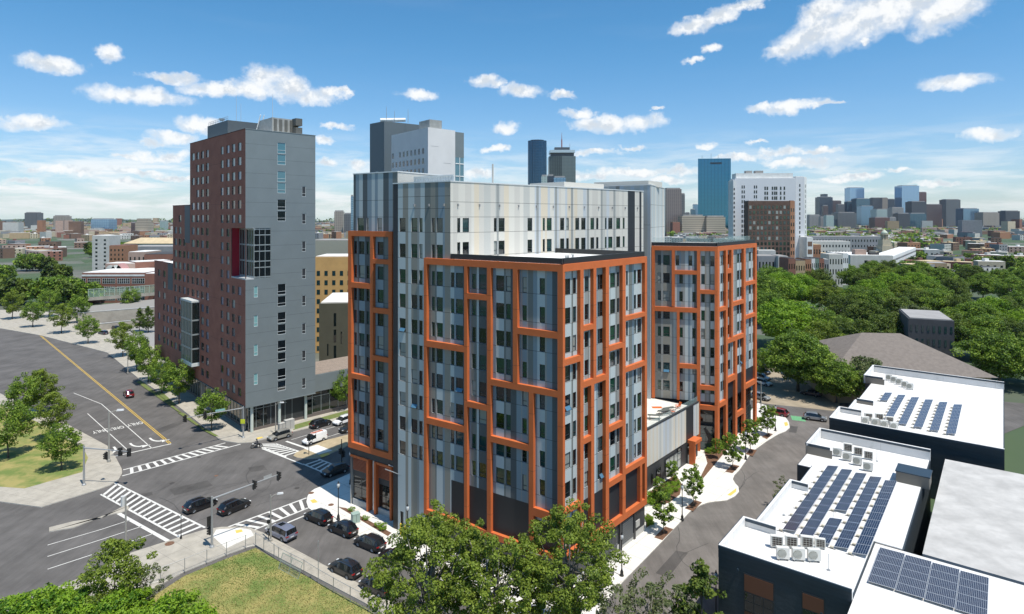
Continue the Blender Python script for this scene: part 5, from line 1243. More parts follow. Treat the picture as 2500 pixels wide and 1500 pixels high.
for i, (x, y) in enumerate(((978,1306),(989.5,1312))):
    m = MB(); q = G(x,y,.14); m.lathe([(.13,0),(.13,1.5),(.11,1.6),(.02,1.66)], q, 10); o = m.build('bollard', mat('yellow_bollard', (.62,.42,.03), .5), origin=q); tag(o, ('left','right')[i]+' yellow bollard by the side door of the orange building', 'bollard', 'yellow bollards')
# steel frame pipes beside the wing
pf = empty('pipe_frame', G(1004,1300,.14), 'thin bent steel pipes rising beside the side doors', 'pipes'); m = MB(); q = G(1003,1302,.14)
for dx, h in ((0,8.2),(-.5,7.6)):
    m.tube([q+Vector((dx,0,0)), q+Vector((dx,0,h)), q+Vector((dx-.3,.2,h+.35)), q+Vector((dx-3.6,2.2,h+.6))], .07, 6)
m.build('pipe', GLV, pf)
# ------------------------------------------------------------------ chain link fence
fen = empty('chain_link_fence', G(624,1336,.14), 'grey chain link fence around the grass lot', 'fence')
fp = [(240,1500),(325,1440),(392,1421),(451,1398),(505,1376),(553,1357),(599.6,1339),(624,1333)]; fp2 = [(624,1333),(644,1345),(669,1362),(680,1370),(742,1402),(777,1425),(814,1447),(855,1470),(900,1494),(960,1530),(1060,1590)]
FH = 1.75
mesh = MB(); rail = MB()
def fence_run(pts):
    P = [G(*p, .12) for p in pts]
    for i in range(len(P)-1):
        a, b = P[i], P[i+1]; n = max(1, round((b-a).length/3.2))
        for k in range(n):
            q = a.lerp(b, k/n); m = MB(); m.tube([q, q+Vector((0,0,FH+.08))], .045, 6); m.build('post', GLV, fen)
        rail.tube([a+Vector((0,0,FH)), b+Vector((0,0,FH))], .03, 5); rail.tube([a+Vector((0,0,.15)), b+Vector((0,0,.15))], .012, 4)
        L_ = (b-a).length; d = (b-a)/L_; k = 0.0
        while k < L_:
            for s_ in (1,-1):
                k0 = k; k1 = k+s_*(FH-.1)
                p0 = a+d*min(max(k0,0),L_)+Vector((0,0,.1)); t = 1.0
                if k1 > L_: t = (L_-k0)/(k1-k0)
                if k1 < 0: t = (0-k0)/(k1-k0)
                mesh.tube([p0, a+d*(k0+(k1-k0)*t)+Vector((0,0,.1+(FH-.1)*t))], .005, 3, cap=False)
            k += .22
fence_run(fp); fence_run(fp2); rail.build('rail', GLV, fen); tag(mesh.build('wire_mesh', GLV, fen), kind='stuff')
pn = empty('gate_panel', G(700,1385,.12), 'loose fence gate leaf leaning against the chain link fence', 'gate'); m = MB(); A = G(680,1388,.1); B = G(728,1414,.1); up = Vector((.35,.55,1.7))
for P, Q in ((A,A+up),(B,B+up),(A,B),(A+up,B+up),(A+up*.5,B+up*.5),((A+B)/2,(A+B)/2+up)): m.tube([P,Q], .04, 5)
m.build('gate_frame', mat('green_grey_pole', (.22,.28,.24), .6), pn); m = MB()
for k in range(1, 24): P = A.lerp(B, k/24); m.tube([P, P+up], .006, 3, cap=False)
for k in range(1, 12): m.tube([A+up*(k/12), B+up*(k/12)], .006, 3, cap=False)
m.build('gate_mesh', GLV, pn)
# ------------------------------------------------------------------ motorcycle and rider
hd = Vector((-.30,-.95,0)).normalized(); mp = G(627,1094); mz = math.atan2(hd.y, hd.x)
mc = empty('motorcycle', (mp.x,mp.y,0), 'black motorcycle entering the junction by the far crosswalk', 'motorcycle', rz=R(205))
for x, r in ((-.72,.31),(.76,.31)):
    m = MB(); 
    for k in range(16):
        t0, t1 = 2*math.pi*k/16, 2*math.pi*(k+1)/16; m.tube([(x+math.cos(t0)*r,0,.33+math.sin(t0)*r),(x+math.cos(t1)*r,0,.33+math.sin(t1)*r)], .07, 6, cap=False)
    w = m.build('wheel', TYR); w.parent = mc; m = MB(); m.tube([(x,-.03,.33),(x,.03,.33)], .2, 10); q = m.build('rim', RIM); q.parent = w
m = MB(); m.tube([(-.8,0,.62),(-.3,0,.68),(.05,0,.88),(.35,0,.90),(.5,0,.75)], [.08,.14,.17,.17,.09], 8); m.tube([(-.2,0,.45),(.3,0,.42)], [.2,.2], 8); o = m.build('body', PAINT['black'], smooth=True); o.parent = mc
m = MB(); m.tube([(.76,.08,.33),(.55,.1,1.0)], .03, 5); m.tube([(.76,-.08,.33),(.55,-.1,1.0)], .03, 5); m.tube([(.45,-.36,1.08),(.56,0,1.02),(.45,.36,1.08)], .02, 5); o = m.build('handlebar', CHR); o.parent = mc
m = MB(); m.tube([(.68,0,.85),(.76,0,.85)], [.12,.1], 8); o = m.build('headlight', HLT); o.parent = mc
m = MB(); m.tube([(-.65,0,.80),(-.1,0,.80)], [.13,.14], 8); o = m.build('seat', TRM); o.parent = mc
def skin_figure(name, joints, edges, mats, sub=2):
    me = bpy.data.meshes.new(name+'_s'); me.from_pydata([j[0] for j in joints], edges, []); o = bpy.data.objects.new(name+'_s', me); C.objects.link(o)
    md = o.modifiers.new('s','SKIN'); md.use_smooth_shade = True; s2 = o.modifiers.new('u','SUBSURF'); s2.levels = sub; s2.render_levels = sub
    me.skin_vertices[0].data[0].use_root = True
    for i, j in enumerate(joints): me.skin_vertices[0].data[i].radius = (j[1], j[1]*(j[2] if len(j) > 2 else 1))
    dg = bpy.context.evaluated_depsgraph_get(); me2 = bpy.data.meshes.new_from_object(o.evaluated_get(dg)); bpy.data.objects.remove(o)
    for p in me2.polygons: p.use_smooth = True
    me2.materials.clear(); [me2.materials.append(m_) for m_ in mats]; o = bpy.data.objects.new(name, me2); C.objects.link(o); return o
J = [((-.25,0,.92),.14),((-.2,0,1.15),.14),((-.08,0,1.36),.15),((-.02,0,1.5),.06),((.0,0,1.62),.085),
     ((-.06,.2,1.38),.07),((.15,.3,1.2),.05),((.42,.34,1.12),.035),((-.06,-.2,1.38),.07),((.15,-.3,1.2),.05),((.42,-.34,1.12),.035),
     ((-.2,.12,.9),.1),((.22,.2,.82),.075),((.0,.2,.4),.05),((.14,.2,.34),.04),((-.2,-.12,.9),.1),((.22,-.2,.82),.075),((.0,-.2,.4),.05),((.14,-.2,.34),.04)]
rid = skin_figure('person', J, [(0,1),(1,2),(2,3),(3,4),(2,5),(5,6),(6,7),(2,8),(8,9),(9,10),(0,11),(11,12),(12,13),(13,14),(0,15),(15,16),(16,17),(17,18)], [mat('dark_clothes', (.03,.032,.04), .8)])
rid.location = (mp.x,mp.y,0); rid.rotation_euler = (0,0,R(205)); tag(rid, 'person in dark clothes and a helmet riding the black motorcycle', 'person')
m = MB(); m.lathe([(.02,1.52),(.13,1.56),(.15,1.66),(.13,1.77),(.05,1.82)], (.01,0,0), 12); hm_ = m.build('helmet', PAINT['black'], smooth=True); hm_.parent = rid
# ------------------------------------------------------------------ black clad buildings with white roofs (right)
NO = Vector((22.08,66.15,0)); NU = Vector((.783,-.622,0)); NV_ = Vector((.622,.783,0))
def nl(a, b, z=0): q = NO+NU*a+NV_*b; return Vector((q.x,q.y,z))
def nbox(mb, a0, a1, b0, b1, z0, z1, mi=0):
    if a0 > a1: a0, a1 = a1, a0
    if b0 > b1: b0, b1 = b1, b0
    mb.hexa([nl(a,b,z) for z in (z0,z1) for a,b in ((a0,b0),(a1,b0),(a1,b1),(a0,b1))], mi)
nrz = math.atan2(NU.y, NU.x)
SID = mat('slate_siding', (.030,.040,.048), .55, var=.12, vscale=.5, bump=.6, bscale=3, aniso=(1,1,8)); TAU = mat('taupe_wall', (.17,.155,.13), .7); CAPD = mat('dark_coping', (.03,.05,.07), .4, .2); MEM = mat('white_membrane', (.69,.68,.66), .7, var=.05, vscale=.5, noise_lo=.25, noise_hi=.75, bump=.15, bscale=1.5)
def add_seams(m):
    nt = m.node_tree; N = nt.nodes; L = nt.links; b = N['Principled BSDF']; src = b.inputs['Base Color'].links[0].from_socket
    tc = N.new('ShaderNodeTexCoord'); mp = N.new('ShaderNodeMapping'); mp.inputs['Rotation'].default_value = (0,0,R(38.5)); L.new(tc.outputs['Object'], mp.inputs[0])
    bk = N.new('ShaderNodeTexBrick'); bk.inputs['Scale'].default_value = 1; bk.inputs['Brick Width'].default_value = 9; bk.inputs['Row Height'].default_value = 1.9; bk.inputs['Mortar Size'].default_value = .025; bk.inputs['Color1'].default_value = (1,1,1,1); bk.inputs['Color2'].default_value = (.95,.95,.94,1); bk.inputs['Mortar'].default_value = (.72,.71,.69,1); L.new(mp.outputs[0], bk.inputs['Vector'])
    n = N.new('ShaderNodeTexNoise'); n.inputs['Scale'].default_value = .45; n.inputs['Detail'].default_value = 8; n.inputs['Roughness'].default_value = .7; L.new(tc.outputs['Object'], n.inputs['Vector'])
    r = N.new('ShaderNodeMapRange'); r.inputs['From Min'].default_value = .56; r.inputs['From Max'].default_value = .72; r.inputs['To Min'].default_value = 1; r.inputs['To Max'].default_value = .74; L.new(n.outputs['Fac'], r.inputs['Value'])
    x = N.new('ShaderNodeMix'); x.data_type = 'RGBA'; x.blend_type = 'MULTIPLY'; x.inputs['Factor'].default_value = 1; L.new(src, x.inputs['A']); L.new(bk.outputs['Color'], x.inputs['B'])
    y = N.new('ShaderNodeVectorMath'); y.operation = 'SCALE'; L.new(x.outputs['Result'], y.inputs[0]); L.new(r.outputs[0], y.inputs['Scale']); L.new(y.outputs[0], b.inputs['Base Color'])
add_seams(MEM); add_seams(WHR); RUST = mat('rust_panel', (.16,.055,.025), .6)
def black_building(name, label, B0_, blen, awid, steps):
    t = empty(name, nl(0,B0_,0), label, 'building'); w = MB(); 
    for (a0, a1, b0, b1) in steps: nbox(w, a0, a1, B0_+b0, B0_+b1, 0, 8.9)
    w.build('wall', SID, t); r = MB()
    for (a0, a1, b0, b1) in steps: nbox(r, a0+.15, a1-.15, B0_+b0-(0 if b0 > 0 else -.15), B0_+b1, 8.9, 9.0)
    r.build('roof', MEM, t); return t
Nb = black_building('black_clad_building', 'near black clad building with rows of solar panels on its white roof', 0, 45, 15, [(0,12.7,0,8.1),(1.5,12.7,8.1,13.4),(1.5,15.4,13.4,22.4),(2.4,15.4,22.4,31),(.3,15.4,31,45)])
def parapet(t, segs, m=MEM, zt=10.0, cap=True, d=.32):
    for (a0,b0,a1,b1,z) in segs:
        pw = MB(); cw = MB(); sw = MB()
        if a0 == a1: nbox(pw, a0, a0+d if a0 < 7 else a0-d, b0, b1, 8.85, z); nbox(cw, a0-.12 if a0 < 7 else a0+.12, a0+(.0 if a0 < 7 else 0), b0, b1, z-.35, z-.04); nbox(sw, a0-.06 if a0 < 7 else a0+.06, a0, b0, b1, 8.7, z-.36)
        else: nbox(pw, a0, a1, b0, b0+d, 8.85, z); nbox(cw, a0, a1, b0-.12, b0, z-.35, z-.04); (nbox(sw, a0, a1, b0-.06, b0, 8.7, z-.36) if a1-a0 > 5 and (b0 < 1 or abs(b0-53.8) < .1) else None)
        pw.build('parapet', m, t)
        if cw.v: cw.build('coping', CAPD, t)
        if sw.v: sw.build('upper_wall', SID, t)
parapet(Nb, [(0,0,12.7,0,10.0),(0,.32,0,8.1,10.0),(.32,7.8,3.7,7.8,10.0),(1.5,8.12,1.5,22.4,10.0),(1.82,22.08,3.8,22.08,10.0),(2.4,22.4,2.4,31,9.35),(.3,36.3,.3,45,10.6),(.62,36.3,3.6,36.3,10.6),(.62,44.7,15.4,44.7,10.6)])
lw = MB(); nbox(lw, .32, 3.6, 36.62, 36.64, 8.9, 10.3); lw.build('parapet_face', TAU, Nb)
tw = MB(); nbox(tw, .35, 3.9, 36.18, 36.29, 6.5, 10.2); tw.build('taupe_wall', TAU, Nb)
rb_ = MB(); nbox(rb_, 12.4, 16.2, 33.0, 36.0, 8.9, 10.4); nbox(rb_, 12.3, 16.3, 32.9, 36.1, 10.4, 10.55, 1); rb_.build('roof_box', [TAU, CAPD], Nb)
# windows on the near face: rust panel above dark panes
FN = Fac((NO.x,NO.y), (NU.x,NU.y))
for i, (x0, x1, yt, yp, yb) in enumerate(((1818,1888,1401,1441,1495),(1960,2011,1447,1483,1530))):
    u0, u1 = FN.u(x0), FN.u(x1); vt, vp, vb = FN.v(x0, yt), FN.v(x0, yp), 4.2
    f = MB(); FN.box(f, u0-.08, u1+.08, vb-.1, vt+.1, .02, .08); w = f.build('window', CHF, Nb); f = MB(); FN.box(f, u0, u1, vp, vt-.02, .081, .10); f.build('rust_panel', RUST, w)
    f = MB(); n = 3 if i == 0 else 2
    for k in range(n):
        for (c, d) in ((vb, (vb+vp)/2-.04), ((vb+vp)/2+.04, vp-.1)): FN.box(f, u0+(u1-u0)*k/n+.05, u0+(u1-u0)*(k+1)/n-.05, c, d, .081, .09)
    f.build('pane', GLS[0], w)
    f = MB(); FN.box(f, u0, u1, vb-1.4, vb-.15, .02, .06); f.build('rust_panel', RUST, Nb)
for u_, v_ in ((2.0,8.0),(10.0,6.6)): f = MB(); FN.box(f, u_, u_+.2, v_, v_+.2, 0, .2); f.build('wall_light', CAPD, Nb)
# lower wing on the right edge
Wb = empty('grey_wing', nl(12.7,0,0), 'lower grey wing with a white roof and fine grid solar panels at the right', 'building'); f = MB(); nbox(f, 12.72, 30, -2.5, 13.4, 0, 8.6); f.build('wall', mat('pale_blue_siding', (.20,.24,.28), .5, .2), Wb); f = MB(); nbox(f, 12.72, 30.2, -2.8, 13.4, 8.6, 8.8); f.build('roof', MEM, Wb); 
f = MB(); FW = Fac(nl(12.72,-2.5).xy[:], (NU.x,NU.y)); FW.box(f, 3, 6, 4, 7, 0, .08); FW.box(f, 8.5, 12.5, 4, 7, 0, .08); f.build('window', GLS[3], Wb)
Kb = empty('striped_building', nl(19,14,0), 'pale building with dark vertical window strips beyond the near white roof', 'building'); f = MB(); nbox(f, 17.2, 36, 14.5, 48, 0, 8.4); f.build('wall', mat('cream_wall', (.45,.43,.38), .7), Kb); f = MB(); nbox(f, 17.0, 36, 14.5, 48, 8.4, 8.6); f.build('roof', mat('aged_membrane', (.42,.41,.39), .8, var=.15, vscale=.35), Kb)
FK = Fac(nl(17.2,14.5).xy[:], (NV_.x,NV_.y))
for k in range(10): f = MB(); FK.box(f, 1+k*3.2, 2.6+k*3.2, 1, 7.4, 0, .06); f.build('window', GLS[0], Kb)
# far black building
MBd = black_building('black_clad_building', 'far black clad building with solar panels, behind the near white roof', 53.8, 46, 15, [(0,24,0,8.2),(1.3,24,8.2,36),(0,24,36,46)])
def shift(segs, o): return [(a,b+o,c,d+o,z) for a,b,c,d,z in segs]
parapet(MBd, shift([(0,0,24,0,10.0),(0,.32,0,8.1,10.0),(.32,7.8,3.7,7.8,10.0),(1.3,8.12,1.3,16.4,9.6),(1.62,16.2,4.4,16.2,9.9),(.0,34.2,.0,46,10.6),(.32,34.2,3.6,34.2,10.6),(.32,45.7,24,45.7,10.6)], 53.8))
tw = MB(); nbox(tw, 1.65, 4.4, 53.8+16.0, 53.8+16.18, 8.9, 9.5); tw.build('taupe_wall', TAU, MBd); tw = MB(); nbox(tw, .35, 3.9, 53.8+34.05, 53.8+34.18, 8.9, 10.2); tw.build('taupe_wall', TAU, MBd)
FM = Fac(nl(0,53.8).xy[:], (NU.x,NU.y)); f = MB(); FM.box(f, 1.8, 4.2, 5.4, 6.6, 0, .06); f.build('rust_panel', RUST, MBd); f = MB(); FM.box(f, 12.4, 14.6, 5.4, 6.6, 0, .06); f.build('rust_panel', RUST, MBd)
# solar panels
CEL = mat('solar_cells', (.012,.017,.040), .18, 0, .6); CEL2 = mat('solar_cells_blue', (.018,.035,.085), .2, 0, .6); FRM = mat('panel_frame', (.55,.56,.57), .35, .5); BLC = mat('ballast_concrete', (.46,.42,.33), .9)
def solar(w, l, nx, ny, cell, ballast=True, tilt=.16):
    t = empty('solar_panel', (0,0,0)); f = MB()
    def P(x, y, dz=0): return (x, y, .22+dz+(x+w/2)*tilt*.0+ (l/2-y)*.0 + (x+w/2)*tilt)
    f.hexa([P(x,y,z) for z in (0,.04) for x,y in ((-w/2,-l/2),(w/2,-l/2),(w/2,l/2),(-w/2,l/2))]); f.build('panel_frame', FRM, t)
    c = MB(); g = .025; e = .035
    for i in range(nx):
        for j in range(ny):
            x0 = -w/2+e+(w-2*e)*i/nx+g/2; x1 = -w/2+e+(w-2*e)*(i+1)/nx-g/2; y0 = -l/2+e+(l-2*e)*j/ny+g/2; y1 = -l/2+e+(l-2*e)*(j+1)/ny-g/2
            c.quad(P(x0,y0,.046), P(x1,y0,.046), P(x1,y1,.046), P(x0,y1,.046))
    c.build('cells', cell, t)
    if ballast:
        b = MB(); b.box(-w/2-.38,-l/2-.16,0,-w/2-.04,-l/2+.16,.2); b.build('ballast_block', BLC, t); b = MB(); b.box(-w/2-.6,-l/2-.22,0,-w/2+.2,-l/2-.18,.06); b.build('rail', DKG, t)
    return t
sp1 = solar(1.40, 2.30, 6, 2, CEL); sp2 = solar(1.3, 2.2, 6, 2, CEL2); sp3 = solar(2.32, 1.56, 16, 10, CEL, False, .03)
def put_solar(proto, a, b, z, label, group):
    o = copy_tree(proto); q = nl(a, b, z); o.location = q; o.rotation_euler = (0,0,nrz); tag(o, label, 'solar panel', group)
cols_a = (4.75, 6.55, 8.35, 10.15, 11.95); nm = ('leftmost','second','middle','fourth','rightmost')
for i, a in enumerate(cols_a):
    n = 10; b1_ = 31.4-i*.15
    for k in range(n):
        if i == 2 and k in (6,): continue
        put_solar(sp1, a, b1_-k*2.33-(0 if not(i==2 and k>6) else .3), 9.0, f'{ordinal(k)} panel from the top in the {nm[i]} column of the near roof', 'solar panels in five columns on the near white roof')
for i, a in enumerate((5.6, 7.9, 10.2, 12.5, 14.8, 17.1)):
    n = (3 if i == 0 else 9); b0 = 79.5-i*.2
    for k in range(n):
        put_solar(sp2, a, b0-k*2.26, 9.0, f'{ordinal(k)} blue panel from the top in the {ordinal(i)} column from the left, far white roof', 'blue solar panels on the far white roof')
for i in range(4):
    for k in range(5):
        put_solar(sp3, 14.5+i*2.36, 11.4-k*1.6, 8.8, f'fine grid panel {ordinal(k)} from the top, {ordinal(i)} from the left on the low grey wing', 'fine grid solar panels on the grey wing')
for p in (sp1, sp2, sp3): drop(p)
# condensers
def condenser():
    t = empty('air_conditioner', (0,0,0)); m = MB(); m.box(-.5,-.19,.12,.5,.19,1.05); m.build('casing', mat('condenser_white', (.62,.61,.56), .5), t)
    m = MB(); m.tube([(-.12,-.19,.58),(-.12,-.215,.58)], .36, 20, 0); 
    for k in range(7): z = .58-.3+k*.1; hw = math.sqrt(max(0,.34**2-(z-.58)**2)); m.box(-.12-hw,-.235,z-.02,-.12+hw,-.216,z+.02, 1)
    m.build('fan_grille', [mat('fan_dark', (.18,.18,.15), .7), mat('grille_light', (.5,.5,.45), .6)], t)
    m = MB(); m.box(-.42,.19,.2,.38,.2,.98, 0)
    for k in range(4): m.box(-.42,.201,.28+k*.19,.38,.212,.30+k*.19, 1)
    for k in range(4): m.box(-.40+k*.24,.201,.2,-.38+k*.24,.211,.98, 1)
    m.build('coil', [mat('coil_dark', (.035,.025,.02), .7), mat('grille_light', (.5,.5,.45), .6)], t)
    m = MB(); m.box(-.4,-.22,0,-.34,.22,.12); m.box(.34,-.22,0,.40,.22,.12); m.build('foot', mat('foot_grey', (.25,.25,.24), .6), t); return t
ac = condenser()
def put_ac(px, z, rz, label, group, s=1.35):
    o = copy_tree(ac); q = G(px[0], px[1], z); o.location = q; o.rotation_euler = (0,0,rz); o.scale = (s,s,s); tag(o, label, 'air conditioner', group)
gC = 'air conditioners on the near corner roof'
for i, x in enumerate((0,36,74,106)): put_ac((1896+x, 1337+x*.02), 9.05, R(165), f'{ordinal(i)} condenser from the left showing its dark coil, back row on the near corner', gC, 1.25 if i < 3 else 1.05)
for i, x in enumerate((0,38,76)): put_ac((1911+x, 1366+x*.06), 9.05, R(-6), f'{ordinal(i)} condenser from the left with a round fan, front row on the near corner', gC, 1.25)
gC2 = 'air conditioners at the far end of the near white roof'
for i, (x, y) in enumerate(((2070,1103),(2095,1112),(2120,1122))): put_ac((x, y), 9.05, R(150), f'{ordinal(i)} condenser with a dark coil, back row at the far end of the near roof', gC2, 1.2)
for i, (x, y) in enumerate(((2044,1114),(2068,1125),(2093,1136),(2119,1150))): put_ac((x, y), 9.05, R(-25), f'{ordinal(i)} condenser with a round fan, front row at the far end of the near roof', gC2, 1.2)
gC3 = 'air conditioners on the far white roof front'
for i, (x, y) in enumerate(((2120,1027),(2146,1028),(2171,1036))): put_ac((x, y), 9.05, R(165), f'{ordinal(i)} condenser with a dark coil at the front of the far white roof', gC3, 1.25)
for i, (x, y) in enumerate(((2112,1036),(2136,1040),(2158,1045),(2182,1050))): put_ac((x, y), 9.05, R(-6), f'{ordinal(i)} condenser with a round fan at the front of the far white roof', gC3, 1.25)
gC4 = 'air conditioners at the back of the far white roof'
for i, (x, y) in enumerate(((2170,929),(2182,934),(2195,939),(2209,946),(2221,951))): put_ac((x, y), 9.05, R(-25), f'{ordinal(i)} small condenser from the left at the back of the far white roof', gC4, 1.25)
drop(ac)
for i, (x, y, z) in enumerate(((2023,1393,9),(2141,1127,9),(1914,1259,9),(2034,1268,9))):
    q = G(x,y,z); m = MB(); m.tube([q, q+Vector((0,0,1.7 if i < 2 else .9))], .03, 5); m.tube([q, q+Vector((0,0,.08))], .18, 8); tag(m.build('vent_mast', GLV, origin=q), ['thin mast beside the near condensers','thin mast beside the far end condensers','short pin on the white roof left of the panels','short vent in the gap of the middle panel column'][i], 'mast')
# ------------------------------------------------------------------ terrace furniture on the connector roof
def terr(u, w, z=9.42): q = FG.p(u, z, w); return Vector(q)
def chair_thing(px, rz, label, cl):
    q = G(px[0], px[1], 9.42); t = empty('lounge_chair', q, label, 'chair', 'orange terrace chairs', rz=rz); m = MB(); m.hexa([(-.35,-.35,.28),(.35,-.35,.35),(.35,.35,.35),(-.35,.35,.28),(-.35,-.35,.36),(.35,-.35,.43),(.35,.35,.43),(-.35,.35,.36)]); o = m.build('seat', cl); o.parent = t
    m = MB(); m.hexa([(-.35,-.35,.3),(-.28,-.35,.3),(-.28,.35,.3),(-.35,.35,.3),(-.62,-.35,1.1),(-.55,-.35,1.1),(-.55,.35,1.1),(-.62,.35,1.1)]); o = m.build('backrest', cl); o.parent = t
    for a in (-.38,.32):
        m = MB(); m.box(-.4,a,.55,.4,a+.1,.6); o = m.build('armrest', cl); o.parent = t
    for a in (-.3,.3):
        for b in (-.3,.3): m = MB(); m.tube([(a,b,0),(a,b,.32)], .035, 5); o = m.build('leg', cl); o.parent = t
OC = mat('orange_plastic', (.62,.13,.02), .5)
chair_thing((1655,997), R(200), 'orange lounge chair by the terrace rail', OC); chair_thing((1643,1010), R(160), 'second orange lounge chair, nearer the picnic tables', OC)
def picnic(px, rz, label):
    q = G(px[0], px[1], 9.42); t = empty('picnic_table', q, label, 'table', 'grey picnic tables on the terrace', rz=rz); MT = mat('dark_slats', (.10,.11,.10), .6)
    m = MB(); m.box(-1.2,-.4,.72,1.2,.4,.78); o = m.build('tabletop', MT); o.parent = t
    for y in (-.8,.55): m = MB(); m.box(-1.1,y,.42,1.1,y+.26,.47); o = m.build('bench', MT); o.parent = t
    for x in (-.8,.8): m = MB(); m.tube([(x,-.7,0),(x,0,.72),(x,.7,0)], .04, 4); o = m.build('leg', MT); o.parent = t
picnic((1598,1024), R(-10), 'large grey picnic table nearest the front block'); picnic((1622,1012), R(20), 'small dark picnic table in the middle of the terrace'); picnic((1633,1006), R(25), 'dark picnic table closest to the orange chairs')
m = MB(); q = G(1604,995,9.44); m.box(q.x-.9,q.y-.5,9.44,q.x+.9,q.y+.5,9.46); tag(m.build('game_mat', OC, origin=q), 'small orange game mat lying on the pale terrace', 'mat')
# ------------------------------------------------------------------ trees and plants
def leaf_mat(name, col, tr=.3):
    if name in MATS: return MATS[name]
    m = bpy.data.materials.new(name); m.use_nodes = True; nt = m.node_tree; N = nt.nodes; L = nt.links; b = N['Principled BSDF']; b.inputs['Base Color'].default_value = (*col,1); b.inputs['Roughness'].default_value = .55; b.inputs['Specular IOR Level'].default_value = .22
    t = N.new('ShaderNodeBsdfTranslucent'); t.inputs['Color'].default_value = (min(1,col[0]*1.5),min(1,col[1]*1.5),col[2]*.9,1); mx = N.new('ShaderNodeMixShader'); mx.inputs[0].default_value = tr
    L.new(b.outputs[0], mx.inputs[1]); L.new(t.outputs[0], mx.inputs[2]); L.new(mx.outputs[0], N['Material Output'].inputs['Surface']); MATS[name] = m; return m
LM = {'olive': [leaf_mat('leaf_olive', (.155,.21,.028)), leaf_mat('leaf_olive_light', (.215,.28,.04)), leaf_mat('leaf_olive_deep', (.085,.13,.02))],
      'green': [leaf_mat('leaf_green', (.12,.20,.026)), leaf_mat('leaf_green_light', (.24,.34,.045)), leaf_mat('leaf_green_deep', (.07,.125,.02))],
      'dark': [leaf_mat('leaf_dark', (.085,.13,.022)), leaf_mat('leaf_dark_light', (.15,.20,.035)), leaf_mat('leaf_dark_deep', (.02,.045,.012))],
      'lime': [leaf_mat('leaf_lime', (.17,.29,.018)), leaf_mat('leaf_lime_light', (.22,.34,.036)), leaf_mat('leaf_lime_deep', (.06,.14,.012))],
      'grey': [leaf_mat('leaf_grey', (.12,.15,.06)), leaf_mat('leaf_grey_light', (.18,.21,.09)), leaf_mat('leaf_grey_deep', (.07,.095,.035))]}
BARK = mat('bark', (.10,.085,.07), .9, var=.25, vscale=6); BARKG = mat('bark_grey', (.22,.20,.17), .9, var=.2, vscale=6)
def leaves(name, cents, rads, per, leaf, seed, mats, flat_=.75, parent=None):
    """a mesh of leaf quads gathered round clump centres"""
    rng = np.random.default_rng(seed); n = len(cents)*per
    ci = np.repeat(np.arange(len(cents)), per); d = rng.normal(size=(n,3)); d /= np.linalg.norm(d,axis=1)[:,None]
    rr = rng.uniform(.35,1.0,n)**.5
    P = cents[ci]+d*(rads[ci]*rr)[:,None]*np.array([1,1,flat_])
    nm = d*.6+rng.normal(size=(n,3))*.55+np.array([0,0,.55]); nm /= np.linalg.norm(nm,axis=1)[:,None]
    t = np.cross(nm, rng.normal(size=(n,3))); t /= np.linalg.norm(t,axis=1)[:,None]; s_ = np.cross(nm,t)
    a = (leaf*rng.uniform(.6,1.25,n))[:,None]; V = np.stack([P-t*a, P-s_*a*.62, P+t*a, P+s_*a*.62], 1)
    me = bpy.data.meshes.new(name); me.vertices.add(4*n); me.vertices.foreach_set('co', V.astype(np.float32).ravel()); me.loops.add(4*n); me.loops.foreach_set('vertex_index', np.arange(4*n,dtype=np.int32)); me.polygons.add(n); me.polygons.foreach_set('loop_start', (np.arange(n)*4).astype(np.int32))
    for m_ in mats: me.materials.append(m_)
    cm = rng.choice(3, len(cents), p=[.5,.28,.22]); mi = np.where(rng.random(n) < .6, cm[ci], rng.choice(3, n, p=[.5,.3,.2])); me.polygons.foreach_set('material_index', mi.astype(np.int32)); me.update(calc_edges=True)
    o = bpy.data.objects.new(name, me); C.objects.link(o)
    if parent is not None: o.parent = parent
    return o
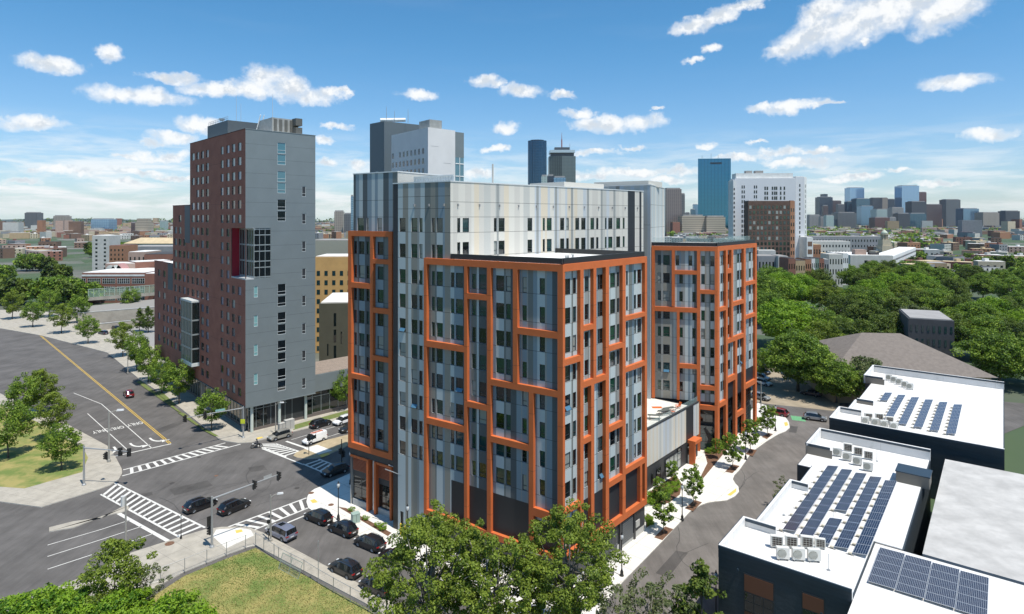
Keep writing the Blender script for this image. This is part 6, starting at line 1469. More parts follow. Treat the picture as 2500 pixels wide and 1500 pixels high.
def tree_proto(H_, R_, crown0, kind, seed, nclump=70, per=110, leaf=.22, trunk_r=.2, cr=(.16,.30), gaps=.0, bark=BARK, shape=1.0, limbs=9, multi=1, name='tree'):
    rng = np.random.default_rng(seed); r_ = random.Random(seed); t = empty(name, (0,0,0)); cz = (H_+crown0)/2; hz = (H_-crown0)/2
    cents = []; tries = 0
    lobes = [(r_.uniform(0,6.28), r_.uniform(.75,1.12)) for _ in range(5)]
    while len(cents) < nclump and tries < 8000:
        tries += 1; d = rng.normal(size=3); d /= np.linalg.norm(d); k = rng.uniform(.25,1)**(.45)
        a = math.atan2(d[1],d[0]); lob = 1+.16*math.sin(a*2+lobes[0][0])+.12*math.sin(a*3+lobes[1][0])+.10*math.sin(d[2]*5+lobes[2][0])
        zz = d[2]; wid = 1.0 if zz < 0 else (1-zz*.12*shape)
        p = np.array([d[0]*R_*k*lob*wid, d[1]*R_*k*lob*wid, cz+zz*hz*k*(1+.1*math.sin(a*2.3))])
        if cents and gaps and min(np.linalg.norm(p-q) for q in cents) < R_*gaps: continue
        cents.append(p)
    cents = np.array(cents); rads = rng.uniform(cr[0],cr[1],len(cents))*R_*(0.85)
    leaves('crown', cents, rads, per, leaf, seed, LM[kind], parent=t)
    m = MB(); lean = (r_.uniform(-.25,.25), r_.uniform(-.25,.25))
    for s_ in range(multi):
        ox, oy = (0,0) if multi == 1 else (r_.uniform(-.5,.5), r_.uniform(-.5,.5))
        m.tube([(ox*.3,oy*.3,-.1),(ox*.6,oy*.6,crown0*.5),(lean[0]+ox,lean[1]+oy,crown0+.3),(lean[0]*1.6+ox*1.6,lean[1]*1.6+oy*1.6,cz+hz*.45)], [trunk_r*1.25,trunk_r*.95,trunk_r*.75,trunk_r*.2], 8)
    sel = sorted(range(len(cents)), key=lambda i: r_.random())[:limbs]
    for i in sel:
        c = cents[i]; z0 = r_.uniform(crown0*.75, cz); m.tube([(lean[0],lean[1],z0),((lean[0]+c[0])*.5,(lean[1]+c[1])*.5,z0+(c[2]-z0)*.45),tuple(c)], [trunk_r*.4,trunk_r*.25,trunk_r*.08], 5)
    m.build('trunk', bark, t, smooth=True); return t
TP = {}
TP['near1'] = tree_proto(15.8, 5.6, 4.2, 'olive', 21, 240, 125, .14, .3, (.09,.19), .135, BARKG, limbs=40, multi=3, name='broadleaf_tree')
TP['near2'] = tree_proto(14.6, 4.9, 4.2, 'olive', 22, 175, 115, .14, .28, (.09,.18), .15, BARKG, limbs=26, multi=3, name='broadleaf_tree')
TP['street'] = tree_proto(9.2, 3.2, 2.4, 'green', 23, 90, 80, .16, .14, (.2,.34), .12, name='street_tree')
TP['street2'] = tree_proto(9.6, 3.3, 2.2, 'olive', 24, 90, 80, .16, .14, (.2,.34), .12, name='street_tree')
TP['young'] = tree_proto(5.8, 1.5, 1.3, 'green', 25, 70, 60, .12, .06, (.18,.32), .2, BARKG, limbs=14, name='young_tree')
TP['young2'] = tree_proto(5.6, 1.45, 1.2, 'green', 26, 65, 60, .12, .06, (.18,.32), .2, BARKG, limbs=14, name='young_tree')
TP['sparse'] = tree_proto(6.5, 2.4, 1.5, 'grey', 27, 50, 50, .11, .09, (.12,.24), .2, BARKG, limbs=18, multi=3, name='sparse_tree')
TP['big'] = tree_proto(16, 9.5, 3.4, 'green', 28, 190, 150, .30, .4, (.17,.28), .1, name='large_tree')
TP['bigdark'] = tree_proto(16, 9, 3, 'dark', 29, 180, 140, .30, .4, (.17,.28), .1, name='large_tree')
TP['biglime'] = tree_proto(16, 10, 3.5, 'lime', 30, 200, 150, .28, .4, (.16,.27), .1, name='large_tree')
TP['biggrey'] = tree_proto(14, 8, 3, 'grey', 31, 140, 80, .40, .4, (.17,.28), .1, name='large_tree')
TP['bigolive'] = tree_proto(17, 8.2, 3, 'olive', 37, 150, 150, .28, .4, (.13,.26), .12, shape=3, name='large_tree')
TP['far'] = tree_proto(13, 8, 1.5, 'green', 32, 70, 34, .85, .4, (.2,.33), .1, limbs=4, name='distant_tree')
TP['fardark'] = tree_proto(13, 8, 1.5, 'dark', 33, 70, 34, .85, .4, (.2,.33), .1, limbs=4, name='distant_tree')
TP['bush'] = tree_proto(2.2, 1.6, .1, 'lime', 34, 40, 60, .10, .06, (.25,.4), .1, name='bush')
TP['pine'] = tree_proto(9, 2.8, .8, 'dark', 35, 80, 60, .18, .16, (.18,.3), .1, shape=6, name='pine_tree')
def plant(kind, px, s, label, cat='tree', group=None, z=.1, sz=None, Z=None, rz=None):
    o = copy_tree(TP[kind]); p = G(*px)
    if Z is not None: p = Vector(((px[0]-1250)/FPX*Z, Z, 0))
    o.location = (p.x,p.y,z); o.scale = (s,s,sz or s); o.rotation_euler = (0,0,rnd.uniform(0,6.28) if rz is None else rz)
    o.name = TP[kind].name.split('.')[0]; return tag(o, label, cat, group)
gT = 'tall trees before the orange building'
plant('near1', (1055,1627), 1.0, 'tall olive green tree on the left of the three in front of the orange building', group=gT, rz=.4)
plant('near2', (1205,1650), .98, 'middle tree with visible grey stems in front of the orange building', group=gT, rz=2.0)
plant('near1', (1385,1606), .97, 'rightmost and densest of the three trees in front of the orange building', group=gT, rz=3.6)
gs_ = 'trees along the left avenue'
for i, (x, y, k, s) in enumerate(((300,872,'street2',1.15),(334,905,'street',1.2),(362,935,'street',1.12),(395,962,'street',.98),(437,987,'street',1.08),(516,1052,'street',.92))):
    plant(k, (x,y), s, ['farthest yellow green tree of the left avenue','second tree from the far end of the left avenue','third tree from the far end of the left avenue','fourth tree of the left avenue, overlapping the fifth','fifth tree of the left avenue beside the tower glazing','nearest tree of the left avenue beside the corner signal'][i], group=gs_)
plant('street', (835,1000), .98, 'single street tree between the low podium and the orange wing')
gy = 'young trees in square beds'
for i, (x, y, k, s) in enumerate(((1620,1304,'young2',1.08),(1693,1236,'young2',1.12),(1789,1146,'young',1.15),(1832,1106,'young',1.15),(1874,1066,'young',1.15))):
    plant(k, (x,y), s, f'{ordinal(i)} young tree from the front in a square bed on the side street', group=gy)
for i, (x, y, s) in enumerate(((1612,1232,.75),(1640,1182,.72),(1749,1121,.68))):
    plant('young', (x,y), s, ['small bright tree in the kidney shaped bed by the front block','small bright tree before the connector windows','small leafy tree by the right wing shopfront'][i])
gb2 = 'shrubs in the planting beds'; k_ = 0
for (x, y, s) in ((1585,1232,.75),(1600,1220,.6),(1628,1212,.7),(1645,1200,.6),(1650,1185,.5),(1620,1222,.5),(1582,1275,.45),(1588,1285,.4),(1768,1092,.55),(1778,1082,.5),(1730,1108,.45),(1760,1100,.4),(1852,1032,.5),(858,1250,.3),(893,1272,.3),(925,1290,.35),(935,1296,.4)):
    q = k_; k_ += 1
    plant('bush', (x,y), s, ['rounded green shrub at the left tip of the kidney shaped bed','low shrub behind the left tip of the kidney bed','shrub in the middle of the kidney shaped bed','shrub near the right tip of the kidney bed','small shrub at the right tip of the kidney bed','small shrub at the kerb edge of the kidney bed','upper small shrub in the bed beside the corner door','lower small shrub in the bed beside the corner door','yellow green shrub at the corner column of the right wing','second yellow green shrub at the right wing column','brownish shrub left in the long mulch bed','low shrub in the middle of the long mulch bed','shrub at the last column of the right wing','tiny shrub at the left end of the planting strip','tiny shrub past the utility cabinet in the strip','small shrub right in the planting strip','last small shrub at the right end of the planting strip'][q], 'shrub', gb2, z=.14)
gr_ = 'sparse trees at the bottom of the side street'
for i, (x, y, s) in enumerate(((1500,1610,1.25),(1570,1600,1.25),(1635,1590,1.15))): plant('sparse', (x,y), s, ['sparse grey green tree next to the densest big tree','sparse tree with bare twigs at the bottom of the side street','sparse tree nearest the lone dark tree'][i], group=gr_)
plant('pine', (1712,1590), 1.0, 'narrow dark green tree standing alone by the corner lamp')
for i, (a, b, s) in enumerate(((.2,13.2,.95),(-.5,17.5,.9),(.3,30.5,.9),(-.8,37,.8))):
    q = nl(a,b); o = plant('sparse', (1250,1000), s, ['first','second','third','last'][i]+' small tree peeking over the left edge of the near white roof', group='small trees behind the near white roof'); o.location = (q.x-2.3,q.y-1.0,0)
gl_ = 'bushy trees at the lower left corner'
plant('street2', (285,1530), .98, 'dark olive tree at the lower left corner above the bright bushes', group=gl_)
plant('sparse', (352,1515), .95, 'thin small tree right of the dark olive one at the lower left', group=gl_)
TP['lowbush'] = tree_proto(5.2, 4.2, .2, 'lime', 36, 150, 120, .15, .12, (.15,.26), .1, name='leafy_bush')
for i, (x, y, s) in enumerate(((262,1600,1.05),(335,1640,1.05),(415,1625,1.1),(490,1655,.95),(545,1700,.85),(150,1610,1.1),(40,1620,1.2))):
    plant('lowbush', (x,y), s, ['bright green bush at the lower left edge','second bright green bush from the left','third bright green bush, tallest of the row','fourth bright green bush by the lawn','small bright bush at the lawn edge','bright green bush beyond the lower left','outermost bright green bush'][i], 'bush', 'bright green bushes')
gM = 'park trees on the right'
rows = [(1885,655,305,'big'),(1852,672,285,'big'),(1905,668,292,'biglime'),(1955,672,305,'biglime'),(2020,692,288,'bigolive'),(2085,662,380,'big'),(2150,655,395,'bigolive'),(2215,648,400,'big'),(2130,684,305,'biglime'),(2205,692,285,'bigolive'),(2062,722,252,'bigdark'),(2122,742,228,'bigdark'),(2190,726,240,'bigdark'),(2238,748,225,'biggrey'),(1925,738,212,'biglime'),(2005,768,208,'big'),(1868,716,255,'big'),(1948,815,160,'big'),(2010,800,178,'bigolive'),(2100,700,280,'bigdark'),(1852,690,300,'bigdark'),(2165,800,200,'bigdark'),(2080,800,190,'bigdark'),
        (2300,660,380,'big'),(2370,655,400,'bigdark'),(2440,662,370,'big'),(2510,655,390,'big'),(2280,710,260,'big'),(2350,720,250,'bigdark'),(2420,730,240,'biglime'),(2500,715,255,'big'),(2320,780,200,'bigdark'),(2400,790,195,'big'),(2490,800,190,'bigdark'),(1990,655,345,'bigdark'),(2130,650,440,'big'),(2170,648,450,'bigdark'),(2250,650,430,'big'),(2110,668,350,'bigdark'),(2175,668,345,'biglime'),(2240,668,340,'biglime'),(2270,690,300,'big'),(2330,680,320,'bigdark'),(2400,672,340,'big'),(2470,680,320,'big'),(2150,710,262,'big'),(2090,712,275,'big'),(2240,715,262,'bigdark'),(2540,680,320,'big'),(2460,735,240,'bigdark'),(2380,745,225,'big'),(2545,760,215,'biglime'),(2440,850,165,'big'),(2520,860,165,'bigdark'),(2050,640,430,'big'),(1925,645,400,'big')]
kinds_l = {'bigolive':'olive green','big':'green','biglime':'bright yellow green','bigdark':'dark green','biggrey':'pale grey green'}
rows.sort(key=lambda r: -r[2])
for i, (x, yt, Z, k) in enumerate(rows):
    h = 45-(yt-531)*Z/FPX; s = h/16 if k != 'biggrey' else h/14
    s = max(.85, min(1.3, s)); 
    wx = 1.25 if (x, k) == (1925,'biglime') else 1.0
    o = plant(k, (x,900), s*wx, f'{kinds_l[k]} park tree, {ordinal(i)} counted from the back of the park', group=gM, Z=Z, sz=s)
plant('big', (2042,900), .62, 'street tree with a thick trunk in front of the tan building', Z=150, group=gM); plant('biggrey', (2110,900), .74, 'open crowned tree before the brown roofed building', Z=152, group=gM)
plant('street', (1858,930), .9, 'small tree beside the right wing at the lot', group=gM); plant('street', (1870,640), 1.0, 'tree by the grey row house', Z=260, group=gM)
for i, (x, y, k, s) in enumerate(((320,762,'street',1.25),(341,810,'pine',1.0),(362,812,'pine',1.1),(300,728,'street',1.0))): plant(k, (x,y), s, ['round tree before the brick school','left dark conifer by the ramp wall','right dark conifer by the ramp wall','tree standing by the noise barrier'][i], group='trees by the far ramp')

for i, (x, y, k, s) in enumerate(((60,1030,'street',1.1),(130,1075,'street2',1.0),(20,1120,'street',1.15),(150,1150,'street',.9),(185,940,'street',1.0) if False else (100,1010,'street2',1.05),(215,840,'street',1.1),(150,815,'street2',1.2),(80,800,'street',1.2),(190,790,'street',1.3),(30,780,'street2',1.3),(120,775,'street',1.4))): plant(k, (x,y), s, f'{ordinal(i)} street tree in the strip beyond the left edge', group='trees in the left strip')
# ------------------------------------------------------------------ buildings in the middle distance and the skyline
def hx(z, y): return CAM_H-(y-HOR)*z/FPX       # height that shows at pixel row y at distance z
def block(name, label, cat, x0, x1, ytop, Z, depth, wm, rm=None, ang=0.0, wins=None, wm2=None, group=None, base=0, parts='each', win_mat=None, side_w=None, extra=None, wsize=(.55,.5), top_margin=.06, h=None):
    """box whose front face spans pixel columns x0..x1 at distance Z; ang turns it in plan"""
    X0 = (x0-1250)/FPX*Z; X1 = (x1-1250)/FPX*Z; h = h or hx(Z, ytop); u = Vector((math.cos(ang), math.sin(ang), 0)); 
    A = Vector((X0, Z, 0)); k1 = (x1-1250)/FPX; wlen = (k1*A.y-A.x)/(u.x-k1*u.y)
    F = Fac(A.xy[:], (u.x,u.y)); n = F.N; t = empty(name, (A.x,A.y,base), label, cat, group)
    B = A+u*wlen; D = A-n*depth; E = B-n*depth; m = MB()
    m.prism([(A.x,A.y),(B.x,B.y),(E.x,E.y),(D.x,D.y)], base, h); m.build('wall', wm, t)
    m = MB(); m.prism([tuple((A-n*.4+u*.4).xy),tuple((B-n*.4-u*.4).xy),tuple((E+n*.4-u*.4).xy),tuple((D+n*.4+u*.4).xy)], h-.01, h+.25 if rm is None else h+.3); m.build('roof', rm or wm, t)
    wmt = win_mat or GLS[0]
    if wins:
        nx, ny, vb = wins; allw = MB()
        def grid(F_, W_, nx, ny):
            fh = (h-vb)*(1-top_margin)/ny
            for j in range(ny):
                if parts == 'band': mb = MB()
                for i in range(nx):
                    a = W_*(i+.5-wsize[0]/2)/nx; b = W_*(i+.5+wsize[0]/2)/nx; c = vb+fh*(j+.25); d = c+fh*wsize[1]
                    if parts == 'each': mb = MB(); F_.box(mb, a, b, c, d, .0, .06); mb.build('window', wmt, t)
                    elif parts == 'band': F_.box(mb, a, b, c, d, .0, .06)
                    else: F_.box(allw, a, b, c, d, .0, .06)
                if parts == 'band': mb.build('window_row', wmt, t)
        grid(F, wlen, nx, ny)
        if side_w:
            if side_w[0] == 'R': Fs_ = Fac(B.xy[:], (-n.x,-n.y), outward=(u.x,u.y))
            else: Fs_ = Fac(A.xy[:], (-n.x,-n.y), outward=(-u.x,-u.y))
            grid(Fs_, depth, side_w[1], ny)
        if parts == 'stuff': tag(allw.build('windows', wmt, t), kind='stuff')
    return t, F, wlen, h
def banded(name, c1, c2, vx, vz, w1=.5, w2=.5, rough=.3, metal=0, spec=.6, axis=True):
    """facade with floor bands and bays as a repeating surface pattern (far towers)"""
    if name in MATS: return MATS[name]
    m = bpy.data.materials.new(name); m.use_nodes = True; nt = m.node_tree; N = nt.nodes; L = nt.links; b = N['Principled BSDF']; b.inputs['Roughness'].default_value = rough; b.inputs['Metallic'].default_value = metal; b.inputs['Specular IOR Level'].default_value = spec
    tc = N.new('ShaderNodeTexCoord'); s = N.new('ShaderNodeSeparateXYZ'); L.new(tc.outputs['Object'], s.inputs[0])
    def mth(op, a, b_):
        n = N.new('ShaderNodeMath'); n.operation = op
        for i, v in enumerate((a,b_)):
            if isinstance(v,(int,float)): n.inputs[i].default_value = v
            else: L.new(v, n.inputs[i])
        return n.outputs[0]
    fz = mth('LESS_THAN', mth('FRACT', mth('MULTIPLY', s.outputs[2], 1/vz), 0), w2)
    if vx:
        fx = mth('LESS_THAN', mth('FRACT', mth('MULTIPLY', mth('ADD', s.outputs[0], mth('MULTIPLY', s.outputs[1], .83)), 1/vx), 0), w1); f = mth('MULTIPLY', fz, fx)
    else: f = fz
    mx = N.new('ShaderNodeMix'); mx.data_type = 'RGBA'; L.new(f, mx.inputs['Factor']); mx.inputs['A'].default_value = (*c1,1); mx.inputs['B'].default_value = (*c2,1); L.new(mx.outputs['Result'], b.inputs['Base Color']); MATS[name] = m; return m
BW = {k: mat('wall_'+k, c, .85, var=.08, vscale=.3) for k, c in dict(cream=(.46,.40,.29), brick=(.22,.10,.07), orange=(.30,.15,.085), grey=(.22,.23,.24), white=(.62,.63,.62), brown=(.16,.10,.07), tan=(.38,.28,.17), dark=(.07,.07,.075), pale=(.45,.45,.42), yellow=(.55,.34,.13), olive=(.085,.085,.06), green=(.13,.19,.16), pink=(.38,.27,.22)).items()}
RF = {k: mat('roof_'+k, c, .9, var=.1, vscale=.2) for k, c in dict(white=(.68,.67,.64), grey=(.30,.29,.28), dark=(.05,.05,.052), tan=(.50,.40,.25), pale=(.48,.47,.44), red=(.20,.10,.075)).items()}
# second tower of the same family (grey slab and white block)
ut = empty('campus_tower', (-25.8,190,0), 'tall tower of a dark slab and a pale block rising behind the pale roof', 'building')
UA = Fac((-25.8,190), (-14.9,19)); UB = Fac((-25.8,190), (10.2,10)); UL, UR, UH = 24.2, 14.3, 72.7
m = MB(); q = [P2(UA,0,0), P2(UB,UR*.75,0), P2(UB,UR*.75,-24.5), P2(UA,UL,0)]; m.prism(q, 0, UH); m.build('wall', mat('pale_panel_tower', (.64,.63,.62), .6, var=.04, vscale=.2), ut)
m = MB(); m.prism([P2(UB,UR*.75+.02,-.02), P2(UB,UR,-.02), P2(UB,UR,-20), P2(UB,UR*.75+.02,-20)], 0, UH-8.5, 1); m.prism([P2(UB,UR*.75+.02,.0), P2(UB,UR+.05,.0), P2(UB,UR+.05,-20), P2(UB,UR*.75+.02,-20)], UH-8.5, UH-.4, 0); m.build('stair_tower', [GRY, glass('stair_glass', (.10,.20,.24), .06)], ut)
for k in range(10):
    m = MB(); z = UH-8.5-4*k-2; UB.box(m, UR*.75+.1, UR, z-.15, z+.15, 0, .1); m.build('glazing_bar', WHR, ut)
m = MB(); UB.box(m, UR*.87, UR*.87+.2, 20, UH-8.5, 0, .1); m.build('glazing_bar', WHR, ut)
wr = random.Random(5)
for j in range(9):
    for i in range(9):
        if wr.random() < .05: continue
        z = UH-6.2-j*3.1*1.0; a = UL*(i+.35)/9.6+1.6
        m = MB(); UA.box(m, a, a+1.05, z-1.75, z, -.02, .05); m.build('window', GLS[(0,3,5,2)[wr.randrange(4)]], ut)
for j, z in enumerate((50.5,44)): m = MB(); UB.box(m, 1.2, 3.6, z-5.3, z, -.02, .06); m.build('window', glass('stair_glass', (.10,.20,.24), .06), ut)
for j, (z, a, b) in enumerate(((57,2,5),(62,6,9),(52,4,8),(67,1,4))): m = MB(); UB.box(m, a, b, z, z+.06, 0, .02); m.build('panel_seam', TJ, ut)
dz = Vector(((938-1250)/FPX*225, 225, 0)); UD = Fac(dz.xy[:], (-9.1,9)); UE = Fac(dz.xy[:], (12,9.5))
m = MB(); m.prism([P2(UD,0,0), P2(UE,16,0), P2(UE,16,-10), P2(UD,9.5,0)], 0, 80); m.build('dark_slab', mat('dark_grey_cladding', (.10,.125,.14), .5, var=.05), ut)
m = MB(); UD.box(m, 3.8, 5.2, 40, 62, 0, .08); m.build('window', glass('stair_glass', (.10,.20,.24), .06), ut)
m = MB(); m.prism([P2(UA,2.5,-2.0), P2(UA,2.5,-6.5), P2(UA,9,-6.5), P2(UA,9,-2.0)], UH+.4, UH+2.9); m.build('air_handler', [mat('galvanised', (.33,.33,.31), .5, .3)], ut)
m = MB(); q = P2(UE,1.5,-4); m.tube([(q[0]-1,q[1],81.0),(q[0]+8,q[1]+2,81.4)], .7, 8); m.build('roof_duct', WHR, ut)
for i, (x, h) in enumerate(((0,86),(3,84.5),(8,85))): m = MB(); m.tube([(dz.x+x,dz.y+4,80),(dz.x+x,dz.y+4,h)], [.12,.05], 5); m.build('antenna', GLV, ut)
# middle gap
block('yellow_building', 'ochre yellow building with square windows between the tower and the orange wing', 'building', 768, 862, 628, 205, 14, BW['yellow'], RF['white'], R(2), (5,9,0), parts='each', wsize=(.42,.5), top_margin=.12, win_mat=GLS[3])
block('grey_slab_building', 'plain grey green block rising behind the yellow building', 'building', 762, 870, 588, 232, 12, mat('grey_green_wall', (.30,.31,.26), .8), RF['grey'])
ob, Fo, wo, ho = block('olive_building', 'dark olive building with slit windows beside the podium roof', 'building', 779, 875, 742, 164, 22, BW['olive'], RF['white'], R(8))
for (a, b, y0, y1) in ((815,821,765,796),(815,821,805,835),(815,821,844,874),(815,821,882,905),(832,835,810,838),(799,802,840,868)): m = MB(); Fo.box(m, Fo.u(a), Fo.u(b), Fo.v(a,y1), Fo.v(a,y0), 0, .06); m.build('window', GLS[0], ob)
# left side
block('white_apartment_block', 'narrow white apartment block with one column of windows at the left edge', 'building', 225, 266.6, 576, 490, 14, BW['pale'], RF['white'], 0, (2,9,0), wsize=(.25,.45))
block('brick_apartment_house', 'orange brick house behind the round tree on the left', 'building', 266.8, 304, 600.5, 450, 16, BW['orange'], RF['red'], 0, (4,7,0), wsize=(.35,.45), parts='each')
hb_, Fh_, wh_, hh_ = block('hip_roof_hall', 'long hall with a yellowish tan roof on the left', 'building', 302, 428, 595, 560, 20, BW['cream'], RF['tan'], 0)
m = MB(); a = Fh_.p(0,0,0); L2 = wh_; q = [Fh_.p(0,hh_,.5), Fh_.p(L2,hh_,.5), Fh_.p(L2,hh_,-22), Fh_.p(0,hh_,-22)]; r0_ = Fh_.p(9,hh_+5,-11); r1q = Fh_.p(L2-6,hh_+5,-11)
m.poly([q[0],q[1],r1q,r0_]); m.poly([q[1],q[2],r1q]); m.poly([q[2],q[3],r0_,r1q]); m.poly([q[3],q[0],r0_]); m.build('hip_roof', RF['tan'], hb_)
block('flat_brick_block', 'pink and brick low block with a stepped flat roof, left middle', 'building', 313, 356, 616, 430, 22, BW['pink'], RF['white'], R(4), (4,2,6), wsize=(.35,.4))
block('flat_brick_block', 'red brick low block near the tower with dark roof plant', 'building', 352, 425, 622, 400, 30, BW['brick'], RF['dark'], R(10), (8,3,0), wsize=(.35,.45))
block('flat_grey_block', 'low grey roofed block left of the tower, behind the brick ones', 'building', 306, 425, 603, 480, 26, BW['grey'], RF['grey'], R(3))
mb_, Fm_, wm_, hm2 = block('mural_building', 'low building with a white roof and a pale round mural on its side wall', 'building', 257, 330, 644, 350, 10, BW['pink'], RF['white'], 0)
for (x, y, r, c) in ((300,658,3.6,'mural_pink'),(284,660,3.0,'mural_pale'),(270,659,2.6,'mural_pale')):
    m = MB(); c0 = Vector(Fm_.p(Fm_.u(x), Fm_.v(x,y), .05)); m.tube([c0, c0+Fm_.N*.04], r, 20); m.build('mural_disc', mat(c, (.55,.30,.28) if c == 'mural_pink' else (.55,.56,.52), .8), mb_)
block('brick_terrace', 'long brick terrace with a white roof running toward the tower', 'building', 330, 418, 641, 350, 12, BW['brick'], RF['white'], R(48), (18,2,5), wsize=(.5,.35))
sc_, Fc2, wc2, hc2 = block('brick_school', 'red brick school with wide white gridded windows on the far left', 'building', 200, 353, 667, 325, 30, BW['brick'], RF['white'], R(1)); 
for j, v in enumerate((11.4, 7.0, 2.6)):
    for i in range(6):
        u0 = Fc2.u(250.5+(i-2)*36); m = MB(); Fc2.box(m, u0, u0+6.6, v-1.2, v+1.6, 0, .1, 0); g2 = m.build('window', GLS[0], sc_); m = MB()
        for k in range(7): Fc2.box(m, u0+k*1.08, u0+k*1.08+.1, v-1.2, v+1.6, .1, .15)
        for k in range(3): Fc2.box(m, u0+.12, u0+6.5, v-1.2+k*1.3, v-1.1+k*1.3, .101, .14)
        m.build('window_frame', BW['white'], g2)
m = MB(); Fc2.box(m, 0, wc2, 14.0, 14.9, 0, .15); m.build('concrete_band', BW['white'], sc_)
block('brick_school_wing', 'plain brick wing of the school next to the tower', 'building', 353.2, 385, 669, 322, 30, BW['brick'], RF['white'], R(1))
# ramp walls and noise barrier
def wall_px(name, label, cat, a, b, h, th, m_, z0=0):
    A = G(*a); B = G(*b); F = Fac(A.xy[:], tuple((B-A).xy)); t = empty(name, (A.x,A.y,0), label, cat); m = MB(); F.box(m, 0, (B-A).length, z0, h, -th, 0); m.build('wall_face', m_, t); m = MB(); F.box(m, -.05, (B-A).length+.05, h, h+.25, -th-.08, .08); m.build('coping', CONC, t); return t, F, (B-A).length
CW_ = mat('weathered_concrete', (.34,.31,.26), .9, var=.15, vscale=.3)
wall_px('retaining_wall', 'upper concrete retaining wall of the far ramp', 'wall', (190,792), (384,775), 4.6, .6, CW_); wall_px('retaining_wall', 'lower concrete retaining wall of the far ramp', 'wall', (205,812), (380,792), 2.6, .5, CW_)
rm_ = MB(); rm_.poly([(*G(*p).xy, 4.45) for p in ((384,775),(190,792),(185,775),(384,752))]); tag(rm_.build('ramp_road', mat('ramp_concrete', (.25,.235,.21), .9)), kind='structure')
lot = MB(); flat(lot, [(170,830),(262,848),(330,862),(400,880),(400,800),(262,795),(170,792)], .006); tag(lot.build('far_parking_lot', mat('pale_asphalt', (.27,.26,.24), .9, var=.1)), kind='structure')
A = G(215,757); B = G(384,742); Fn = Fac(A.xy[:], tuple((B-A).xy)); nb = empty('noise_barrier', (A.x,A.y,0), 'greenish noise barrier of posts and clear panels above the ramp', 'barrier'); L_ = (B-A).length
m = MB(); Fn.box(m, 0, L_, 4.4, 6.0, -.3, 0); m.build('base_wall', CW_, nb); m = MB(); Fn.box(m, 0, L_, 6.0, 9.8, -.15, -.1); m.build('clear_panel', alpha_mat('green_glass', (.35,.50,.38), .25, .1), nb)
m = MB()
for k in range(int(L_/2.2)): Fn.box(m, k*2.2, k*2.2+.22, 6.0, 9.9, -.25, .1)
Fn.box(m, 0, L_, 9.8, 10.0, -.25, .1); tag(m.build('post', mat('pale_green_post', (.35,.42,.35), .6), nb), kind='stuff')
# right side: white tower, brick block, row houses
WT = mat('white_cladding', (.62,.63,.65), .6, var=.03)
wt, Fw, ww, wh2 = block('white_apartment_tower', 'white high rise with small dark windows behind the brick block', 'building', 1795, 1942, 436, 400, 12, WT, RF['white'], R(-4))
rw_ = random.Random(9)
for j in range(17):
    z = wh2-4.6-j*3.15
    for x in (1812,1817,1842,1847):
        if x < 1830 or j % 1 == 0: m = MB(); Fw.box(m, Fw.u(x-1.4), Fw.u(x+1.4), z-1.9, z, 0, .08); m.build('window', GLS[0], wt)
for j in range(4):
    z = wh2-5.4-j*3.15
    for x in (1868,1873.5,1886,1891.5,1896,1906,1915): m = MB(); Fw.box(m, Fw.u(x-1.8), Fw.u(x+1.8), z-2.1, z, 0, .08); m.build('window', GLS[0], wt)
m = MB(); Fw.box(m, 1, ww*.98, wh2, wh2+3.4, -11, -2); m.build('penthouse', BW['white'], wt)
for (a, b) in ((8,12),(14,19)): m = MB(); Fw.box(m, a, b, wh2+3.4, wh2+5.2, -8, -4); m.build('roof_plant', RF['grey'], wt)
w3, F3, l3, h3 = block('white_apartment_wing', 'slim white wing with a window column right of the white high rise', 'building', 1942.3, 1963, 432, 404, 9, WT, RF['white'], R(0), (1,22,0), wsize=(.14,.6))
w4, F4, l4, h4 = block('white_apartment_wing', 'bright narrow end wall of the white high rise', 'building', 1963.3, 1969.5, 433, 406, 8, BW['white'], RF['white'], R(40), (1,20,0), wsize=(.3,.6), win_mat=GLS[4])
block('white_podium', 'five storey white podium with brown balconies beside the high rise', 'building', 1969.8, 1985, 580, 395, 14, BW['white'], RF['white'], R(5), (1,6,0), wsize=(.7,.6), win_mat=BW['brown'])
block('left_white_wing', 'stepped left edge of the white high rise with stacked balconies', 'building', 1790, 1795.2, 441, 398, 9, BW['white'], RF['white'], 0, (1,22,0), wsize=(.6,.5), win_mat=BW['dark']).__class__
bb, Fb2, wb2, hb2 = block('brick_apartment_block', 'square brown brick block standing before the white high rise', 'building', 1827, 1929, 491, 370, 8, mat('umber_brick', (.115,.07,.052), .85, var=.15, vscale=.5), RF['white'], R(-3))
cnt = 0; wall_w = MB(); 
for j in range(12):
    for i in range(11):
        u = wb2*(i+.5)/11; z = hb2-2.8-j*3.1; gm_i = rw_.choice((0,3,2,4,0)); m = MB(); Fb2.box(m, u-.55, u+.75, z-1.9, z, 0, .07)
        if cnt < 100: m.build('window', GLS[gm_i], bb)
        else:
            n = len(wall_w.v); wall_w.v += m.v; wall_w.f += [tuple(k+n for k in f) for f in m.f]; wall_w.m += m.m
        cnt += 1
tag(wall_w.build('windows', GLS[0], bb), kind='stuff')
b5, F5, l5, h5 = block('brick_end_wing', 'sunlit orange brick end of the square brown block', 'building', 1929.3, 1940.5, 491, 370.5, 10, BW['orange'], RF['red'], R(28), (2,12,0), wsize=(.45,.5))
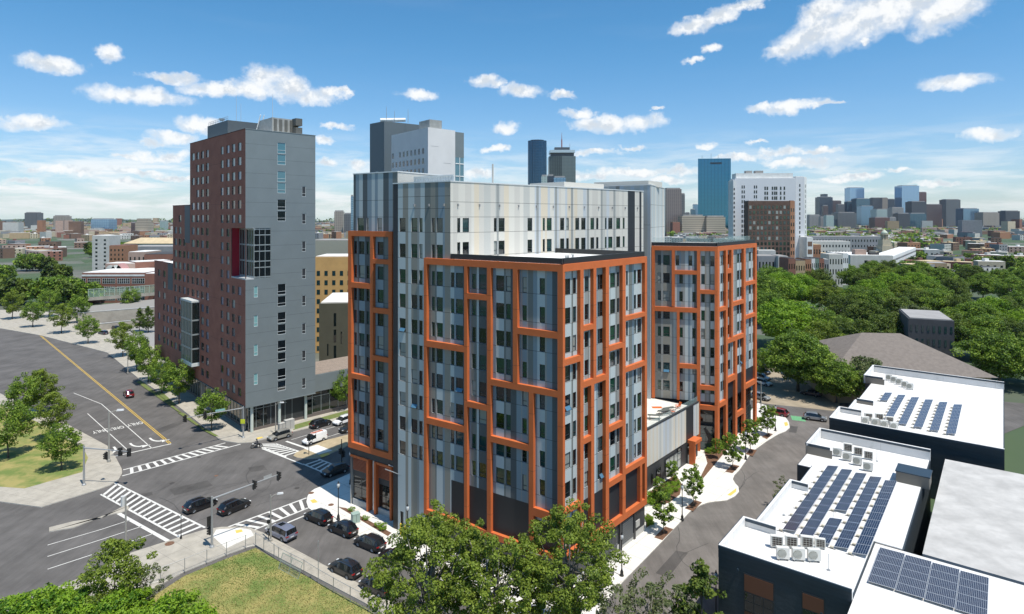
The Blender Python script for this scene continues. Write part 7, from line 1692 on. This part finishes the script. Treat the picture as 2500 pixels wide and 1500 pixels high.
for i, (x0, x1, y, Z, w_, r_k, lab, wn) in enumerate([(1851,1900,626,350,'grey','grey','dark grey row building just right of the right wing',(6,3)),(1851,1894,612,366,'pale','white','pale stepped penthouse block above the grey row building',(6,2)),(1900,1924,626,346,'pale','grey','light grey bay fronted row house',(3,4)),(1925,1942,632,330,'brick','dark','narrow pinkish brick row house',(3,4)),(1942.5,1966,637,330,'tan','dark','ochre tan row house with a dark roof',(4,4)),(1966.5,1981,634,345,'orange','dark','tan brick row house with bay windows',(3,4)),(1981.5,1990,632,350,'white','dark','narrow white row house',(2,4)),(1990.5,2000,632,355,'green','dark','grey green row house',(2,4)),(2000.5,2012,632,360,'brick','dark','dark red row house at the end of the terrace',(2,4)),(2012.5,2024,634,362,'grey','pale','blue grey row house beside the red one',(2,3)),
     (1985,2004,598,420,'orange','tan','orange brick end house beside the podium',(3,4)),(2024,2058,622,400,'pale','pale','pale house with a grey hipped roof',(5,3)),(2058,2071,620,410,'white','pale','small white gabled house',(3,3))]):
    block('row_house', lab, 'house', x0, x1, y, Z, 12, BW[w_], RF[r_k], R((i*37)%9-4), (*wn,0), wsize=(.4,.5), group='row houses by the park')
wa, Fwa, lwa, hwa = block('pale_apartment_house', 'long pale concrete apartment house by the park with three dark window groups', 'building', 2076, 2180, 624, 458, 45, BW['pale'], RF['white'], R(-6))
for j in range(4):
    for (x0, x1, mt) in ((2110.5,2117.5,GLS[0]),(2118,2134.5,BW['pink']),(2135,2142,GLS[0])):
        m = MB(); z = hwa-3.6-j*3.6; Fwa.box(m, Fwa.u(x0), Fwa.u(x1), z-2.2, z, 0, .08); m.build('window', mt, wa)
Fside = Fac(Fwa.p(lwa,0,0)[:2], (-Fwa.N.x,-Fwa.N.y), outward=(1,0))
for k in range(4):
    m = MB(); 
m = MB(); Fwa.box(m, 6, 14, hwa+.3, hwa+4, -12, -6); m.build('roof_hut', BW['pink'], wa); m = MB(); Fwa.box(m, 16, 22, hwa+.3, hwa+2, -9, -4); m.build('roof_hut', RF['dark'], wa)
wb3, Fwb, lwb, hwb = block('pale_apartment_wing', 'long white fronted wing receding right from the pale apartment house', 'building', 2180.3, 2236, 626, 457, 14, BW['white'], RF['white'], R(52), (22,4,0), parts='band', wsize=(.7,.35), win_mat=BW['dark'])
block('long_grey_hall', 'long low grey institutional building in front of the skyline', 'building', 1984, 2158, 578, 760, 22, BW['grey'], RF['grey'], R(-2), (24,3,0), parts='band', wsize=(.35,.4))
block('long_grey_hall', 'shorter pale building before the long grey hall', 'building', 1984, 2076, 590, 640, 18, BW['pale'], RF['pale'], R(-1), (12,3,0), parts='band', wsize=(.4,.4))
cu = empty('cupola_tower', ((2159-1250)/FPX*640, 640, 0), 'cream church tower with a pale green dome in front of the skyline', 'tower'); cx_, cy_ = (2159-1250)/FPX*640, 640
m = MB(); m.box(cx_-5.2,cy_-5.2,0,cx_+5.2,cy_+5.2,16); m.box(cx_-4.2,cy_-4.2,16,cx_+4.2,cy_+4.2,22); m.build('shaft', BW['cream'], cu)
m = MB(); 
for k in range(8): t_ = k*math.pi/4; m.tube([(cx_+3*math.cos(t_),cy_+3*math.sin(t_),22),(cx_+3*math.cos(t_),cy_+3*math.sin(t_),27)], .5, 6)
m.lathe([(3.8,0),(3.8,.6)], (cx_,cy_,27), 16); m.lathe([(2.2,0),(2.2,5)], (cx_,cy_,22), 8); m.build('belfry', BW['cream'], cu)
m = MB(); m.lathe([(3.3,0),(3.1,1.4),(2.4,2.7),(1.2,3.6),(.3,4.0),(.2,5.0)], (cx_,cy_,27.6), 16); m.build('dome', mat('verdigris', (.42,.47,.38), .7), cu, smooth=True)
# tan stone building with a brown roof, right of the street
tb, Ft, lt, ht = block('tan_stone_building', 'tan stone building with a broad brown hipped roof behind the white roofs', 'building', 2035, 2420, 948, 150, 30, BW['tan'], None, R(-6), h=7.2)
m = MB(); q = [Ft.p(-1,7.3,1), Ft.p(lt+1,7.3,1), Ft.p(lt+1,7.3,-31), Ft.p(-1,7.3,-31)]; r0_ = Ft.p(13,14.5,-15); r1q = Ft.p(lt-13,14.5,-15); m.poly([q[0],q[1],r1q,r0_]); m.poly([q[1],q[2],r1q]); m.poly([q[2],q[3],r0_,r1q]); m.poly([q[3],q[0],r0_]); m.build('hip_roof', mat('brown_shingle', (.17,.145,.125), .9, var=.12, vscale=1.2), tb)
for i in range(7): m = MB(); Ft.box(m, 2+i*4.6, 3.6+i*4.6, 3.2, 5.6, 0, .08); m.build('window', GLS[0], tb)
block('dark_school_building', 'dark grey flat roofed building at the right edge among the trees', 'building', 2218, 2330, 778, 185, 20, BW['dark'], RF['grey'], R(-25), (8,3,2), wsize=(.4,.5), win_mat=GLS[3])
# skyline
def gl_t(name, c, rough=.12, metal=.75): return mat(name, c, rough, metal)
SK = dict(navy=banded('far_navy', (.035,.05,.07), (.06,.075,.09), 6, 4, .5, .4), brown=banded('far_brown', (.10,.065,.06), (.05,.045,.05), 5, 4, .5, .5), beige=banded('far_beige', (.34,.29,.24), (.12,.12,.12), 5, 4, .45, .5), glassl=banded('far_light_glass', (.20,.33,.50), (.33,.47,.62), 7, 5, .8, .7, .1, .6), teal=banded('far_teal', (.05,.11,.15), (.10,.18,.23), 6, 4.5, .7, .5, .15, .4), glassm=banded('far_mid_glass', (.12,.22,.32), (.22,.34,.44), 6, 4.5, .75, .5, .12, .5),
    dark=banded('far_dark', (.045,.05,.06), (.08,.085,.09), 4, 4, .5, .4), greyd=banded('far_grey', (.12,.125,.13), (.06,.065,.07), 5, 4, .5, .5), palegreen=banded('far_palegreen', (.34,.42,.40), (.20,.26,.26), 5, 4, .5, .4), maroon=banded('far_maroon', (.13,.06,.05), (.06,.04,.04), 5, 4, .5, .4), old=banded('far_old_stone', (.26,.25,.24), (.10,.10,.11), 5, 4, .45, .5), cream=banded('far_cream', (.42,.36,.27), (.16,.14,.12), 40, 4, 1.1, .35))
def far(x0, x1, yt, Z, k, lab, ang=0, depth=None, name='skyscraper', cat='skyscraper', group='downtown skyline', top=None, side=None):
    X0 = (x0-1250)/FPX*Z; X1 = (x1-1250)/FPX*Z; t = empty(name, (X0,Z,0), lab, cat, group); d = depth or (X1-X0)*.7; h = hx(Z, yt); m = MB(); a = ang
    sx = (d*.25*(1 if a >= 0 else -1)) if side else 0
    m.prism([(X0,Z),(X1,Z),(X1+sx,Z+d),(X0+sx,Z+d)], 0, h); m.build('tower_body', SK[k] if isinstance(k,str) else k, t)
    m = MB(); m.prism([(X0+d*.1,Z+d*.1),(X1-d*.1,Z+d*.1),(X1-d*.1,Z+d*.8),(X0+d*.1,Z+d*.8)], h, h+(top or 3)); m.build('roof_plant', RF['grey'] if top is None else (SK[k] if isinstance(k,str) else k), t); return t
for a in [(2001,2033,482,3000,'navy','dark navy tower with a narrower top box at the left of the downtown skyline'),(2033,2054,491,3050,'brown','dark brown tower next to the navy one'),(2046,2062,500,2900,'greyd','slim grey tower with a stepped top before the brown one'),(2062,2069,505,3000,'beige','thin beige tower edge'),(2075,2110,459,3200,'glassl','tall pale blue glass tower with a slanted top, left of centre'),(2069,2091,493,2900,'teal','dark teal tower in front of the pale glass one'),(2091,2124,486,2850,'teal','larger teal glass tower with a sloping roof'),(2103,2132,504,2750,'glassm','lighter glass block before the teal tower'),(2131,2154,484,3100,'dark','black slab tower right of the glass towers'),(2154,2167.5,484,3105,'beige','beige ribbed end of the black slab tower'),(2167.5,2184,487,3150,'navy','dark blue rounded tower'),(2184,2191,494,3200,'glassl','sliver of light glass tower'),(2202,2244,454,3000,'glassl','tallest pale blue glass tower near the right edge'),(2244,2262,470,3100,'maroon','maroon tower at the right edge'),(2140,2177,512,2600,'palegreen','pale green patterned block low in the skyline'),(2046,2091,520,2300,'greyd','broad dark grey slab low in the skyline'),(1976,2003,526,2300,'old','old grey stone block at the left foot of the skyline'),(2003,2017,531,2200,'old','small pale stone block by the old grey one'),(2017,2036,527,2150,'palegreen','pale old tower block with many windows'),(2010,2022,503,2600,'brown','pinkish stone tower before the navy one'),(2136,2172,532,2100,'maroon','dark red brick block low in the skyline'),(2172,2188,532,2150,'old','pale stone block beside the dark red one'),(2178,2206,508,2500,'old','grey tower group under the tallest glass tower'),(2192,2222,522,2200,'dark','dark curved block right in the skyline'),(2226,2262,493,2700,'dark','broad dark grey tower at the right edge'),(2222,2262,522,2250,'teal','teal low block under the red sign roofs'),(2262,2300,500,2800,'brown','brown tower beyond the right edge'),(2310,2345,488,3000,'greyd','grey tower far right'),(2352,2390,510,2700,'glassm','glass block far right'),(2400,2440,520,2500,'beige','beige block far right'),(2455,2490,516,2600,'dark','dark block farthest right')]:
    o = far(*a)
    if a[0] == 2001: m = MB(); h = hx(3000,474); m.prism([((2010-1250)/FPX*3000,3005),((2022-1250)/FPX*3000,3005),((2022-1250)/FPX*3000,3030),((2010-1250)/FPX*3000,3030)], hx(3000,482), h); m.build('top_box', SK['navy'], o)
HG = banded('mirror_blue', (.03,.13,.21), (.055,.20,.30), 9, 4.2, .82, .8, .06, .9)
hk = empty('mirror_glass_tower', ((1704-1250)/FPX*1900,1900,0), 'very tall blue mirror glass slab tower right of the pale roof', 'skyscraper'); x0, x1, x2 = [(x-1250)/FPX*1900 for x in (1704,1781,1787)]
m = MB(); m.prism([(x0,1900),(x1,1888),(x2+6,1960),(x0+26,1978)], 0, 225); m.build('tower_body', HG, hk); m = MB(); m.prism([(x0+14,1899.0),(x0+70,1890.2),(x0+70,1890.9),(x0+14,1899.8)], 208, 213); m.build('louvre_band', mat('louvre_dark', (.01,.02,.035), .5), hk)
for x, h in ((22,238),(50,244),(72,240)): m = MB(); m.tube([(x0+x,1930,225),(x0+x,1930,h)], .6, 4); m.build('antenna', GLV, hk)
rt = far(1626,1664,462,1400,'beige','brown concrete residential tower beside the mirror glass tower', name='residential_high_rise', group=None); rt2 = far(1664,1672,475,1420,'greyd','narrow grey tower attached to the right of the brown one', name='residential_high_rise', group=None)
MATS['far_rt'] = banded('far_rt', (.20,.165,.15), (.09,.08,.08), 4.5, 3.2, .45, .5)
for c in rt.children:
    if c.name.startswith('tower_body'): c.data.materials[0] = MATS['far_rt']
far(1665,1721,528,1350,'cream','left cream coloured office block with dark window bands', name='office_block', cat='building', group=None); far(1725,1771,530,1340,'cream','right cream coloured office block with dark window bands', name='office_block', cat='building', group=None)
for i, (x0, x1, y, Z, k) in enumerate(((1674,1684,520,2600,'greyd'),(1687,1698,512,2900,'teal'),(1693,1704,500,3200,'glassm'))): far(x0,x1,y,Z,k,['small grey block left of the mirror tower','low teal block left of the mirror tower','slim glass block just left of the mirror tower'][i])
ov = empty('oval_glass_tower', ((1312-1250)/FPX*1500,1520,0), 'dark blue oval glass tower rising behind the pale roof', 'skyscraper'); cx_ = (1312.5-1250)/FPX*1500; rr_ = 23.3/FPX*1500
m = MB(); m.prism([(cx_+rr_*math.cos(2*math.pi*k/28), 1520+rr_*.7*math.sin(2*math.pi*k/28)) for k in range(28)], 0, hx(1500,342)); m.build('tower_body', banded('oval_glass', (.015,.05,.09), (.04,.10,.16), 4.5, 3.8, .75, .7, .12, .7), ov, smooth=False); m = MB(); m.prism([(cx_+rr_*.7*math.cos(2*math.pi*k/28), 1520+rr_*.5*math.sin(2*math.pi*k/28)) for k in range(28)], hx(1500,342), hx(1500,340)); m.build('roof_plant', RF['dark'], ov)
pr_ = empty('observation_tower', ((1373-1250)/FPX*1600,1600,0), 'grey gridded tower with a bright crown and a tall mast behind the pale roof', 'skyscraper'); xa, xb = (1341-1250)/FPX*1600, (1406-1250)/FPX*1600; Hm = hx(1600,381)
m = MB(); m.prism([(xa,1612),(xa+33,1600),(xb,1606),(xb,1660),(xa,1660)], 0, Hm); m.build('tower_body', banded('grid_grey', (.10,.125,.12), (.19,.22,.21), 4, 3.6, .5, .45, .3, .3), pr_)
m = MB(); m.prism([(xa+4,1612),(xb-4,1610),(xb-4,1655),(xa+4,1655)], Hm, Hm+9); m.build('crown_base', SK['dark'], pr_); m = MB(); m.prism([(xa+2,1605),(xb-2,1603),(xb-2,1657),(xa+2,1657)], Hm+9, Hm+16); m.build('crown', mat('crown_white', (.45,.55,.60), .3), pr_); m = MB(); m.prism([(xa+15,1615),(xb-15,1615),(xb-15,1645),(xa+15,1645)], Hm+16, Hm+24); m.build('crown_top', SK['dark'], pr_)
m = MB(); xm = (1373-1250)/FPX*1600; m.tube([(xm,1620,Hm+24),(xm,1620,Hm+45)], 1.6, 6); m.tube([(xm,1620,Hm+45),(xm,1620,hx(1600,322))], [.9,.3], 6); m.build('mast', mat('red_white_mast', (.30,.12,.12), .6), pr_); m = MB(); x9 = (1393-1250)/FPX*1600; m.tube([(x9,1620,Hm+16),(x9,1620,Hm+34)], .5, 5); m.build('antenna', GLV, pr_)
far(1322,1336,431,1100,'palegreen','pale low tower top before the oval tower', name='office_block', group=None); far(1336,1352,430,1150,'navy','dark blue block between the two tall towers', name='office_block', group=None); far(1352,1381,434,1100,'glassm','blue glass block in front of the gridded tower', name='office_block', group=None)
far(816,837,517,1500,'beige','brown slab tower in the gap beside the orange wing', name='residential_high_rise', group=None); far(840,856,523,1480,'greyd','low grey tower right of the brown slab', name='residential_high_rise', group=None); far(856.5,862,480,1200,'glassm','glass tower edge at the orange wing', name='residential_high_rise', group=None)
far(222,266,536,1900,'glassl','pale glass slab at the left horizon', name='office_block', group=None); far(320,330,545,1500,'brown','brick stair end of the cream horizon block', name='office_block', group=None); far(330,362,543,1500,'cream','cream block with a grey roof box on the left horizon', name='office_block', group=None, top=9); far(390,405,541,2100,'palegreen','pale building near the hills on the left horizon', name='office_block', group=None)
far(60,90,520,2400,'greyd','grey tower beyond the left edge', name='office_block', group=None); far(130,160,528,2000,'beige','beige block beyond the left edge', name='office_block', group=None)
# low rise city: the nearer houses as things, the farther ones as one mass
rc = random.Random(77)
ROOFK = ['grey','dark','pale','white','tan','red']; WALK = ['brick','pink','grey','brown','cream','orange','pale','tan']
spots = []
zones = [(240,425,545,592,60),(770,850,548,584,34),(1625,1800,556,600,52),(1960,2260,562,604,100),(1985,2260,604,640,22),(0,240,548,640,26),(2262,2500,560,640,34),(2236,2500,612,690,34),(2050,2250,600,622,10),(862,900,550,560,4)]
for (xa, xb, ya, yb, n) in zones:
    for _ in range(n):
        y = ya+(yb-ya)*rc.random()**.8; x = rc.uniform(xa, xb); spots.append((x, y))
spots.sort(key=lambda s: -s[1])
def house(mb, x, y, r_, slots=(0,1,2)):
    p = G(x, y); w = r_.uniform(9,26); d = r_.uniform(9,18); h = r_.uniform(7,13)*(1 if p.y < 1500 else 1.25); a = r_.choice((R(12),R(35),R(-20),R(48)))
    u = Vector((math.cos(a),math.sin(a),0)); v = Vector((-u.y,u.x,0)); P = [p-u*w/2-v*d/2, p+u*w/2-v*d/2, p+u*w/2+v*d/2, p-u*w/2+v*d/2]
    mb.prism([tuple(q.xy) for q in P], 0, h, slots[0], slots[1])
    n = max(2, int(w/4)); 
    for j in range(max(1,int(h/3.3))):
        for i in range(n):
            a0 = P[0]+u*(w*(i+.3)/n)-v*.06; a1 = P[0]+u*(w*(i+.65)/n)-v*.06; z = 1.2+j*3.3
            mb.quad((a0.x,a0.y,z),(a1.x,a1.y,z),(a1.x,a1.y,z+1.6),(a0.x,a0.y,z+1.6), slots[2])
    if r_.random() < .6:
        c = p+u*r_.uniform(-w/4,w/4); mb.box(c.x-1.5,c.y-1.5,h,c.x+1.5,c.y+1.5,h+2, slots[1])
    return p, w, h
seen_ = {}
for i, (x, y) in enumerate(spots[:225]):
    wk = rc.choice(WALK); rk_ = rc.choice(ROOFK); mb = MB(); p, w, h = house(mb, x, y, rc); seen_[(wk,rk_,w > 17,x < 430,x < 900,x < 1810)] = seen_.get((wk,rk_,w > 17,x < 430,x < 900,x < 1810), 0)+1; nth = seen_[(wk,rk_,w > 17,x < 430,x < 900,x < 1810)]; o = mb.build('town_house', [BW[wk], RF[rk_], GLS[0]], origin=(G(x,y).x, G(x,y).y, 0))
    zone = 'left of the brick tower' if x < 430 else 'in the gap beside the yellow building' if x < 900 else 'below the mirror glass tower' if x < 1810 else 'below the downtown skyline'
    tag(o, f'{"wide" if w > 17 else "narrow"} {wk} town house, {rk_} roof, {zone}'+('' if nth == 1 else f', {ordinal(nth-1)} nearest'), 'house', 'low town houses '+zone)
mb = MB(); mats_ = [BW[k] for k in WALK]+[RF[k] for k in ROOFK]+[GLS[0]]
r9 = np.random.default_rng(5)
for _ in range(1700):
    y = 545+ (r9.random()**1.6)*38; x = r9.uniform(-50, 2560)
    if 900 < x < 1600: continue
    p = G(x, y); w = rc.uniform(10,38); d = rc.uniform(10,30); h = rc.uniform(7,15)+(rc.random() < .04)*25; a = rc.choice((R(12),R(35),R(-20))); u = Vector((math.cos(a),math.sin(a),0)); v = Vector((-u.y,u.x,0)); P = [p-u*w/2-v*d/2, p+u*w/2-v*d/2, p+u*w/2+v*d/2, p-u*w/2+v*d/2]
    mb.prism([tuple(q.xy) for q in P], 0, h, rc.randrange(len(WALK)), len(WALK)+rc.randrange(len(ROOFK)), bottom=False)
tag(mb.build('distant_houses', mats_), 'far-off mass of low city blocks reaching to the horizon', 'houses', kind='stuff')
# tree masses between the houses
def wood(name, pts, R_, per, leaf, mats, seed, label):
    c = np.array(pts); rng = np.random.default_rng(seed); o = leaves(name, c, rng.uniform(.7,1.3,len(c))*R_, per, leaf, seed, mats, .7); return tag(o, label, 'trees', kind='stuff')
def scat(n, xa, xb, ya, yb, seed, hmin=5, hmax=10):
    rng = np.random.default_rng(seed); out = []
    for _ in range(n):
        x = rng.uniform(xa, xb); y = ya+(yb-ya)*rng.random(); p = G(x, y); out.append((p.x,p.y,rng.uniform(hmin,hmax)))
    return out
P1 = scat(420,-50,2560,546,575,1)+scat(160,1955,2280,560,610,2)+scat(60,1610,1800,558,590,3); P1 = [p for p in P1 if not (-.23 < p[0]/p[1] < .23)]
wood('distant_woodland', P1, 9, 26, 3.0, LM['green'], 41, 'far-off tree tops scattered between the city roofs')
P3 = scat(200,-50,2560,541.5,546,5,8,18); P3 = [p for p in P3 if not (-.23 < p[0]/p[1] < .23)]; wood('distant_woodland', P3, 34, 30, 11, LM['dark'], 43, 'dark far-off woods along the horizon')
gp2 = 'trees of the far park on the left'; rng2 = random.Random(12)
for i in range(30):
    x = 225+i*7.2+rng2.uniform(-3,3); Z = rng2.choice((640,700,760)); plant('far' if i % 3 else 'fardark', (x,600), rng2.uniform(.95,1.25), f'{ordinal(i)} round tree from the left in the far park belt', group=gp2, Z=Z)
for i in range(26):
    x = 1985+i*11+rng2.uniform(-4,4); Z = rng2.choice((420,480,540,600)); plant('far' if i % 2 else 'fardark', (x,600), rng2.uniform(.6,.85), f'{ordinal(i)} tree from the left among the row houses behind the park', group='trees behind the park')
for i in range(10):
    x = 1615+i*19; plant('far', (x,600), .8, f'{ordinal(i)} tree from the left below the mirror glass tower', group='trees below the mirror tower', Z=rng2.choice((560,650,800)))
for i in range(26): plant('far' if i % 3 else 'fardark', (2190+i*12.5+rng2.uniform(-4,4),600), rng2.uniform(.7,1.0), f'{ordinal(i)} tree from the left in the belt beyond the pale apartment wing', group='trees beyond the pale apartment wing', Z=rng2.choice((430,470,520,600)))
for i in range(16): x = -10+i*15; plant('far' if i % 2 else 'fardark', (x,700), rng2.uniform(.8,1.1), f'{ordinal(i)} tree from the left beyond the left edge', group='trees beyond the left edge', Z=rng2.choice((320,420,520)))
# hills
hm = MB(); rng = np.random.default_rng(3); n = 90; ph = rng.uniform(0,6.28,6)
xs_ = np.linspace(-9000,9000,n); hs = [12+9*math.sin(x/900+ph[0])+6*math.sin(x/370+ph[1])+5*math.sin(x/1500+ph[2]) for x in xs_]
for i in range(n-1):
    a, b = xs_[i], xs_[i+1]; h0, h1_ = max(1,hs[i]), max(1,hs[i+1])
    hm.quad((a,6200,-1),(b,6200,-1),(b,6500,h1_),(a,6500,h0)); hm.quad((a,6500,h0),(b,6500,h1_),(b,7400,-1),(a,7400,-1))
tag(hm.build('hills', mat('hill_green', (.035,.06,.05), .9, var=.2, vscale=.004), smooth=True), kind='structure')
for k in TP.values(): drop(k)
# ------------------------------------------------------------------ summer haze
def make_haze():
    m = bpy.data.materials.new('haze_air'); m.use_nodes = True; N = m.node_tree.nodes; N.clear(); out = N.new('ShaderNodeOutputMaterial'); v = N.new('ShaderNodeVolumePrincipled')
    v.inputs['Color'].default_value = (.80,.88,1,1); v.inputs['Density'].default_value = .000022; m.node_tree.links.new(v.outputs[0], out.inputs['Volume'])
    b = MB(); b.box(-9500,-500,-1.5,9500,7600,260); tag(b.build('haze', m), kind='stuff')
make_haze()
